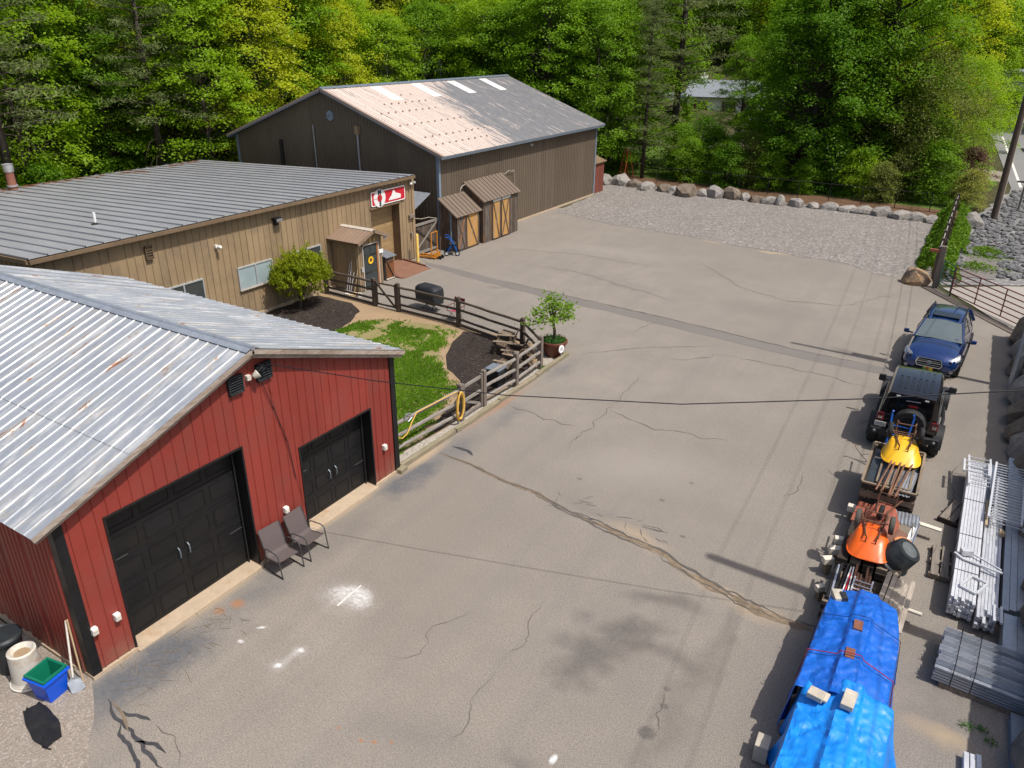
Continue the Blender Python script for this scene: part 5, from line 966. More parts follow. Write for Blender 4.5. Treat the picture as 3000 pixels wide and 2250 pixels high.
random.seed(71); mc = MB()
MBED = ([(-24.7, 13.9), (-20.6, 13.9), (-20.8, 20.4), (-21.8, 22.9), (-24.7, 23.4)], [(-12.6, 15.6), (-12.6, 21.5), (-13.8, 23.1), (-16.4, 23.2), (-15.6, 21), (-14.0, 19.4), (-13.1, 17)])
for i in range(9000):
    P_ = MBED[i % 2]; x = random.uniform(min(q[0] for q in P_), max(q[0] for q in P_)); y = random.uniform(min(q[1] for q in P_), max(q[1] for q in P_))
    if inside(x + random.gauss(0, .15), y + random.gauss(0, .15), P_): leaf(mc, (x, y, .018 + random.uniform(0, .025)), rdir() * .6 + Vector((0, 0, 1)), random.uniform(.02, .05), .4)
LEAF('bark_chip', (.02, .015, .013), (.13, .1, .08), .0, 0)
o = mc.build('bark_mulch', 'bark_chip', fix=False); o['kind'] = 'stuff'; o['label'] = 'dark loose bark chips spread over the garden beds'; o['category'] = 'mulch'
# ================================================================ wheels and vehicles
def wheel_parts(parent, loc, r, wd, spokes=5, rim='rim_dark', tyre='rubber', axis='X', side=1, rr=None):
    rr = rr or r * .62; m = Matrix.Rotation(R(90), 3, 'Y') if axis == 'X' else Matrix.Rotation(R(90), 3, 'X')
    h = wd / 2
    w_ = MB().lathe([(rr, -h * .8), (r * .9, -h), (r * .98, -h * .75), (r, -h * .3), (r, h * .3), (r * .98, h * .75), (r * .9, h), (rr, h * .8)], 24, (0, 0, 0), m).build('wheel', tyre, parent, smooth=True); w_.location = loc
    MB().lathe([(rr, -h * .8), (rr * .94, -h * .2), (rr * .94, h * .2), (rr, h * .8)], 20, (0, 0, 0), m).lathe([(0, h * .1 * side), (rr * .95, h * .05 * side)], 20, (0, 0, 0), m).build('rim', 'black_metal' if spokes else rim, w_, smooth=True)
    if spokes:
        for k in range(spokes):
            a = 2 * pi * k / spokes; o = side * h * .62; p0 = (o, 0, 0); p1 = (o * .9, rr * .95 * cos(a), rr * .95 * sin(a))
            if axis != 'X': p0 = (0, o, 0); p1 = (rr * .95 * cos(a), o * .9, rr * .95 * sin(a))
            MB().bar(p0, p1, .05, .03, up=(1, 0, 0) if axis == 'X' else (0, 1, 0)).build('spoke', rim, w_)
        MB().lathe([(rr * .2, side * h * .5), (rr * .18, side * h * .72), (0, side * h * .74)], 12, (0, 0, 0), m).build('hub', rim, w_)
    return w_
# ---- blue estate car, nose towards the camera (-Y)
cw = T('parked_car', 'blue estate car parked nose to tail with the black off-roader', 'car', (-.32, 30.5, 0), R(-3))
hw = .92
def sec(y, zb, zm, zt, wb, wm, wt, crown=.02):
    return [(-wb, y, zb), (-wm, y, zm), (-wt, y, zt), (-wt * .55, y, zt + crown), (0, y, zt + crown * 1.3), (wt * .55, y, zt + crown), (wt, y, zt), (wm, y, zm), (wb, y, zb)]
body = [sec(-2.38, .38, .55, .66, .5, .58, .5, .01), sec(-2.33, .28, .55, .74, .68, .76, .66, .02), sec(-2.18, .24, .58, .86, .8, .87, .76, .04), sec(-1.9, .24, .6, .93, .86, .91, .79, .06), sec(-1.4, .24, .62, .99, .87, .915, .8, .07), sec(-.95, .24, .64, 1.03, .87, .915, .8, .06),
        sec(-.3, .24, .66, 1.02, .87, .915, .83, .03), sec(.8, .24, .68, 1.04, .87, .915, .84, .03), sec(1.7, .26, .7, 1.06, .86, .91, .83, .03), sec(2.15, .3, .72, 1.06, .8, .87, .79, .03), sec(2.36, .42, .7, 1.0, .7, .78, .7, .02), sec(2.41, .5, .7, .9, .6, .66, .58, .01)]
MB().loft(body).build('body', 'car_blue', cw, smooth=True, sub=1)
cab = [[(-.78, -.95, 1.0), (.78, -.95, 1.0), (.78, -.95, .98), (-.78, -.95, .98)]]
G = lambda y, z, w_: (w_, y, z)
roof = [[(-.60, y, z - .05), (-.56, y, z), (-.3, y, z + .03), (0, y, z + .04), (.3, y, z + .03), (.56, y, z), (.60, y, z - .05)] for y, z in ((-.12, 1.53), (.3, 1.6), (.9, 1.62), (1.5, 1.58), (1.95, 1.5))]
MB().loft(roof + [[(p[0] * .98, p[1], p[2] - .04) for p in roof[-1]]], cap=False, closed=False).build('roof', 'car_blue', cw, smooth=True)
MB().add([(-.76, -.93, 1.06), (.76, -.93, 1.06), (.59, -.12, 1.5), (-.59, -.12, 1.5), (0, -1.0, 1.1), (0, -.14, 1.555)], [(0, 4, 5, 3), (4, 1, 2, 5)]).build('windscreen', 'windscreen', cw, smooth=True)
for s_ in (-1, 1):
    MB().add([(s_ * .80, -.86, 1.05), (s_ * .615, -.05, 1.47), (s_ * .615, .55, 1.55), (s_ * .82, .5, 1.06)], [(0, 1, 2, 3)]).build('side_window', 'car_glass', cw); MB().add([(s_ * .82, .56, 1.06), (s_ * .615, .6, 1.55), (s_ * .615, 1.25, 1.54), (s_ * .82, 1.3, 1.07)], [(0, 1, 2, 3)]).build('side_window', 'car_glass', cw); MB().add([(s_ * .82, 1.36, 1.07), (s_ * .615, 1.3, 1.54), (s_ * .6, 1.8, 1.47), (s_ * .78, 2.1, 1.08)], [(0, 1, 2, 3)]).build('side_window', 'car_glass', cw)
    for a, b in (((.82, .53, 1.05), (.61, .575, 1.55)), ((.82, 1.33, 1.06), (.61, 1.275, 1.54))): MB().bar((s_ * a[0], a[1], a[2]), (s_ * b[0], b[1], b[2]), .05, .03).build('pillar', 'black_paint', cw)
    MB().bar((s_ * .79, -.95, 1.03), (s_ * .6, -.1, 1.52), .05, .05).build('pillar', 'car_blue', cw); MB().bar((s_ * .79, 2.15, 1.05), (s_ * .6, 1.93, 1.49), .12, .06).build('pillar', 'car_blue', cw)
    MB().tube([(s_ * .57, -.0, 1.57), (s_ * .57, .15, 1.66), (s_ * .57, 1.0, 1.69), (s_ * .57, 1.7, 1.64), (s_ * .57, 1.85, 1.55)], .028, 6).build('roof_rail', 'black_paint', cw)
    mi = MB().loft([[(s_ * 1.0, -.75, 1.02), (s_ * 1.0, -.6, 1.02), (s_ * 1.0, -.6, 1.16), (s_ * 1.0, -.73, 1.16)], [(s_ * 1.17, -.72, 1.04), (s_ * 1.17, -.6, 1.04), (s_ * 1.17, -.6, 1.15), (s_ * 1.17, -.7, 1.15)]]).build('mirror', 'car_blue', cw, bevel=.02); MB().bar((s_ * .86, -.66, 1.04), (s_ * 1.02, -.66, 1.06), .06, .04).build('mirror_arm', 'black_paint', mi)
    hl = MB().loft([[(s_ * .42, -2.33, .70), (s_ * .42, -2.3, .78), (s_ * .42, -2.25, .8), (s_ * .42, -2.28, .7)], [(s_ * .68, -2.28, .69), (s_ * .68, -2.19, .84), (s_ * .68, -2.1, .88), (s_ * .66, -2.2, .7)], [(s_ * .89, -2.02, .78), (s_ * .86, -1.88, .93), (s_ * .82, -1.82, .95), (s_ * .84, -1.95, .8)]]).build('headlight', 'lamp_glass', cw, smooth=True)
    MB().lathe([(.06, 0), (.05, .02), (0, .03)], 12, (s_ * .62, -2.29, .74), Matrix.Rotation(R(90), 3, 'X')).build('projector', 'dark_glass', hl); MB().bar((s_ * .5, -2.305, .70), (s_ * .84, -2.06, .77), .02, .02).build('light_bar', 'chrome', hl)
    fo = MB().lathe([(.12, 0), (.11, .04), (.085, .03)], 14, (s_ * .70, -2.28, .43), Matrix.Rotation(R(90), 3, 'X')).build('fog_light', 'car_cladding', cw); MB().lathe([(.075, 0), (.06, .035), (0, .04)], 14, (s_ * .70, -2.295, .43), Matrix.Rotation(R(90), 3, 'X')).build('lens', 'lamp_glass', fo)
    for y in (-1.38, 1.365):
        wheel_parts(cw, (s_ * .80, y, .34), .34, .22, 5, 'chrome', side=s_)
        MB().tube([(s_ * .905, y + .42 * cos(a), .34 + .42 * sin(a)) for a in [k * pi / 8 for k in range(9)]], .035, 6).build('wheel_arch', 'car_cladding', cw)
    MB().b2((s_ * .86, -1.0, .24), (s_ * .935, 1.0, .34)).build('side_cladding', 'car_cladding', cw)
gl_ = MB().prism([(-.40, .64), (-.33, .55), (.33, .55), (.40, .64), (.34, .79), (-.34, .79)], -2.44, -2.36, lambda u, v, w_: (u, w_ + (v - .6) * .3, v)).build('grille', 'dark_glass', cw)
for p, q in (((-.41, .64), (-.34, .54)), ((-.34, .54), (.34, .54)), ((.34, .54), (.41, .64)), ((.41, .64), (.35, .8)), ((.35, .8), (-.35, .8)), ((-.35, .8), (-.41, .64)), ((-.37, .68), (.37, .68))): MB().bar((p[0], -2.445 + (p[1] - .6) * .3, p[1]), (q[0], -2.445 + (q[1] - .6) * .3, q[1]), .02, .02).build('grille_trim', 'chrome', gl_)
MB().prism([(.085 * cos(k * pi / 8), .68 + .05 * sin(k * pi / 8)) for k in range(16)], -2.46, -2.43, lambda u, v, w_: (u, w_ + .024, v)).build('badge', 'pewter', gl_)
for z in (.6, .73): MB().bar((-.33, -2.44 + (z - .6) * .3, z), (.33, -2.44 + (z - .6) * .3, z), .015, .015).build('grille_bar', 'pewter', gl_)
MB().b2((-.72, -2.40, .24), (.72, -2.28, .33)).build('bumper_lip', 'car_cladding', cw, bevel=.03); MB().b2((-.45, -2.42, .34), (.45, -2.3, .46)).build('lower_intake', 'black_paint', cw, bevel=.02)
MB().bar((-.5, -2.42, .33), (.5, -2.42, .33), .03, .03).build('skid_trim', 'pewter', cw)
pl_ = MB().b2((-.16, -2.46, .40), (.16, -2.445, .55)).build('number_plate', 'plate_yellow', cw); MB().b2((-.16, -2.465, .40), (-.1, -2.4605, .55)).b2((-.1, -2.465, .40), (.05, -2.4605, .45)).build('plate_print', 'plate_green', pl_); MB().prism([(.05 * cos(k * pi / 6) - .01, .485 + .045 * sin(k * pi / 6)) for k in range(12)], -2.468, -2.4612, lambda u, v, w_: (u, w_, v)).build('plate_print', 'plate_red', pl_)
MB().b2((-.44, .0, 1.585), (.44, .62, 1.648)).build('sunroof', 'dark_glass', cw, bevel=.02); MB().loft([[(-.02, 1.72, 1.56), (.02, 1.72, 1.56), (.0, 1.72, 1.6)], [(-.015, 1.9, 1.55), (.015, 1.9, 1.55), (0, 1.9, 1.64)]]).build('antenna_fin', 'car_blue', cw)
for s_ in (-1, 1): MB().tube([(s_ * .1 - .35, -1.02, 1.08), (s_ * .1 + .2, -.9, 1.115)], .012, 5).build('wiper', 'black_paint', cw)
MB().b2((.5, -.86, 1.12), (.62, -.855, 1.2)).build('sticker', 'sign_white', cw)
# ---- black off-roader, tail towards the camera
jp = T('off_roader', 'black off-road vehicle with spare wheel on its tailgate behind the yellow wheelbarrow', 'car', (-.55, 23.95, 0), R(1))
MB().b2((-.76, -1.9, .5), (.76, 2.0, .66)).build('chassis', 'car_cladding', jp)
MB().loft([[(-.77, y, .62), (-.79, y, .9), (-.77, y, 1.12), (.77, y, 1.12), (.79, y, .9), (.77, y, .62)] for y in (-1.85, .75)] ).build('tub', 'car_black', jp, bevel=.04)
MB().loft([[(-.72, .75, .7), (-.72, .75, 1.13), (.72, .75, 1.13), (.72, .75, .7)], [(-.6, 2.05, .66), (-.6, 2.05, 1.08), (.6, 2.05, 1.08), (.6, 2.05, .66)]]).build('bonnet', 'car_black', jp, bevel=.05)
ht = MB().loft([[(-.73, y, 1.10), (-.64, y, z - .09), (-.58, y, z), (.58, y, z), (.64, y, z - .09), (.73, y, 1.10)] for y, z in ((-1.86, 1.78), (-1.72, 1.84), (.05, 1.86), (.24, 1.83))]).build('hardtop', 'car_black', jp, smooth=True)
for k in range(6):
    x = -.4 + k * .16
    for y0, y1 in ((-1.55, -.65), (-.5, -.05)) if k > 2 else ((-1.55, -.65),):
        MB().tube([(x - .03, y0, 1.848), (x - .03, y1, 1.858), (x + .03, y1, 1.858), (x + .03, y0, 1.848), (x - .03, y0, 1.848)], .008, 4).build('roof_rib', 'black_metal', ht)
MB().add([(-.60, -1.885, 1.14), (.60, -1.885, 1.14), (.54, -1.868, 1.7), (-.54, -1.868, 1.7)], [(0, 1, 2, 3)]).build('rear_window', 'dark_glass', jp)
for x in (-.36, .36): MB().b2((x - .05, -1.9, 1.70), (x + .05, -1.86, 1.73)).build('window_hinge', 'alu', jp)
MB().bar((-.14, -1.9, 1.62), (.22, -1.895, 1.64), .015, .015).build('wiper', 'pewter', jp)
for s_ in (-1, 1):
    MB().add([(s_ * .742, -1.75, 1.15), (s_ * .742, -.75, 1.15), (s_ * .665, -.72, 1.72), (s_ * .665, -1.7, 1.7)], [(0, 1, 2, 3)]).build('side_window', 'dark_glass', jp); MB().add([(s_ * .742, -.68, 1.15), (s_ * .742, .4, 1.15), (s_ * .665, .17, 1.72), (s_ * .665, -.66, 1.72)], [(0, 1, 2, 3)]).build('side_window', 'dark_glass', jp)
    MB().loft([[(s_ * .86, .36, 1.16), (s_ * .86, .46, 1.16), (s_ * .86, .46, 1.38), (s_ * .86, .37, 1.38)], [(s_ * 1.06, .38, 1.18), (s_ * 1.06, .47, 1.18), (s_ * 1.06, .47, 1.36), (s_ * 1.06, .39, 1.36)]]).bar((s_ * .76, .45, 1.2), (s_ * .9, .42, 1.25), .05, .05).build('mirror', 'car_cladding', jp, bevel=.015)
    tl = MB().b2((s_ * .60, -1.93, .9), (s_ * .78, -1.85, 1.13)).build('tail_light', 'red_lens', jp, bevel=.015); MB().b2((s_ * .64, -1.945, .96), (s_ * .74, -1.925, 1.03)).build('reverse_lens', 'plate', tl)
    for a, b in (((s_ * .59, .89), (s_ * .79, .905)), ((s_ * .59, 1.125), (s_ * .79, 1.14)), ((s_ * .69, .99), (s_ * .7, 1.05))): MB().b2((a[0], -1.95, a[1]), (b[0], -1.928, b[1])).build('light_guard', 'black_metal', tl)
    for y in (-1.45, 1.48):
        wheel_parts(jp, (s_ * .80, y, .41), .41, .27, 5, 'rim_dark', side=s_, rr=.24)
        sec_ = []
        for k in range(9):
            a = pi * k / 8; sec_.append([(s_ * .72, y + .52 * cos(a), .44 + .47 * sin(a)), (s_ * .965, y + .54 * cos(a), .42 + .47 * sin(a)), (s_ * .965, y + .5 * cos(a), .38 + .43 * sin(a)), (s_ * .72, y + .48 * cos(a), .4 + .43 * sin(a))])
        MB().loft(sec_).build('fender_flare', 'car_cladding', jp, smooth=True)
    MB().tube([(s_ * .86, -.85, .5), (s_ * .9, 0, .5), (s_ * .86, .85, .5)], .05, 8).build('side_step', 'black_metal', jp)
MB().loft([[(x, -1.9, .5), (x, -2.12 if abs(x) < .7 else -2.02, .5), (x, -2.14 if abs(x) < .7 else -2.02, .68), (x, -1.9, .7)] for x in (-.88, -.7, 0, .7, .88)]).build('rear_bumper', 'car_cladding', jp, bevel=.02)
MB().b2((-.45, -2.15, .685), (.45, -1.95, .70)).build('bumper_step', 'pewter', jp)
for x in (-.76, .76): MB().lathe([(.045, 0), (.03, .02), (0, .03)], 10, (x, -2.04, .6), Matrix.Rotation(R(90), 3, 'X')).build('reflector', 'lamp_glass', jp)
pl_ = MB().b2((-.80, -1.98, .74), (-.5, -1.96, .88)).build('number_plate', 'plate', jp); MB().b2((-.78, -1.985, .78), (-.52, -1.9805, .81)).b2((-.76, -1.985, .83), (-.56, -1.9805, .86)).build('plate_print', 'pewter', pl_)
sp_ = wheel_parts(jp, (.06, -2.06, 1.03), .42, .27, 8, 'pewter', axis='Y', side=-1, rr=.235); MB().b2((-.08, -1.95, .9), (.2, -1.86, 1.2)).build('spare_carrier', 'black_metal', jp)
MB().b2((-.06, -1.92, 1.46), (.18, -1.89, 1.5)).build('brake_light', 'red_lens', jp); MB().tube([(.5, -1.9, .75), (.5, -1.9, 1.05)], .02, 5).build('tailgate_hinge', 'black_metal', jp)
MB().add([(-.66, .47, 1.15), (.66, .47, 1.15), (.6, .24, 1.78), (-.6, .24, 1.78)], [(0, 1, 2, 3)]).build('windscreen', 'windscreen', jp)
# ================================================================ hand truck, mesh crate, wheelbarrows
ht_ = T('hand_truck', 'bright blue hand truck standing behind the yellow wheelbarrow', 'hand truck', (-.62, 20.75, 0), R(-2))
for s_ in (-1, 1): MB().tube([(s_ * .24, -.1, .08), (s_ * .24, .2, 1.2), (s_ * .27, .26, 1.62), (s_ * .25, .2, 1.72)], .024, 7).build('upright', 'blue_metal', ht_)
for z in (.5, .8, 1.05, 1.3): MB().bar((-.25, -.1 + z * .25, z), (.25, -.1 + z * .25, z), .03, .012).build('cross_bar', 'blue_metal', ht_)
MB().box((0, -.22, .06), (.5, .26, .012)).build('toe_plate', 'blue_metal', ht_)
for s_ in (-1, 1): wheel_parts(ht_, (s_ * .3, .02, .13), .13, .07, 0, 'rim_cream')
def frame_rect(parent, name, x0, x1, y0, y1, z, wd, th, mat):
    for a, b in (((x0, y0), (x1, y0)), ((x0, y1), (x1, y1))): MB().bar((a[0], a[1], z), (b[0], b[1], z), wd, th).build(name, 'crate_wood' if mat is None else mat, parent)
    for a, b in (((x0, y0 + wd / 2), (x0, y1 - wd / 2)), ((x1, y0 + wd / 2), (x1, y1 - wd / 2))): MB().bar((a[0], a[1], z), (b[0], b[1], z), wd, th).build(name, 'crate_wood' if mat is None else mat, parent)
cr_ = T('slatted_crate', 'tall open wooden crate of stacked slat frames holding scrap', 'crate', (-.47, 19.05, 0), R(1))
for i in range(5): frame_rect(cr_, 'slat', -.58, .58, -1.12, 1.12, .15 + i * .2, .05, .14, ('crate_dark', 'crate_wood')[i % 2])
frame_rect(cr_, 'top_rail', -.6, .6, -1.14, 1.14, 1.06, .06, .045, 'crate_wood')
MB().b2((-.55, -1.08, .5), (.55, 1.08, .56)).build('floor_board', 'crate_dark', cr_)
for x in (-.55, .55):
    for y in (-1.07, 1.07): MB().b2((x - .04, y - .04, 0), (x + .04, y + .04, 1.03)).build('corner_post', 'crate_wood', cr_)
me_ = MB()
for i in range(46): me_.tube([(-.52 + i * .0231, -1.05, .93), (-.52 + i * .0231, 1.05, .93)], .003, 3, False)
for j in range(60): me_.tube([(-.53, -1.05 + j * .0356, .934), (.53, -1.05 + j * .0356, .934)], .003, 3, False)
o = me_.build('wire_mesh', 'galv_dark', cr_, fix=False); o['kind'] = 'stuff'
fr_ = T('wood_surround', 'narrow inner wooden frame lying on the slatted crate', 'frame', (-.42, 18.95, .97), R(1)); frame_rect(fr_, 'rail', -.34, .38, -.8, .85, .03, .05, .05, 'crate_wood')
for i, (x, y, l) in enumerate(((-.45, 18.7, 'left grey board inside the slatted crate'), (-.25, 18.55, 'middle grey board inside the slatted crate'))):
    b_ = T('loose_board', l, 'board', (x, y, .99), R(-3)); MB().box((0, 0, .0), (.17, 1.5, .025)).build('board', 'plank_worn', b_)
def corrugated(name, label, loc, rz, w_, L, mat='galv', rag=0, pitch=.076):
    t_ = T(name, label, 'metal sheet', loc, rz); secs = []; n = int(w_ / pitch * 4)
    a = []; random.seed(int(L * 100))
    for i in range(n + 1):
        x = -w_ / 2 + w_ * i / n; z = .012 * sin(2 * pi * x / pitch); r1 = rag * (noise3(x * 9, 3) + .6 * noise3(x * 30, 1)); r2 = rag * noise3(x * 11, 7); a.append(((x, -L / 2 + r1, z), (x, L / 2 + r2, z)))
    m = MB(); m.add([p for q in a for p in q] + [(p[0], p[1], p[2] - .004) for q in a for p in q], [(2 * i, 2 * i + 1, 2 * i + 3, 2 * i + 2) for i in range(n)] + [(2 * (n + 1) + 2 * i, 2 * (n + 1) + 2 * i + 2, 2 * (n + 1) + 2 * i + 3, 2 * (n + 1) + 2 * i + 1) for i in range(n)])
    m.build('sheet', mat, t_, fix=False, smooth=True); return t_
corrugated('corrugated_sheet', 'pale corrugated sheet lying lengthwise in the slatted crate', (-.13, 18.5, 1.0), R(-3), .36, 1.35)
for i, (x0, y0, x1, y1) in enumerate(((-.70, 17.55, -.56, 19.2), (-.57, 17.6, -.49, 19.1), (-.41, 17.4, -.36, 19.2), (-.37, 17.42, -.27, 19.1), (-.28, 17.4, -.1, 19.25))):
    p_ = T('rusty_pipe', ('first', 'second', 'third', 'fourth', 'fifth')[i] + ' rusty pipe from the left, sticking out under the yellow wheelbarrow', 'pipe', (x0, y0, 1.13)); MB().tube([(0, 0, 0), (x1 - x0, y1 - y0, .03)], .022, 7).build('pipe', 'rust_pipe', p_, smooth=True)
rb = T('rebar_rod', 'thin bent rod sticking out to the left of the slatted crate', 'rod', (-1.0, 19.4, .6)); MB().tube([(0, 0, .15), (-.3, .25, .25), (-.5, .5, .33), (-.52, .58, .4)], .009, 5).tube([(-.3, .25, .25), (-.2, .5, .2), (-.0, .7, .1)], .007, 5).build('rod', 'rusty_steel', rb)
# wheelbarrow: built upright-side-down: tray rim at z=0, wheels up; local +Y = towards handles (away from camera)
def barrow(label, loc, rz, tub, tyre, rim, sc=1.0, frame='rusty_steel', twin=True, tilt=0):
    b_ = T('wheelbarrow', label, 'wheelbarrow', loc, rz); b_.scale = (sc, sc, sc); b_.rotation_euler = (tilt, 0, rz)
    ring = lambda hx, y0, y1, z, n=24: [(hx * sq(cos(2 * pi * k / n), .55) * (1 - .22 * (sin(2 * pi * k / n) > 0) * abs(sin(2 * pi * k / n))), (y0 + y1) / 2 + (y1 - y0) / 2 * sq(sin(2 * pi * k / n), .6), z) for k in range(n)]
    MB().loft([ring(.42, -.62, .46, 0), ring(.43, -.63, .47, .015), ring(.42, -.61, .45, .03), ring(.33, -.35, .40, .26), ring(.28, -.2, .36, .34), ring(.2, -.1, .3, .36)]).build('tray', tub, b_, smooth=True)
    MB().tube(ring(.43, -.63, .47, .015) + ring(.43, -.63, .47, .015)[:1], .016, 6).build('rim', tub, b_, smooth=True)
    wy = .1 if twin else -.5
    for x in ((-.34, .34) if twin else (0,)): wheel_parts(b_, (x, wy, .55), .2, .1, 0, rim, tyre, rr=.1)
    MB().tube([(-.38 if twin else -.06, wy, .55), (.38 if twin else .06, wy, .55)], .012, 6).build('axle', frame, b_)
    for s_ in (-1, 1):
        MB().tube([(s_ * .12, -.3 if twin else -.55, .4 if twin else .55), (s_ * .17, .1, .4), (s_ * .24, .55, .34), (s_ * .27, .9, .26)], .02, 6).build('frame_rail', frame, b_)
        MB().tube([(s_ * .2, .28, .38), (s_ * .21, .36, .72), (s_ * .17, .2, .72)], .016, 6).build('leg', frame, b_)
        MB().tube([(s_ * .13, wy + .02, .55), (s_ * .15, .05, .4)], .012, 5).build('wheel_strut', frame, b_); MB().tube([(s_ * .1, -.34, .42), (s_ * .1, -.33, .22)], .014, 5).build('tray_stay', frame, b_)
        MB().tube([(s_ * .265, .82, .27), (s_ * .285, 1.02, .23)], .024, 7).build('handle_grip', 'rust_tub' if not twin else 'brace', b_)
    MB().tube([(-.17, .2, .72), (.17, .2, .72)], .014, 6).build('leg_brace', frame, b_); MB().tube([(-.2, .3, .4), (.2, .3, .4)], .016, 6).build('cross_brace', frame, b_)
    return b_
barrow('yellow wheelbarrow turned upside down on the slatted crate', (-.42, 19.75, 1.1), R(6), 'yellow_tub', 'rubber', 'rim_cream', 1.05)
barrow('orange wheelbarrow turned upside down on the rusty pallet load', (-.5, 15.75, .75), R(4), 'orange_tub', 'old_rubber', 'rim_cream', 1.0)
barrow('rusty red single-wheel barrow turned upside down behind the orange one', (-.42, 17.05, .62), R(-4), 'rust_tub', 'rubber', 'chrome', .9, twin=False)
# red metal panel, scrap sheets, tub
rd = T('metal_sheet', 'faded red metal sheet lying under the rusty barrow', 'metal sheet', (-.72, 17.35, .5), R(-2)); MB().box((0, 0, .03), (.62, .95, .06)).build('panel', 'rust_tub', rd, bevel=.015); MB().bar((-.3, .25, .065), (.3, .25, .065), .02, .02).bar((-.3, -.1, .065), (.3, -.1, .065), .02, .02).build('seam', 'brown_sheet', rd)
for i, (y, z) in enumerate(((16.0, .1), (17.3, .1), (13.9, .1))):
    for j in range(2):
        pass
def pallet(label, loc, rz, w_, L, mat='pallet_wood', n=5, z=0, group=None):
    p_ = T('pallet', label, 'pallet', loc, rz, group)
    for x in (-w_ / 2 + .04, 0, w_ / 2 - .04): MB().b2((x - .04, -L / 2, .02), (x + .04, L / 2, .105)).build('stringer', mat, p_)
    for i in range(n):
        y = -L / 2 + .05 + (L - .1) * i / (n - 1); MB().b2((-w_ / 2, y - .05, .105), (w_ / 2, y + .05, .125)).build('deck_board', mat, p_)
    for y in (-L / 2 + .05, L / 2 - .05): MB().b2((-w_ / 2, y - .05, 0), (w_ / 2, y + .05, .02)).build('base_board', mat, p_)
    return p_
pallet('pallet under the red panel and rusty barrow', (-.4, 17.1, .0), 0, 1.2, 1.3); pallet('pallet under the orange wheelbarrow, its blocks sticking out left', (-.5, 15.7, 0), R(3), 1.25, 1.2); pallet('pallet under the stacked pickets and rails', (-.42, 14.3, 0), 0, 1.25, 1.2)
for i, (x, y, s_, l) in enumerate(((-1.1, 17.75, .16, 'pale wooden block at the left end of the red panel'), (-1.12, 16.2, .15, 'white wooden block left of the orange wheelbarrow, farther one'), (-1.14, 15.75, .17, 'white wooden block left of the orange wheelbarrow, middle one'), (-1.2, 15.3, .15, 'grey wooden block left of the orange wheelbarrow, nearest one'), (-1.15, 14.3, .13, 'small pale block sticking out left of the stacked pickets'))):
    b_ = T('wood_block', l, 'block', (x, y, .35 if i < 4 else .3), .2 * i); MB().box((0, 0, 0), (s_ * 1.5, s_, s_)).build('block', 'white_board', b_, bevel=.01); MB().box((.02, 0, -.22), (s_, s_ * .9, .27)).build('spacer', 'crate_wood', b_)
ld = MB()
sup = T('timber_stack', 'stack of dark timber carrying the rusty barrow and scrap sheets', 'timber stack', (-.42, 17.0, .13))
for i in range(4):
    for j in range(5): MB().box((-.48 + j * .24, 0, .06 + i * .1), (.2, 1.5 - .1 * ((i + j) % 2), .085)).build('beam', 'crate_wood' if (i + j) % 3 else 'crate_dark', sup)
corrugated('corrugated_sheet', 'torn pale corrugated sheet edge beside the rusty barrow', (.03, 17.5, .62), R(2), .62, .55, 'galv', .1)
for i, (x, y, z, w_, L, mt, l, rz) in enumerate(((.02, 17.0, .60, .46, .75, 'taupe_sheet', 'flat taupe metal sheet right of the rusty barrow', 3), (-.03, 16.5, .63, .42, .7, 'brown_sheet', 'folded brown metal sheet right of the orange wheelbarrow', -4), (.22, 16.75, .61, .1, .95, 'white_paint', 'narrow white metal strip beside the brown sheet', -6), (.3, 16.85, .6, .07, 1.3, 'galv', 'long galvanised angle at the right edge of the scrap sheets', -3))):
    b_ = T('metal_sheet', l, 'metal sheet', (x, y, z), R(rz)); mb = MB()
    if mt == 'brown_sheet': mb.loft([[(-w_ / 2, yy, 0), (-.02, yy, .05), (.02, yy, .045), (w_ / 2, yy, -.02), (w_ / 2, yy, -.025), (0, yy, .035)] for yy in (-L / 2, L / 2)])
    else: mb.box((0, 0, 0), (w_, L, .012)).box((w_ / 2 - .005, 0, .02), (.01, L, .04))
    mb.build('sheet', mt, b_)
lb_ = T('loose_board', 'pale board sticking out to the right of the scrap sheets', 'board', (.45, 17.95, .33), R(-6)); MB().box((0, 0, 0), (.75, .13, .03)).build('board', 'white_board', lb_)
lb_ = T('loose_board', 'pale board end sticking out right of the wooden pickets', 'board', (.5, 14.55, .3), R(-4)); MB().box((0, 0, 0), (.5, .1, .03)).build('board', 'white_board', lb_)
pf = T('peach_lid', 'round peach plastic lid under the black tub', 'lid', (.12, 16.35, .68)); MB().lathe([(0, 0), (.17, 0), (.18, .03), (.16, .04), (0, .03)], 20).build('lid', 'peach_plastic', pf, smooth=True)
tb = T('rubber_tub', 'large black tub turned upside down and tilted beside the orange wheelbarrow', 'tub', (.0, 15.6, .66)); tb.rotation_euler = (R(6), R(34), 0)
MB().lathe([(.35, 0), (.37, .0), (.375, .03), (.34, .05), (.28, .46), (.26, .48), (0, .47)], 32).build('body', 'black_plastic', tb, smooth=True); MB().lathe([(.22, .476), (.0, .482)], 24).build('base', 'tub_base', tb)
MB().lathe([(.38, .0), (.39, .015), (.37, .03)], 32).build('rim', 'black_plastic', tb)
sup = T('timber_stack', 'low stack of beams under the orange wheelbarrow and black tub', 'timber stack', (-.4, 15.7, .13))
for i in range(5):
    for j in range(5): MB().box((-.52 + j * .26, .0, .06 + i * .1), (.21, 1.2 - .12 * ((i + j) % 2), .085)).build('beam', 'crate_wood' if (i + j) % 2 else 'crate_dark', sup)
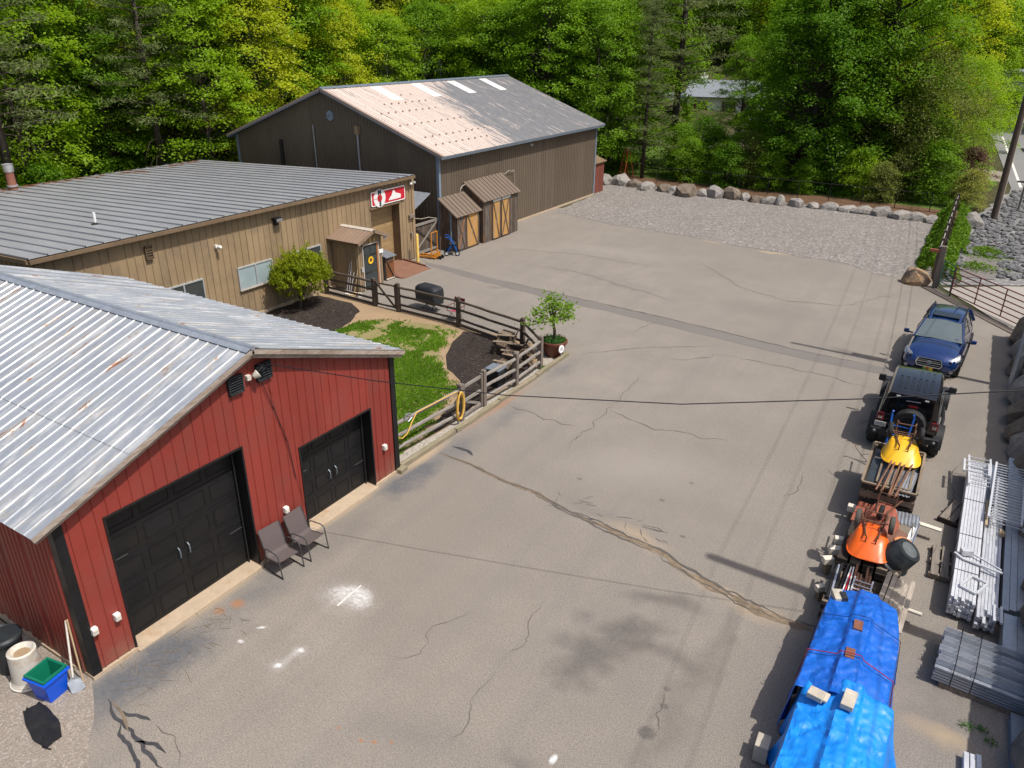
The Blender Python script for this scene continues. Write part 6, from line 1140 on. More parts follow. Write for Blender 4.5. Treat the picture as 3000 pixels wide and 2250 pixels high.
# rails, pickets
sup = T('timber_stack', 'low stack of beams under the dark rails and worn pickets', 'timber stack', (-.42, 14.2, .13))
for i in range(4):
    for j in range(5): MB().box((-.5 + j * .25, 0, .06 + i * .1), (.2, 1.2, .085)).build('beam', 'crate_wood' if (i + j) % 2 else 'crate_dark', sup)
random.seed(77)
ORD = ('first', 'second', 'third', 'fourth', 'fifth', 'sixth', 'seventh', 'eighth', 'ninth', 'tenth', 'eleventh', 'twelfth', 'thirteenth', 'last')
RL = [('black_metal', 'dark steel')] * 4 + [('rust_pipe', 'brown steel')] * 4
for i in range(14):
    x = -1.0 + i * .056; mt, nm = (('black_metal', 'dark') if i in (0, 1, 3, 4) else ('sign_white', 'white') if i in (5, 7) else ('sign_red', 'red') if i == 6 else ('galv', 'silver') if i == 2 else ('rust_pipe', 'brown'))
    y0 = 13.75 + random.uniform(-.1, .1); L = random.uniform(1.0, 1.35)
    b_ = T('steel_rail', f'{ORD[i]} rail from the left, a {nm} one, between orange wheelbarrow and blue tarp', 'rail', (x, y0, .58 + random.uniform(0, .02)), R(random.uniform(-2, 3)), 'rails stacked by the blue tarp'); MB().box((0, L / 2, .0), (.024 if nm in ('white', 'red') else .04, L, .045)).build('rail', mt, b_)
for i in range(6):
    x = -.06 + i * .095; L = 1.75 + random.uniform(-.15, .1)
    b_ = T('wooden_picket', ('first', 'second', 'third', 'fourth', 'fifth', 'sixth')[i] + ' weathered picket from the left, beside the blue tarp', 'picket', (x, 13.3 + .02 * i, .70 - .03 * i), R(-2.5 + random.uniform(-1, 1))); MB().prism([(-.044, 0), (.044, 0), (.044, L - .07), (0, L), (-.044, L - .07)], -.012, .012).build('picket', 'picket_wood', b_)
al = T('aluminium_ladder', 'short aluminium ladder section in front of the blue tarp', 'ladder', (-.4, 14.0, .63))
for x in (-.17, .17): MB().box((x, .2, .0), (.03, .8, .06)).build('side_rail', 'alu', al)
for i in range(5): MB().bar((-.17, -.1 + i * .15, 0), (.17, -.1 + i * .15, 0), .03, .02).build('rung', 'alu', al)
bk = T('concrete_block', 'concrete block on the ladder at the far end of the blue tarp', 'block', (-.27, 13.95, .68), R(4)); MB().box((0, 0, .04), (.2, .3, .09)).build('block', 'block', bk, bevel=.008)
# ================================================================ blue tarps over a long pile
def tarp(name, label, loc, prof, mat, y0, y1, seed, hang=.08, ny=90, nx=84, crease=1.0):
    t_ = T(name, label, 'tarpaulin', loc); m = MB()
    for j in range(ny):
        v = j / (ny - 1); y = y0 + (y1 - y0) * v; P_ = prof(v)
        cum = [0]
        for a, b in zip(P_, P_[1:]): cum.append(cum[-1] + sqrt((b[0] - a[0]) ** 2 + (b[1] - a[1]) ** 2))
        for i in range(nx):
            s_ = cum[-1] * i / (nx - 1); k = 0
            while k < len(P_) - 2 and s_ > cum[k + 1]: k += 1
            f = (s_ - cum[k]) / (cum[k + 1] - cum[k]); x = P_[k][0] + (P_[k + 1][0] - P_[k][0]) * f; z = P_[k][1] + (P_[k + 1][1] - P_[k][1]) * f
            fold = crease * (.035 * noise3(x * 3 + y * 2.2, y * 1.1 - x * 1.5, seed) + .05 * (.3 - abs(noise3(x * 4 - y * 3.2, y * 2 + x * 2, seed + 3))) + .03 * (.3 - abs(noise3(x * 9 + y * 6, y * 5 - x * 4, seed + 11))) + .012 * noise3(x * 16 + y * 7, y * 11, seed + 5))
            side = max(0, 1 - z / .75); x += math.copysign(1, x - .0) * side * .06 * sin(y * 9 + seed + 2 * noise3(y * 3, seed)) * crease
            m.v.append((x, y + .02 * noise3(x * 5, y * 5, seed + 8), max(.015, z + fold)))
    for j in range(ny - 1):
        for i in range(nx - 1): a = j * nx + i; m.f.append((a, a + 1, a + nx + 1, a + nx))
    o = m.build('sheet', mat, t_, smooth=True, fix=False); so_ = o.modifiers.new('thick', 'SOLIDIFY'); so_.thickness = .006; so_.offset = -1; return t_
def prof1(v):     # near end v=0 (y low) to far end v=1
    h = 1.22 - .2 * max(0, (v - .72) / .28) + .03 * sin(v * 9); wl = .70 + .05 * (1 - v); wr = .70 - .16 * max(0, (v - .6) / .4)
    return [(-wl - .05, .05), (-wl - .01, .6), (-wl + .05, h - .14), (-.24, h - .03), (-.18, h + .06), (.12, h + .065), (.18, h - .02), (wr - .05, h - .15), (wr, .6), (wr + .04, .05)]
tarp('blue_tarp', 'dark blue tarp tied over the long pile in front of the pickets', (-.2, 12.0, 0), prof1, 'tarp_blue', -1.55, 1.6, 3)
def prof2(v):
    h = 1.22 + .03 * sin(v * 7) - .05 * (1 - v)
    return [(-.84 - .05 * sin(v * 11), .03), (-.76, .6), (-.68, h - .14), (-.2, h - .03), (-.12, h + .08), (.16, h + .09), (.22, h - .02), (.66, h - .16), (.76, .6), (.84 + .05 * sin(v * 8), .03)]
tarp('blue_tarp', 'bright blue tarp over the nearest end of the pile', (-.1, 9.4, 0), prof2, 'tarp_bright', -1.7, 1.35, 17, crease=1.35)
pile = T('brick_pile', 'long pile of red-brown bricks under the blue tarps', 'brick pile', (-.22, 11.2, 0)); pallet('long pallet under the bricks and blue tarps', (-.22, 10.6, 0), 0, 1.1, 5.2, n=20)
bm_ = None
for i in range(4):
    for j in range(11):
        if bm_ is None: o = MB().box((0, 0, 0), (.7, .4, .17)).build('brick_course', 'brick_red', pile, bevel=.01); bm_ = o.data
        else: o = link('brick_course', bm_, pile)
        o.location = (.02, -2.3 + j * .40, .2 + i * .19)
for i, (x, y) in enumerate(((-.27, 12.25), (-.27, 11.45))):
    b_ = T('brick', ('brown brick lying in a hole on the far half of the dark blue tarp', 'brown brick under the red cord on the dark blue tarp')[i], 'brick', (x + .02, y, 1.30), R(4)); MB().box((0, 0, 0), (.15, .26, .03)).build('brick', 'brick_red', b_, bevel=.005)
for nm, col_, y, l in (('tie_cord', 'cord_red', 11.4, 'dark red cord tied across the middle of the dark blue tarp'), ('tie_cord', 'wire_black', 12.5, 'thin dark cord tied across the far end of the dark blue tarp')):
    c_ = T(nm, l, 'cord', (-.25, y, 0)); v = (y - 12.0 + 1.55) / 3.17
    MB().tube([(p[0] * 1.03 + .05, .03 * math.sin(p[0] * 5) - .12 * abs(p[0]), p[1] + (.075 if p[1] > .9 else .03)) for p in prof1(v)], .010 if col_ == 'cord_red' else .006, 5).build('cord', col_, c_, smooth=True)
for i, (x, y, z, dx, dy, dz, rz, l) in enumerate(((-.72, 13.15, 1.1, .2, .3, .12, 25, 'grey block weighing down the far left corner of the dark blue tarp'), (-.55, 10.25, 1.27, .24, .2, .1, -8, 'pale brick-shaped block on the left seam of the two tarps'), (-.08, 10.3, 1.37, .19, .38, .1, -3, 'large pale stone block on the middle seam of the two tarps'), (-1.12, 9.75, .2, .22, .3, .36, 3, 'white stone block standing on the ground left of the bright blue tarp'))):
    b_ = T('weight_block', l, 'block', (x, y, z), R(rz)); MB().box((0, 0, 0), (dx, dy, dz)).build('block', 'block', b_, bevel=.012)
    if i == 1: MB().box((.06, .06, -.03), (dx, dy, .05)).build('chip', 'block', b_, bevel=.01)
    if i == 0: MB().box((.08, -.06, .02), (.1, .2, .14)).build('flap', 'black_plastic', b_)
# ================================================================ pallets and metal stock on the right
pallet('grey weathered pallet left of the long aluminium stack, nearer one', (1.05, 16.95, 0), R(2), .62, 1.2, n=2) if 0 else None
pp = T('pallet', 'small grey pallet with wide boards left of the long aluminium stack', 'pallet', (1.02, 16.95, 0), R(2))
for x in (-.19, .0, .2): MB().b2((x - .075, -.62, .12), (x + .075, .62, .145)).build('deck_board', 'plank_worn', pp)
for y in (-.55, 0, .55): MB().b2((-.3, y - .045, .02), (.3, y + .045, .12)).build('stringer', 'pallet_wood', pp)
pp = T('pallet', 'dark rotten pallet end beside the far end of the long aluminium stack', 'pallet', (1.08, 19.35, 0), R(-14))
for x in (-.12, .06): MB().b2((x - .08, -.55, .12), (x + .08, .5, .15)).build('deck_board', 'plank_worn', pp)
for y in (-.5, 0, .45): MB().b2((-.25, y - .05, .0), (.25, y + .05, .12)).build('stringer', 'crate_dark', pp)
def bundle(label, x0, x1, y0, y1, z0, nx, nz, mat, sz=None, name='aluminium_bundle', ragged=.12, group=None, jit=.004, axis='y'):
    b_ = T(name, label, 'metal stock', ((x0 + x1) / 2, (y0 + y1) / 2, z0)); cx, cy = (x0 + x1) / 2, (y0 + y1) / 2
    if axis == 'y':
        w_ = (x1 - x0) / nx
        for i in range(nx):
            for k in range(nz):
                a = y0 + random.uniform(0, ragged); b = y1 - random.uniform(0, ragged)
                MB().b2((x0 + i * w_ + .003 - cx, a - cy, k * (sz or w_) + .002), (x0 + (i + 1) * w_ - .003 - cx, b - cy, (k + 1) * (sz or w_) - .002)).build('tube', mat, b_, bevel=.004)
    return b_
random.seed(12)
bundle('white aluminium tubes, left bundle of the long stack', 1.17, 1.62, 15.1, 21.6, .1, 7, 5, 'alu_white', .085); bundle('greyer aluminium tubes, right bundle of the long stack', 1.66, 2.02, 14.85, 19.6, .1, 6, 4, 'alu', .085, ragged=.45)
bundle('dark grey channel sections between the aluminium bundles', 1.66, 1.98, 19.7, 22.0, .1, 4, 3, 'galv_dark', .09); bundle('grey galvanised channels along the boulder wall, far stretch', 2.08, 2.6, 15.4, 22.6, .08, 4, 3, 'galv', .12, name='steel_bundle'); bundle('galvanised channel sections along the boulder wall, near stretch', 2.12, 2.6, 13.55, 15.3, .08, 2, 3, 'galv', .12, name='steel_bundle')
for i, (y, l) in enumerate(((16.2, 'nearest'), (17.7, 'middle'), (19.4, 'farthest'))):
    c_ = T('binding_strap', f'{l} dark strap across the left aluminium bundle', 'strap', (1.4, y, .53)); MB().tube([(-.235, 0, -.4), (-.235, 0, .0), (.23, 0, .005), (.23, 0, -.3)], .008, 4).build('strap', 'wire_black', c_)
def railing(label, loc, rz, w_, L, n, mat='alu_white', tilt=(0, 0)):
    r_ = T('railing_panel', label, 'railing', loc, rz); r_.rotation_euler = (tilt[0], tilt[1], rz)
    for x in (-w_ / 2, w_ / 2): MB().box((x, 0, 0), (.045, L, .05)).build('rail', mat, r_)
    bmesh_ = None
    for i in range(n):
        if bmesh_ is None: o = MB().box((0, 0, 0), (w_ - .04, .022, .022)).build('baluster', mat, r_); bmesh_ = o.data
        else: o = link('baluster', bmesh_, r_)
        o.location = (0, -L / 2 + .08 + (L - .16) * i / (n - 1), 0)
    return r_
railing('white baluster panel on top of the far right of the metal stack', (2.05, 20.0, .68), R(-1.5), .66, 3.0, 20); railing('second white baluster panel under the topmost one on the right', (2.12, 19.6, .60), R(-1), .6, 2.4, 16, 'alu')
railing('small white baluster panel across the far end of the left bundle', (1.42, 20.9, .6), R(3), .5, 1.65, 8); railing('short white rail section sticking out left of the small baluster panel', (1.33, 21.0, .64), R(2), .56, .7, 3); railing('short white baluster piece standing by the near end of the stack', (2.02, 15.15, .45), R(1), .12, .55, 7)
br = T('aluminium_bracket', 'bent white aluminium bracket lying across the left bundle', 'bracket', (1.62, 16.6, .56), R(20))
MB().bar((-.3, .12, 0), (.35, -.28, .02), .06, .03).build('arm', 'alu_white', br); MB().bar((-.3, .12, 0), (-.42, .3, .02), .05, .03).build('arm', 'alu_white', br); MB().bar((-.1, .35, .04), (.34, -.2, .04), .03, .03).build('arm', 'alu_white', br); MB().box((-.18, .32, .06), (.22, .16, .12)).build('box_end', 'alu', br)
br = T('aluminium_bracket', 'square white aluminium frame lying on the near end of the left bundle', 'bracket', (1.55, 15.75, .56), R(-22)); frame_rect(br, 'side', -.16, .16, -.26, .26, 0, .05, .04, 'alu_white')
lb_ = T('loose_board', 'thin yellowish batten between the two aluminium bundles', 'board', (1.66, 18.9, .56), R(1)); MB().box((0, 0, 0), (.05, 1.2, .04)).build('board', 'crate_light', lb_)
lb_ = T('wood_block', 'orange wood block beside the baluster panels', 'block', (2.0, 18.25, .5), R(10)); MB().box((0, 0, 0), (.08, .16, .1)).build('block', 'wood_cut', lb_)
# guardrail bundle lying across
gb_ = T('steel_post_bundle', 'bundle of galvanised angle posts strapped together, lying across the yard edge', 'metal stock', (1.12, 13.5, .12), R(-3))
for i in range(8):
    for k in range(2):
        y = -.42 + i * .145 + (.03 if k else 0); L = 1.9 - .02 * (i % 3)
        MB().prism([(0, 0), (.13, .02), (.13, .028), (.012, .012), (.03, .11), (.022, .112)], .0 + .02 * (i % 3), L, lambda u, v, w_: (w_, y + u, .28 - .0 + v - .09 * (1 - k))).build('angle_post', 'alu' if i % 2 else 'galv', gb_)
for k in range(5): MB().b2((.02 * (k % 2), -.5, .0 + k * .062), (1.9, -.42, .045 + k * .062)).build('flat_bar', 'galv', gb_)
MB().b2((.05, -.45, -.02), (1.9, .72, .2)).build('inner_bars', 'galv_dark', gb_)
for x in (.3, .62): MB().tube([(x, -.515, .0), (x, -.515, .31), (x, -.4, .41), (x, .75, .41), (x, .8, .3), (x, .8, 0)], .008, 4).build('strap', 'wire_black', gb_)
pp = T('pallet', 'pallet carrying the strapped galvanised angle posts', 'pallet', (2.0, 13.45, 0), R(-3))
for y in (-.45, .1, .6): MB().b2((-.75, y - .05, 0), (.8, y + .05, .1)).build('bearer', 'crate_wood', pp)
ch = T('channel_section', 'short galvanised channel lying near the bottom right corner', 'metal stock', (1.86, 11.1, 0), R(3)); 
for x in (-.09, .0, .09): MB().b2((x - .04, -.6, .0), (x + .035, .42 + .04 * (x > 0), .16)).build('channel', 'alu', ch, bevel=.006)
ch = T('channel_section', 'long galvanised channel along the right edge by the weeds', 'metal stock', (2.5, 11.6, 0), R(2)); MB().b2((-.12, -2, 0), (.12, 1.2, .2)).build('channel', 'galv_dark', ch, bevel=.006)
random.seed(14)
for i, (x, y) in enumerate(((1.75, 12.25), (1.95, 12.3), (2.1, 12.1))):
    we = T('weed_tuft', ('left', 'middle', 'right')[i] + ' small weed in the dirt below the strapped angle posts', 'plant', (x, y, .005)); cr = MB()
    for k in range(70): leaf(cr, (random.gauss(0, .06), random.gauss(0, .05), random.uniform(.01, .07)), rdir() + Vector((0, 0, 1)), .022, .4)
    cr.build('leaves', 'herb_leaf', we, fix=False)
# ================================================================ boulders
def rock_mesh(seed, sx, sy, sz, n=2):
    bm = bmesh.new(); bmesh.ops.create_icosphere(bm, subdivisions=n, radius=1)
    for v in bm.verts:
        p = v.co.copy(); k = 1 + .42 * noise3(p.x * 1.1 + seed, p.y * 1.1, p.z * 1.1) + .2 * noise3(p.x * 2.7, p.y * 2.7 + seed, p.z * 2.7)
        q = p * k; q.rotate(Matrix.Rotation(seed, 3, 'X')); m = max(abs(q.x), abs(q.y), abs(q.z)); q = q.lerp(q * (.85 / m), .45); q.rotate(Matrix.Rotation(seed * 1.7, 3, 'Y'))
        v.co = Vector((q.x * sx, q.y * sy, max(-.25, q.z) * sz))
    me = bpy.data.meshes.new('boulder'); bm.to_mesh(me); bm.free()
    return me
def boulder(label, loc, s, rz, mat, seed, group=None):
    me = rock_mesh(seed, *s); me.materials.append(MAT[mat]); o = link('boulder', me); o.location = loc; o.rotation_euler = (0, 0, rz)
    return tag(o, label, 'boulder', group)
random.seed(41)
ROW = [(-26.4, 57.0, 1.0, .75), (-25.2, 57.3, 1.1, .75), (-23.8, 57.0, .85, .5), (-22.6, 56.5, .95, .55), (-21.2, 56.6, .85, .5), (-20.3, 56.3, .6, .45), (-19.2, 55.9, 1.15, .85), (-18.1, 56.3, .6, .5), (-17.2, 56.4, .8, .75), (-16.0, 56.5, .75, .85), (-15.0, 56.6, .55, .5), (-14.1, 56.3, .6, .45), (-13.1, 56.3, .75, .5), (-12.4, 56.2, .55, .6), (-11.3, 56.3, .65, .55), (-10.2, 56.5, .6, .35), (-9.1, 56.5, .7, .45), (-8.0, 56.7, .85, .35), (-6.9, 56.6, .95, .45), (-5.8, 56.5, .75, .6), (-4.6, 56.3, .9, .45), (-3.6, 56.2, .8, .45), (-2.7, 56.0, .7, .42)]
for i, (x, y, r_, h) in enumerate(ROW):
    boulder(('leftmost', 'second', 'third', 'fourth', 'fifth', 'sixth', 'seventh', 'eighth', 'ninth', 'tenth', 'eleventh', 'twelfth', 'thirteenth', 'fourteenth', 'fifteenth', 'sixteenth', 'seventeenth', 'eighteenth', 'nineteenth', 'twentieth', 'twenty-first', 'twenty-second', 'rightmost')[i] + (' boulder' if i in (0, 22) else ' boulder from the left') + ' in the row behind the gravel lot', (x, y, h * .12), (r_ * .95, r_ * .68, h * .95), random.uniform(0, 6), random.choice(('rock_grey', 'rock_grey', 'rock_brown')), i * 3.1, 'boulders along the gravel lot')
for i, (x, y, r_, h) in enumerate(((-1.9, 54.5, .55, .4), (-1.8, 52.5, .5, .35), (-1.75, 50.6, .55, .4), (-1.8, 48.4, .45, .3), (-1.9, 46.2, .5, .35))):
    boulder(('farthest', 'second farthest', 'middle', 'second nearest', 'nearest')[i] + ' small boulder below the ivy covered fence', (x, y, h * .1), (r_ * .7, r_ * .7, h), i, 'rock_grey', 80 + i * 2.3, 'boulders below the ivy fence')
boulder('big brown and orange boulder at the foot of the gate post', (-2.05, 40.55, .15), (.62, .5, .62), .4, 'rock_ochre', 7.7); boulder('grey boulder beside the utility pole bank', (-.5, 56.2, .2), (.7, .9, .6), .3, 'rock_grey', 3.3); 
k = 0
WALL = [(2.55, 33.9, .75, .8), (2.6, 32.2, .7, .65), (2.5, 30.7, .7, .75), (2.75, 29.2, .8, .6), (2.55, 27.7, .75, .85), (2.6, 26.2, .7, .6), (2.65, 24.9, .75, .55), (2.7, 23.5, .75, .7), (2.75, 22.1, .7, .7)]
for i, (x, y, r_, h) in enumerate(WALL):
    boulder(('farthest', 'second farthest', 'third farthest', 'fourth farthest', 'middle', 'fourth nearest', 'third nearest', 'second nearest', 'nearest')[i] + ' boulder of the bottom course of the right boundary wall', (x, y, h * .35), (.6, .85, h), random.uniform(-.4, .4), ('rock_brown', 'rock_grey', 'rock_brown')[i % 3], 30 + i * 1.7, 'boulder wall bottom course')
    boulder(('farthest', 'second farthest', 'third farthest', 'fourth farthest', 'middle', 'fourth nearest', 'third nearest', 'second nearest', 'nearest')[i] + ' boulder of the top course of the right boundary wall', (x + .45, y - .5, .95), (.6, .8, .5), random.uniform(-.4, .4), ('rock_grey', 'rock_brown', 'rock_brown')[i % 3], 60 + i * 1.7, 'boulder wall top course')
for i in range(9): boulder(('first', 'second', 'third', 'fourth', 'fifth', 'sixth', 'seventh', 'eighth', 'ninth')[i] + ' wall boulder from the far end beside the stacked metal', (2.95 + .1 * (i % 2), 21 - i * 1.15, .35 + .2 * (i % 2)), (.5, .7, .8), i, 'rock_brown', 90 + i * 1.3, 'boulder wall beside the metal stock')
bf_ = T('board_fence', 'brown board fence on top of the right boundary wall', 'fence', (3.35, 22, 1.0), .017)
for i in range(84): 
    h_ = 2.12 + .04 * ((i * 7) % 3)
    if i == 0: o = MB().box((0, 0, h_ / 2), (.025, .304, h_)).build('board', 'fence_board', bf_); bmd = o.data
    else: o = link('board', bmd, bf_)
    o.location = (.006 * (i % 2), -12.6 + i * .3, .02 * ((i * 5) % 3))
# rubble bank: loose stones
random.seed(52); st_ = MB(); proto = [rock_mesh(s, 1, 1, .8, 1) for s in (1.2, 4.4, 9.1)]
RBP = [(-.8, 42.2), (2.6, 44.2), (6, 48), (6, 72), (1.8, 72), (.1, 60), (-.6, 50)]
for i in range(2600):
    x = random.uniform(-.8, 6); y = random.uniform(42, 72)
    if not inside(x, y, RBP) or (42.5 < y < 48.2 and -.4 < x < 1.3): continue
    s = random.uniform(.06, .2) * (1.5 if random.random() < .1 else 1); me = random.choice(proto); a = random.uniform(0, 6.3); o = len(st_.v)
    st_.v += [(x + s * (v.co.x * cos(a) - v.co.y * sin(a)), y + s * (v.co.x * sin(a) + v.co.y * cos(a)), .02 + s * .7 * v.co.z + s * .2) for v in me.vertices]; st_.f += [tuple(o + k for k in p.vertices) for p in me.polygons]
o = st_.build('loose_rubble', 'riprap', fix=False); o['kind'] = 'stuff'; o['label'] = 'loose grey rubble stones on the bank by the utility pole'; o['category'] = 'rubble'
sheet('shadow_toned_pad', wavy([(-.35, 43.0), (1.2, 43.3), (1.3, 47.9), (-.2, 48.1)], .1, .4, 9), .03, 'patch_asphalt')  # dark colour of the pad holds the shadow lying over it
# ================================================================ gates, posts, drain, poles, wires
gp = T('gate_post', 'tall weathered square post beside the big orange boulder', 'post', (-1.2, 40.35, 0)); MB().loft([[(-.13, -.13, 0), (.13, -.13, 0), (.13, .13, 0), (-.13, .13, 0)], [(-.12, -.12, 2.0), (.12, -.12, 2.0), (.12, .12, 2.0), (-.12, .12, 2.0)]]).build('post', 'post_grey', gp, bevel=.02); MB().box((-.3, .0, 1.75), (.5, .14, .12)).build('arm', 'rust_tub', gp)
def farm_gate(label, a, b, h, mat, bars, ups, mesh=False):
    g_ = T('farm_gate', label, 'gate', (a[0], a[1], 0)); d = Vector((b[0] - a[0], b[1] - a[1], 0)); L = d.length; d.normalize(); P_ = lambda s, z: (d.x * s, d.y * s, z)
    for i in range(bars): MB().tube([P_(0, .14 + (h - .14) * i / (bars - 1)), P_(L, .14 + (h - .14) * i / (bars - 1))], .024, 7).build('bar', mat, g_)
    for i in range(ups): MB().tube([P_(L * i / (ups - 1), .12), P_(L * i / (ups - 1), h + .02)], .026, 7).build('upright', mat, g_)
    if mesh:
        m = MB()
        for i in range(int(L / .09)): m.tube([P_(i * .09, .14), P_(min(L, i * .09 + .5), h)], .0028, 3, False); m.tube([P_(min(L, i * .09 + .5), .14), P_(i * .09, h)], .0028, 3, False)
        o = m.build('wire_mesh', 'mesh_wire', g_, fix=False); o['kind'] = 'stuff'
    return g_
farm_gate('narrow dark green tubular gate between post and red gate', (-1.05, 40.2), (-.52, 39.4), 1.35, 'gate_green', 6, 2); rg = farm_gate('long dark red tubular farm gate with wire mesh', (-.48, 39.3), (3.6, 34.4), 1.32, 'gate_red', 6, 5, True)
wheel_parts(rg, (0, -.05, .1), .1, .06, 0, 'rim_dark')
dg = T('trench_drain', 'long slotted metal trench drain in front of the red gate', 'drain', (-1.6, 40.2, .012)); d = Vector((3.9, -5.2, 0)); 
MB().bar((0, 0, 0), tuple(d), .42, .008).build('frame', 'crate_dark', dg); d.normalize(); q = Vector((-d.y, d.x, 0)); slm = None
for i in range(120):
    p = d * (.05 + i * .053); mb = None
    if slm is None: o = MB().bar(tuple(-q * .17), tuple(q * .17), .028, .01).build('slat', 'steel_box', dg); slm = o.data
    else: o = link('slat', slm, dg)
    o.location = p + Vector((0, 0, .006))
def upole(label, x, y, h, r0, mat, arms, nm='utility_pole', extra=None):
    p_ = T(nm, label, 'pole', (x, y, 0)); MB().tube([(0, 0, 0), (0, 0, h * .5), (0, 0, h)], [r0, r0 * .85, r0 * .66], 14).build('shaft', mat, p_, smooth=True)
    for z, L in arms: MB().bar((-L / 2, 0, z), (L / 2, 0, z), .1, .12).build('crossarm', 'pole_wood', p_)
    if extra: extra(p_)
    return p_
def transf(p_):
    MB().lathe([(.0, 0), (.27, .02), (.28, .95), (.2, 1.05), (0, 1.08)], 16, (-.1, -.45, 7.4)).build('transformer', 'galv', p_, smooth=True); MB().lathe([(.0, 0), (.27, .02), (.28, .95), (.2, 1.05), (0, 1.08)], 16, (-.1, .45, 7.6)).build('transformer', 'galv', p_, smooth=True)
    for s in (-.9, 0, .9): MB().lathe([(.05, 0), (.07, .1), (.04, .22), (0, .24)], 8, (s, 0, 11.6)).build('insulator', 'old_white', p_)
up1 = upole('brown wooden utility pole on the rubble bank', .62, 59.4, 12.5, .2, 'pole_wood', ((11.4, 2.2),)); WB(MB().tube([(.62 + .21, 59.4, 0), (.62 + .17, 59.4, 8)], .03, 6), 'conduit', 'frame_white', up1)
upole('wooden utility pole with transformers beyond the right edge by the tarps', 4.0, 14.25, 13.6, .19, 'pole_wood', ((11.5, 2.2),), extra=transf)
def guy(p_): MB().box((0, .12, 8.2), (.5, .4, 1.3)).build('cabinet', 'galv', p_); MB().bar((-.5, .1, 6.8), (.6, .1, 7.0), .1, .1).build('bracket', 'galv', p_)
upole('pale grey metal pole standing at the boulder wall beside the blue car', 2.12, 29.0, 13.2, .13, 'galv', (), 'metal_pole', guy)
upole('distant utility pole with crossarm beside the road', -4.8, 130, 13.2, .22, 'pole_wood', ((12.4, 3.4),))
def wire(label, P_, r=.012, mat='wire_black'):
    o = T('overhead_wire', label, 'wire', P_[0]); a = Vector(P_[0]); MB().tube([Vector(p) - a for p in P_], r, 5).build('wire', mat, o); return o
sag = lambda a, b, s, n=14: [tuple(Vector(a).lerp(Vector(b), i / n) - Vector((0, 0, 4 * s * (i / n) * (1 - i / n)))) for i in range(n + 1)]
wire('black service wire running from the red garage gable across the yard', [(-11.88, 9.62, 4.62), (-9.5, 10.3, 4.55), (-6.9, 11.05, 4.6), (-3.8, 11.95, 4.86), (-.96, 12.75, 5.38), (1.2, 13.4, 5.83), (4.0, 14.2, 6.55)], .010)
for i, (dx, z) in enumerate(((-.9, 11.7), (0, 11.8), (.9, 11.7), (0, 9.2), (.1, 8.6))):
    wire(('left', 'middle', 'right', 'upper service', 'lower service')[i] + ' overhead line from the wooden pole on the bank towards the yard', sag((.62 + dx, 59.4, z - .2), (4.0 + dx, 14.25, z), .7), .008 if i < 3 else .011); wire(('left', 'middle', 'right', 'upper service', 'lower service')[i] + ' overhead line along the road to the distant pole', sag((.62 + dx, 59.4, z - .2), (-4.8 + dx * 1.6, 130, z + .5), 1.2), .008 if i < 3 else .022)
    wire(('left', 'middle', 'right', 'upper service', 'lower service')[i] + ' overhead line leaving the frame past the nearest pole', sag((4.0 + dx, 14.25, z), (6.5 + dx, -30, z), .7), .008 if i < 3 else .011)
# ivy covered fence between gravel lot and bank
iv = T('ivy_fence', 'low post and rail fence smothered in ivy right of the gravel lot', 'fence', (-1.4, 49, 0)); random.seed(61)
for i in range(9):
    y = 41.5 + i * 2.0; MB().b2((-.09 - .03 * i, y - 49 - .09, 0), (.09 - .03 * i, y - 49 + .09, 1.7)).build('post', 'post_brown', iv)
    if i < 8: MB().bar((-.03 * i, y - 49, 1.55), (-.03 * (i + 1), y + 2 - 49, 1.5), .05, .16).build('rail', 'rail_grey_y', iv)
ivl = MB()
for i in range(9500):
    y = random.uniform(41.6, 58.5); t_ = (y - 41.6) / 17; hh = .9 + .5 * noise3(y * .5, 3); a = random.uniform(-1, 1); w_ = .9 + .45 * noise3(y * .7, 9); x = -.05 - .25 * t_ + a * w_ + (.3 if a > 0 else 0); z = (1 - abs(a) ** 1.5) * hh * random.uniform(.55, 1.1) + random.uniform(0, .15)
    if 44 < y < 48 and a > .6: continue
    leaf(ivl, (x, y - 49, max(.03, z)), rdir() + Vector((.3 * a, 0, 1)), random.uniform(.05, .11), .6)
ivl.build('foliage', 'ivy_leaf', iv, fix=False)
for i, (x, y, l) in enumerate(((.6, 49.0, 'spreading low green creeper on the bank beyond the ivy fence'), (.4, 45.2, 'small low green creeper beside the grey pad'))):
    c_ = T('creeper', l, 'plant', (x, y, .02)); m = MB()
    for k in range(1500 if i == 0 else 450): u = random.gauss(0, .55); v = random.gauss(0, .8 if i == 0 else .4); leaf(m, (u, v, random.uniform(.02, .3) * max(.1, 1 - u * u - v * v * .5)), rdir() + Vector((0, 0, 1.2)), .07, .5)
    m.build('foliage', 'ivy_leaf', c_, fix=False)
mb_ = T('mailbox_post', 'thin dark cross-shaped post on the rubble bank', 'post', (1.95, 63.2, 0)); MB().b2((-.06, -.06, 0), (.06, .06, 2.6)).build('post', 'post_grey', mb_); MB().b2((-.5, -.05, 1.9), (.6, .05, 2.02)).build('arm', 'post_grey', mb_)
sl_ = T('step_ladder', 'orange fibreglass step ladder standing behind the boulder row', 'ladder', (-25.8, 59.2, 0), R(-20))
for s_ in (-1, 1):
    MB().bar((s_ * .3, -.25, 0), (s_ * .17, .25, 2.5), .08, .04).build('side_rail', 'ladder_orange', sl_); MB().bar((s_ * .33, .95, 0), (s_ * .17, .35, 2.45), .07, .03).build('rear_leg', 'ladder_orange', sl_)
for i in range(7): z = .3 + i * .3; MB().bar((-.29 + .017 * i, -.25 + z * .2, z), (.29 - .017 * i, -.25 + z * .2, z), .09, .03).build('tread', 'ladder_orange', sl_)
MB().box((0, .29, 2.5), (.42, .22, .06)).build('cap', 'ladder_orange', sl_)
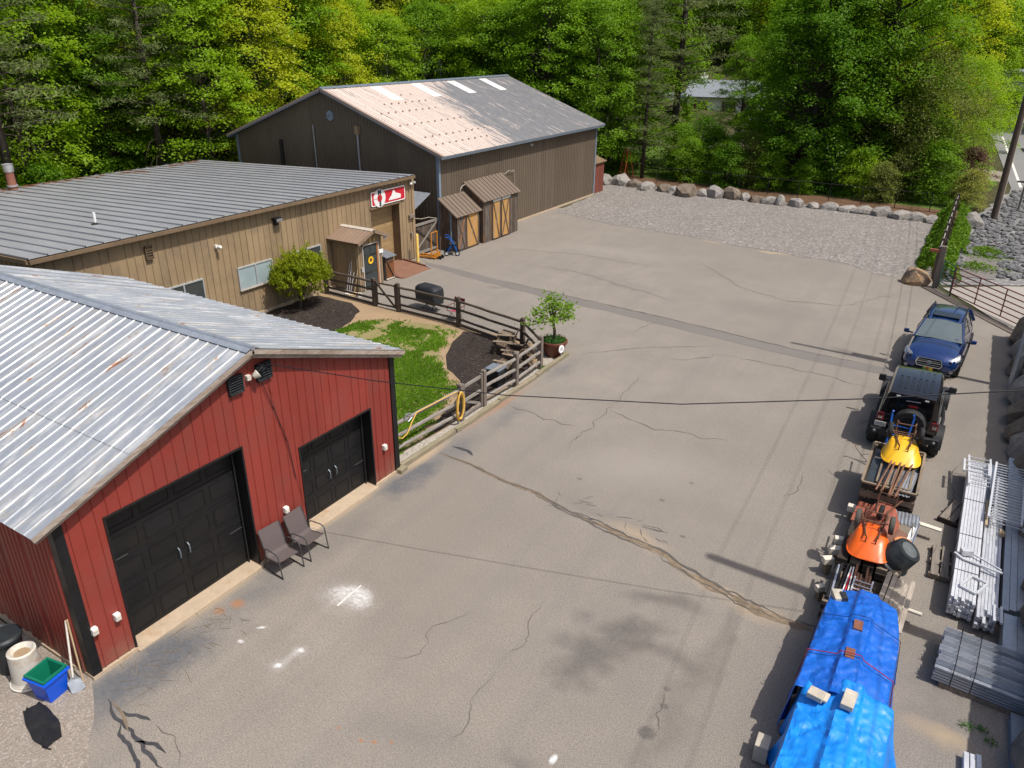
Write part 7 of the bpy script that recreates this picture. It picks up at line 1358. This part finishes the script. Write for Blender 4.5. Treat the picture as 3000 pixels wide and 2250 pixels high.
cf = T('chain_link_fence', 'thin black chain link fence behind the boulder row', 'fence', (-14, 59.6, 0))
for i in range(10): MB().tube([(-9 + i * 2.2, .05 * (i % 2), 0), (-9 + i * 2.2, .05 * (i % 2), 1.2)], .03, 6).build('post', 'black_metal', cf)
MB().tube([(-9, 0, 1.2), (10.8, 0, 1.2)], .025, 6).build('top_rail', 'black_metal', cf)
# ================================================================ pallet truck and rollator by the wooden gate
pj = T('pallet_truck', 'rusty orange pallet truck with upright frame beside the yellow bollard', 'pallet truck', (-24.3, 31.5, 0), R(8))
for y in (-.2, .22): MB().b2((-.85, y - .08, .06), (.3, y + .08, .12)).build('fork', 'orange_steel', pj)
MB().loft([[(.16, -.24, .1), (.16, .26, .1), (.16, .26, .3), (.16, -.24, .3)], [(.42, -.1, .08), (.42, .12, .08), (.4, .1, .42), (.4, -.08, .42)]]).build('hydraulic_head', 'orange_steel', pj, bevel=.03)
for y in (-.12, .14): wheel_parts(pj, (.5, y, .1), .1, .06, 0, 'rusty_steel', axis='Y')
MB().tube([(.1, -.3, .1), (.1, -.3, 1.38), (.1, .34, 1.38), (.1, .34, .1)], .035, 7).build('back_frame', 'orange_steel', pj); MB().tube([(.1, -.3, .38), (.1, .34, .38)], .025, 6).build('frame_rail', 'orange_steel', pj); MB().tube([(.45, .0, .4), (.4, .15, 1.05), (.38, .25, 1.1), (.38, .1, 1.12)], .02, 6).build('tow_handle', 'rusty_steel', pj)
ro = T('rollator', 'blue wheeled walker standing against the lower plank shed', 'rollator', (-23.85, 32.6, 0), R(37)); ro.scale = (1.15, 1.15, 1.1)
for s_ in (-1, 1):
    MB().tube([(.25, s_ * .26, .12), (.1, s_ * .26, .55), (-.15, s_ * .25, .9), (-.3, s_ * .25, .92)], .018, 6).build('side_frame', 'cart_blue', ro); MB().tube([(-.25, s_ * .26, .12), (-.02, s_ * .26, .52)], .018, 6).build('rear_leg', 'cart_blue', ro)
    for x in (.25, -.25): wheel_parts(ro, (x, s_ * .27, .12), .12, .045, 5, 'alu', axis='Y', side=s_)
MB().b2((-.12, -.24, .54), (.2, .24, .58)).build('seat', 'black_plastic', ro); MB().b2((-.05, -.22, .3), (.18, .22, .48)).build('basket', 'black_plastic', ro); MB().tube([(-.2, -.25, .82), (-.25, 0, .84), (-.2, .25, .82)], .02, 6).build('back_strap', 'black_plastic', ro)
# ================================================================ trees
LEAF('leaf_yellow', (.22, .30, .012), (.48, .54, .025), .55, .3); LEAF('leaf_lime', (.13, .26, .01), (.34, .50, .022), .55, .3); LEAF('leaf_green', (.075, .18, .009), (.22, .38, .018), .5, .3); LEAF('leaf_deep', (.045, .13, .007), (.15, .30, .014), .48)
LEAF('needle', (.09, .14, .045), (.25, .29, .11), .35); LEAF('leaf_olive', (.08, .11, .02), (.24, .27, .06), .4); LEAF('leaf_purple', (.07, .035, .03), (.19, .1, .08), .3); LEAF('reed', (.17, .2, .03), (.36, .36, .08), .35)
def tree_mesh(seed, H, cr, cb, ncl, nl, ls, flat=.42, trunk_r=.22, lean=0, fork=True, shape='dome'):
    random.seed(seed); tk = MB(); lf = MB()
    top = Vector((lean * H, random.uniform(-.3, .3), H * .88)); P_ = [Vector((0, 0, 0)).lerp(top, t) + Vector((random.uniform(-.12, .12) * H * .05, random.uniform(-.12, .12) * H * .05, 0)) * (t > 0) for t in (0, .2, .4, .6, .8, 1)]
    tk.tube(P_, [trunk_r * k for k in (1.15, .95, .8, .6, .38, .12)], 8)
    at = lambda z: P_[min(4, int(z / (H * .88) * 5))].lerp(P_[min(5, int(z / (H * .88) * 5) + 1)], (z / (H * .88) * 5) % 1)
    C = []
    for i in range(ncl):
        u = random.random(); z = cb + (H - cb) * (u ** .85); f = (z - cb) / (H - cb)
        rad_ = cr * (sqrt(max(.02, 1 - (2 * f - .75) ** 2 / 1.6)) if shape == 'dome' else (.55 + .45 * sin(pi * min(1, f * 1.05))) if shape == 'col' else (1.05 - f))
        a = random.uniform(0, 2 * pi); r_ = rad_ * sqrt(random.uniform(.12, 1)) * random.uniform(.82, 1.12)
        c = at(min(z, H * .87)) + Vector((r_ * cos(a), r_ * sin(a), 0)); c.z = z - .12 * r_; C.append((c, a, r_))
        if r_ > cr * .3 and random.random() < .6:
            b = at(max(cb * .7, z - r_ * .55)); m_ = b.lerp(c, .55) + Vector((0, 0, .25)); w0 = max(.02, trunk_r * .28 * (1 - f * .6)); tk.tube([b, m_, c], [w0, w0 * .6, .012], 5, False)
    for c, a, r_ in C:
        R_ = random.uniform(.55, 1.1) * (.75 + cr * .06); n_ = int(nl * random.uniform(.6, 1.4)); tilt = Vector((cos(a) * .35, sin(a) * .35, 1))
        for k in range(n_):
            d = Vector((random.gauss(0, .48), random.gauss(0, .48), random.gauss(0, .48 * flat))) * R_
            d.z -= .25 * (d.x * cos(a) + d.y * sin(a)); nn = tilt + rdir() * .75
            leaf(lf, c + d, nn, ls * random.uniform(.6, 1.25), .62)
    return tk, lf
def pine_mesh(seed, H, cb, nb, rmax, tr_=.3):
    random.seed(seed); tk = MB(); lf = MB(); tk.tube([(0, 0, 0), (.1, 0, H * .5), (0, .1, H)], [tr_, tr_ * .7, .04], 9)
    for i in range(nb):
        z = cb + (H - cb) * i / nb; a = i * 2.4 + random.uniform(-.3, .3); L = rmax * (1 - .75 * (z - cb) / (H - cb)) * random.uniform(.7, 1.15); dr_ = random.uniform(-.05, .25)
        P_ = [Vector((L * t * cos(a), L * t * sin(a), z + L * (.18 * t - dr_ * t * t))) for t in (0, .33, .66, 1)]; tk.tube(P_, [.06, .045, .03, .01], 5, False)
        for k in range(7):
            c = P_[1].lerp(P_[3], random.uniform(0, 1.05)) + Vector((random.gauss(0, .35), random.gauss(0, .35), random.gauss(.05, .1)))
            for j in range(30):
                d = Vector((random.gauss(0, .32), random.gauss(0, .32), random.gauss(0, .13))); leaf(lf, c + d, rdir() + Vector((0, 0, .8)), random.uniform(.09, .2), .16)
    for i in range(10):                                   # dead lower branches
        z = cb * random.uniform(.35, 1); a = random.uniform(0, 6.28); L = random.uniform(1.2, 3.4); tk.tube([(0, 0, z), (L * .5 * cos(a), L * .5 * sin(a), z - .1), (L * cos(a), L * sin(a), z - .5 - .3 * L)], [.04, .025, .006], 4, False)
    return tk, lf
def tree_proto(mesh, trunk_mat):
    tk, lf = mesh; a = bpy.data.meshes.new('trunk'); a.from_pydata(tk.v, [], tk.f); a.materials.append(MAT[trunk_mat]); a.polygons.foreach_set('use_smooth', [True] * len(a.polygons))
    b = bpy.data.meshes.new('crown'); b.from_pydata(lf.v, [], lf.f); return a, b
PROTO = {'a': tree_proto(tree_mesh(1, 15, 4.2, 2.2, 250, 110, .1, flat=.42, trunk_r=.2), 'bark'), 'b': tree_proto(tree_mesh(2, 17, 3.8, 3.2, 250, 110, .1, flat=.45, shape='col', trunk_r=.22, lean=.03), 'bark'),
         'c': tree_proto(tree_mesh(3, 13, 4.4, 1.2, 260, 110, .095, flat=.42, trunk_r=.16), 'bark_pale'), 'd': tree_proto(tree_mesh(4, 16, 4.6, 2.6, 250, 115, .105, flat=.42, shape='col', trunk_r=.24, lean=-.04), 'bark'),
         'm': tree_proto(tree_mesh(5, 16, 6.0, 1.6, 460, 135, .105, flat=.5, trunk_r=.36), 'bark'), 'n': tree_proto(tree_mesh(6, 17, 6.0, 1.8, 450, 135, .105, flat=.5, trunk_r=.38, lean=.03), 'bark'),
         's': tree_proto(tree_mesh(7, 4.2, 1.9, .3, 95, 90, .075, trunk_r=.06), 'bark'), 'w': tree_proto(tree_mesh(8, 10, 4.2, .8, 230, 110, .075, flat=.8, trunk_r=.14), 'bark'),
         'p': tree_proto(pine_mesh(9, 21, 6.5, 62, 4.6), 'bark'), 'q': tree_proto(pine_mesh(10, 18, 3.0, 64, 3.9, .22), 'bark')}
CROWN = {}
def tree(kind, leafmat, x, y, s, rz, label, group=None, name='tree', sz=1, z=None):
    t_ = T(name, label, 'tree', (x, y, gz(x, y) if z is None else z), rz, group); t_.scale = (s, s, s * sz)
    link('trunk', PROTO[kind][0], t_)
    key = (kind, leafmat)
    if key not in CROWN:
        me = PROTO[kind][1].copy(); me.materials.append(MAT[leafmat]); CROWN[key] = me
    link('crown', CROWN[key], t_); return t_
tree('m', 'leaf_deep', -12.9, 65.4, .95, .4, 'big dark green maple left of the pair behind the boulder row'); tree('n', 'leaf_green', -8.4, 67.6, 1.0, 2.0, 'big green maple right of the pair behind the boulder row')
tree('p', 'needle', -24.4, 66.2, 1.12, 1.2, 'tall pine with thick dark trunk behind the boulder row', name='pine_tree'); tree('w', 'leaf_olive', -5.0, 66.8, 1.0, .3, 'airy olive green tree leaning over the right end of the boulder row'); tree('w', 'leaf_lime', -3.4, 74.0, .95, 2.2, 'light green feathery tree overhanging the road edge')
tree('n', 'leaf_yellow', -9.0, 88.0, 1.2, 1.0, 'sunlit yellow-green tree behind the maples at the road'); tree('m', 'leaf_lime', -3.5, 98.0, .95, 3.0, 'bright green tree farther along the road'); tree('q', 'needle', -24.9, 61.0, .75, 2.2, 'short dense pine beside the far corner of the barn', name='pine_tree'); tree('s', 'leaf_purple', -1.6, 66.5, .85, .5, 'purplish brown bush at the right end of the planting bed', name='bush')
tree('s', 'reed', -1.2, 62.2, .62, 1.5, 'tall pale yellow-green bush between fence and utility pole', name='bush'); tree('s', 'leaf_green', -21.3, 61.8, .8, .7, 'green bush under the tall pine', name='bush'); tree('s', 'leaf_deep', -17.8, 61.0, .8, 2.7, 'dark green bush left of the maple trunks', name='bush'); tree('s', 'leaf_green', -12.0, 61.6, .6, 4.0, 'low green bush between the maple trunks', name='bush'); tree('s', 'leaf_olive', -6.6, 61.5, .65, 5.0, 'olive bush in front of the airy tree', name='bush'); tree('s', 'leaf_deep', -27.5, 60.5, .95, 3.0, 'dark bush behind the step ladder', name='bush')
tree('p', 'needle', -44.3, 21.2, .95, .5, 'tall pine with drooping branches at the left edge behind the workshop', name='pine_tree'); tree('p', 'needle', -45.3, 31.0, .85, 3.4, 'pine with bare grey branches left of the brown barn', name='pine_tree'); tree('q', 'needle', -52, 41, 1.1, 5, 'dark pine standing deep behind the workshop', name='pine_tree'); tree('p', 'needle', -34, 70, 1.1, 4.1, 'grey-green pine rising behind the brown barn roof', name='pine_tree')
def clearance(pts, x, y, d): return all((x - a) ** 2 + (y - b) ** 2 > d * d for a, b in pts)
random.seed(99); used = [(-44.3, 21.2), (-45.3, 31), (-52, 41), (-44.5, 24), (-44, 18), (-44.5, 28)]
def wood(n, box, kinds, mats, label, group, d, smin=.85, smax=1.2, cond=None, tries=6000):
    k = 0
    for _ in range(tries):
        if k >= n: break
        x = random.uniform(box[0], box[1]); y = random.uniform(box[2], box[3])
        if y < -.46 * x - 7 or (cond and not cond(x, y)) or not clearance(used, x, y, d): continue
        used.append((x, y)); k += 1; tree(random.choice(kinds), random.choice(mats), x, y, random.uniform(smin, smax), random.uniform(0, 6.28), label, group)
YL = ('leaf_yellow', 'leaf_lime', 'leaf_yellow', 'leaf_lime', 'leaf_green'); GN = ('leaf_lime', 'leaf_green', 'leaf_green')
wood(20, (-54, -44, 12, 54), 'acbd', YL, 'yellow-green leafy tree in the front row of the wood behind the workshop', 'front trees behind the workshop', 3.2)
wood(34, (-86, -54, 16, 70), 'abd', YL + ('leaf_green',), 'tall leafy tree deep in the wood behind the workshop', 'deep wood behind the workshop', 4.0, 1.0, 1.45)
wood(13, (-46, -27, 57, 64), 'acd', GN, 'fresh green leafy tree right behind the brown barn', 'trees right behind the barn', 3.4, .85, 1.15)
wood(34, (-80, -22, 64, 104), 'abdm', GN + ('leaf_yellow',), 'tall leafy tree deep in the wood behind the barn', 'deep wood behind the barn', 5.0, 1.0, 1.35, lambda x, y: not (x > -45 and y > 84) and not (x > -29 and y < 72) and not (-.43 < x / y < -.2))
wood(9, (-30, -14, 70, 82), 'abd', ('leaf_green', 'leaf_deep', 'leaf_lime'), 'green tree in the yard between boulder row and white house', 'yard trees before the white house', 4.5, .8, 1.05, lambda x, y: x / y < -.41 or (x / y > -.235 and x < -15))
wood(60, (-130, 8, 118, 215), 'abdmn', GN + ('leaf_yellow', 'leaf_green'), 'distant tree on the wooded slope', 'distant trees on the slope', 6.0, 1.1, 1.7, lambda x, y: not (-50 < x < -20 and y < 128) and (x < -9 or (y > 172)))
wood(26, (-130, -84, 40, 130), 'abd', YL, 'distant leafy tree on the left slope', 'distant trees on the left slope', 6.0, 1.1, 1.6)
wood(10, (8, 26, 95, 190), 'abmn', ('leaf_yellow', 'leaf_green', 'leaf_olive'), 'roadside tree on the far side of the road', 'trees beyond the road', 6, .9, 1.3)
for i, (x, y, s) in enumerate(((-22.6, 63.5, 1.0), (-20.2, 64.5, .9), (-18.6, 62.8, .75), (-16.2, 62.4, .95), (-14.6, 61.6, .7), (-10.4, 63.2, .95), (-8.6, 62.4, .8), (-5.2, 63.4, .9), (-3.4, 63.2, 1.0), (-22.2, 68.5, 1.05), (-18.6, 69.5, 1.0), (-16.0, 71.5, 1.0), (-12.5, 73, 1.1), (-6, 74, 1.1), (-3.6, 69.5, 1.1))):
    tree('s', ('leaf_green', 'leaf_deep', 'leaf_lime', 'leaf_olive')[i % 4], x, y, s, i * 1.3, 'leafy sapling growing behind the chain link fence', 'saplings behind the boulder row', 'bush')
tree('a', 'leaf_green', -25.5, 90, .72, 1.0, 'young green tree standing before the white house'); tree('c', 'leaf_lime', -41, 100, .8, 2.0, 'lime green tree at the left end of the white house')
def brush(n, box, mats, label, group, smin, smax):
    for i in range(n):
        x = random.uniform(box[0], box[1]); y = random.uniform(box[2], box[3])
        if y < -.46 * x - 4: continue
        tree('s', random.choice(mats), x, y, random.uniform(smin, smax), random.uniform(0, 6.28), label, group, 'bush')
brush(34, (-56, -43, 14, 58), ('leaf_lime', 'leaf_green', 'leaf_yellow', 'leaf_deep'), 'leafy undergrowth bush behind the workshop', 'undergrowth behind the workshop', .6, 1.1); brush(16, (-44, -27, 55.5, 62), ('leaf_green', 'leaf_lime', 'leaf_deep'), 'leafy undergrowth bush behind the barn', 'undergrowth behind the barn', .6, 1.0)
# ================================================================ far house, cars, building
hs_ = T('white_house', 'white clapboard house with grey roof seen between the trees', 'house', (-34.5, 114, 0), R(12))
MB().prism([(-5, 0), (5, 0), (5, 3.3), (-5, 3.3)], -4, 4, lambda u, v, w_: (u, w_, v)).build('wall', 'house_white', hs_); MB().prism([(-4, 3.3), (4, 3.3), (0, 5.0)], -5, 5, lambda u, v, w_: (w_, u, v)).build('gable', 'house_white', hs_)
for s_ in (-1, 1): MB().loft([[(x, s_ * 4.5, 3.05), (x, 0, 5.05), (x, 0, 5.2), (x, s_ * 4.55, 3.2)] for x in (-5.5, 5.5)]).build('roof', 'house_roof', hs_)
for i in range(16): MB().b2((-5.02, -4.02, .15 + i * .2), (5.02, -4.0, .33 + i * .2)).build('clapboard', 'house_white', hs_)
for x in (-3.2, .6, 3.4):
    wn = MB().b2((x - .55, -4.08, 1.2), (x + .55, -4.03, 2.6)).build('window', 'window_dark', hs_); MB().b2((x - .62, -4.1, 1.12), (x + .62, -4.085, 1.2)).b2((x - .62, -4.1, 2.6), (x + .62, -4.085, 2.68)).build('frame', 'house_white', wn)
    for s_ in (-1, 1): MB().b2((x + s_ * .75 - .15, -4.08, 1.15), (x + s_ * .75 + .15, -4.03, 2.65)).build('shutter', 'shutter_red', wn)
MB().b2((-9, -2, 0), (-5.001, 3.5, 2.6)).build('wing_wall', 'house_white', hs_); MB().loft([[(x, -2.4, 2.5), (x, 3.8, 3.1), (x, 3.8, 3.2), (x, -2.4, 2.6)] for x in (-9.3, -5.0)]).build('wing_roof', 'house_roof', hs_)
wn = MB().b2((-8.2, -2.06, .1), (-6.8, -2.003, 2.1)).build('patio_door', 'window_dark', hs_); MB().lathe([(0, .25), (.35, .2), (.6, 0), (.62, .02), (.36, .23), (0, .28)], 16, (-3.5, -1, 5.6), Matrix.Rotation(R(60), 3, 'X')).tube([(-3.5, -1, 4.6), (-3.5, -1, 5.6)], .04, 6).build('satellite_dish', 'white_paint', hs_)
wn = MB().prism([(.3 * cos(k * pi / 8), 2.0 + .3 * sin(k * pi / 8)) for k in range(16)], -4.12, -4.05, lambda u, v, w_: (u - 4.4, w_, v)).build('round_window', 'window_dark', hs_)
def simple_car(label, loc, rz, mat, van=False):
    c = T('parked_car', label, 'car', loc, rz); h2 = 2.0 if van else 1.48
    MB().loft([sec(-2.2, .3, .55, .72, .7, .8, .72), sec(-1.9, .25, .6, .85, .85, .9, .8), sec(-1, .25, .62, .95, .87, .9, .82), sec(1.6, .25, .62, 1.0, .87, .9, .82), sec(2.15, .35, .6, .95, .75, .82, .75)]).build('body', mat, c, smooth=True)
    MB().loft([[(-.8, y0, .95), (-.62, y1, h2), (.62, y1, h2), (.8, y0, .95)] for y0, y1 in ((-1.0, -.3), (2.0, 1.7))]).build('cabin', mat, c, bevel=.05); MB().add([(-.72, -.93, 1.03), (.72, -.93, 1.03), (.6, -.37, h2 - .07), (-.6, -.37, h2 - .07)], [(0, 1, 2, 3)]).build('windscreen', 'windscreen', c)
    for s_ in (-1, 1):
        MB().add([(s_ * .8, -.8, 1.05), (s_ * .64, -.2, h2 - .1), (s_ * .64, 1.55, h2 - .1), (s_ * .8, 1.8, 1.05)], [(0, 1, 2, 3)]).build('side_window', 'dark_glass', c); MB().b2((s_ * .5, -2.2, .62), (s_ * .75, -2.1, .74)).build('headlight', 'lamp_glass', c); MB().b2((s_ * .55, 2.08, .75), (s_ * .8, 2.17, .92)).build('tail_light', 'red_lens', c)
        for y in (-1.35, 1.3): wheel_parts(c, (s_ * .8, y, .32), .32, .2, 5, 'alu', side=s_)
    return c
simple_car('black car parked before the white house', (-28.7, 105, 0), R(60), 'car_black'); simple_car('white car parked behind the left maple', (-20.6, 85, 0), R(70), 'car_white'); simple_car('white van parked behind the maple trunks', (-14.2, 83, 0), R(20), 'car_white', True); simple_car('pale car parked between the white house and the maples', (-24.5, 93, 0), R(80), 'car_white'); simple_car('dark blue car driving on the road at the right edge', (3.3, 100, .015), R(4), 'car_blue')
wbld = T('roadside_building', 'long low white building with flat roof beyond the road bend', 'building', (-2, 152, 0), R(-3)); MB().b2((-13, -5, 0), (14, 5, 5.9)).build('wall', 'house_white', wbld); MB().b2((-13.4, -5.4, 5.9), (14.4, 5.4, 6.3)).build('roof', 'galv', wbld)
for i in range(6): MB().b2((-11 + i * 4, -5.05, 1.0), (-8.8 + i * 4, -5.01, 3.4)).build('window', 'window_dark', wbld)

# own labels for the trees one can pick out, counted from left to right in the photograph
NUM = ('first', 'second', 'third', 'fourth', 'fifth', 'sixth', 'seventh', 'eighth', 'ninth', 'tenth', 'eleventh', 'twelfth', 'thirteenth', 'fourteenth', 'fifteenth', 'sixteenth', 'seventeenth', 'eighteenth', 'nineteenth', 'twentieth')
for grp, txt in (('front trees behind the workshop', 'front-row tree from the left in the wood behind the workshop'), ('trees right behind the barn', 'leafy tree from the left right behind the brown barn'), ('saplings behind the boulder row', 'leafy sapling from the left behind the chain link fence'), ('yard trees before the white house', 'yard tree from the left between boulder row and white house'), ('undergrowth behind the barn', 'undergrowth bush from the left behind the barn')):
    L_ = sorted([o for o in COL.objects if o.get('group') == grp], key=lambda o: math.atan2(o.location.x, o.location.y))
    for i, o in enumerate(L_[:20]): o['label'] = NUM[i] + ' ' + txt
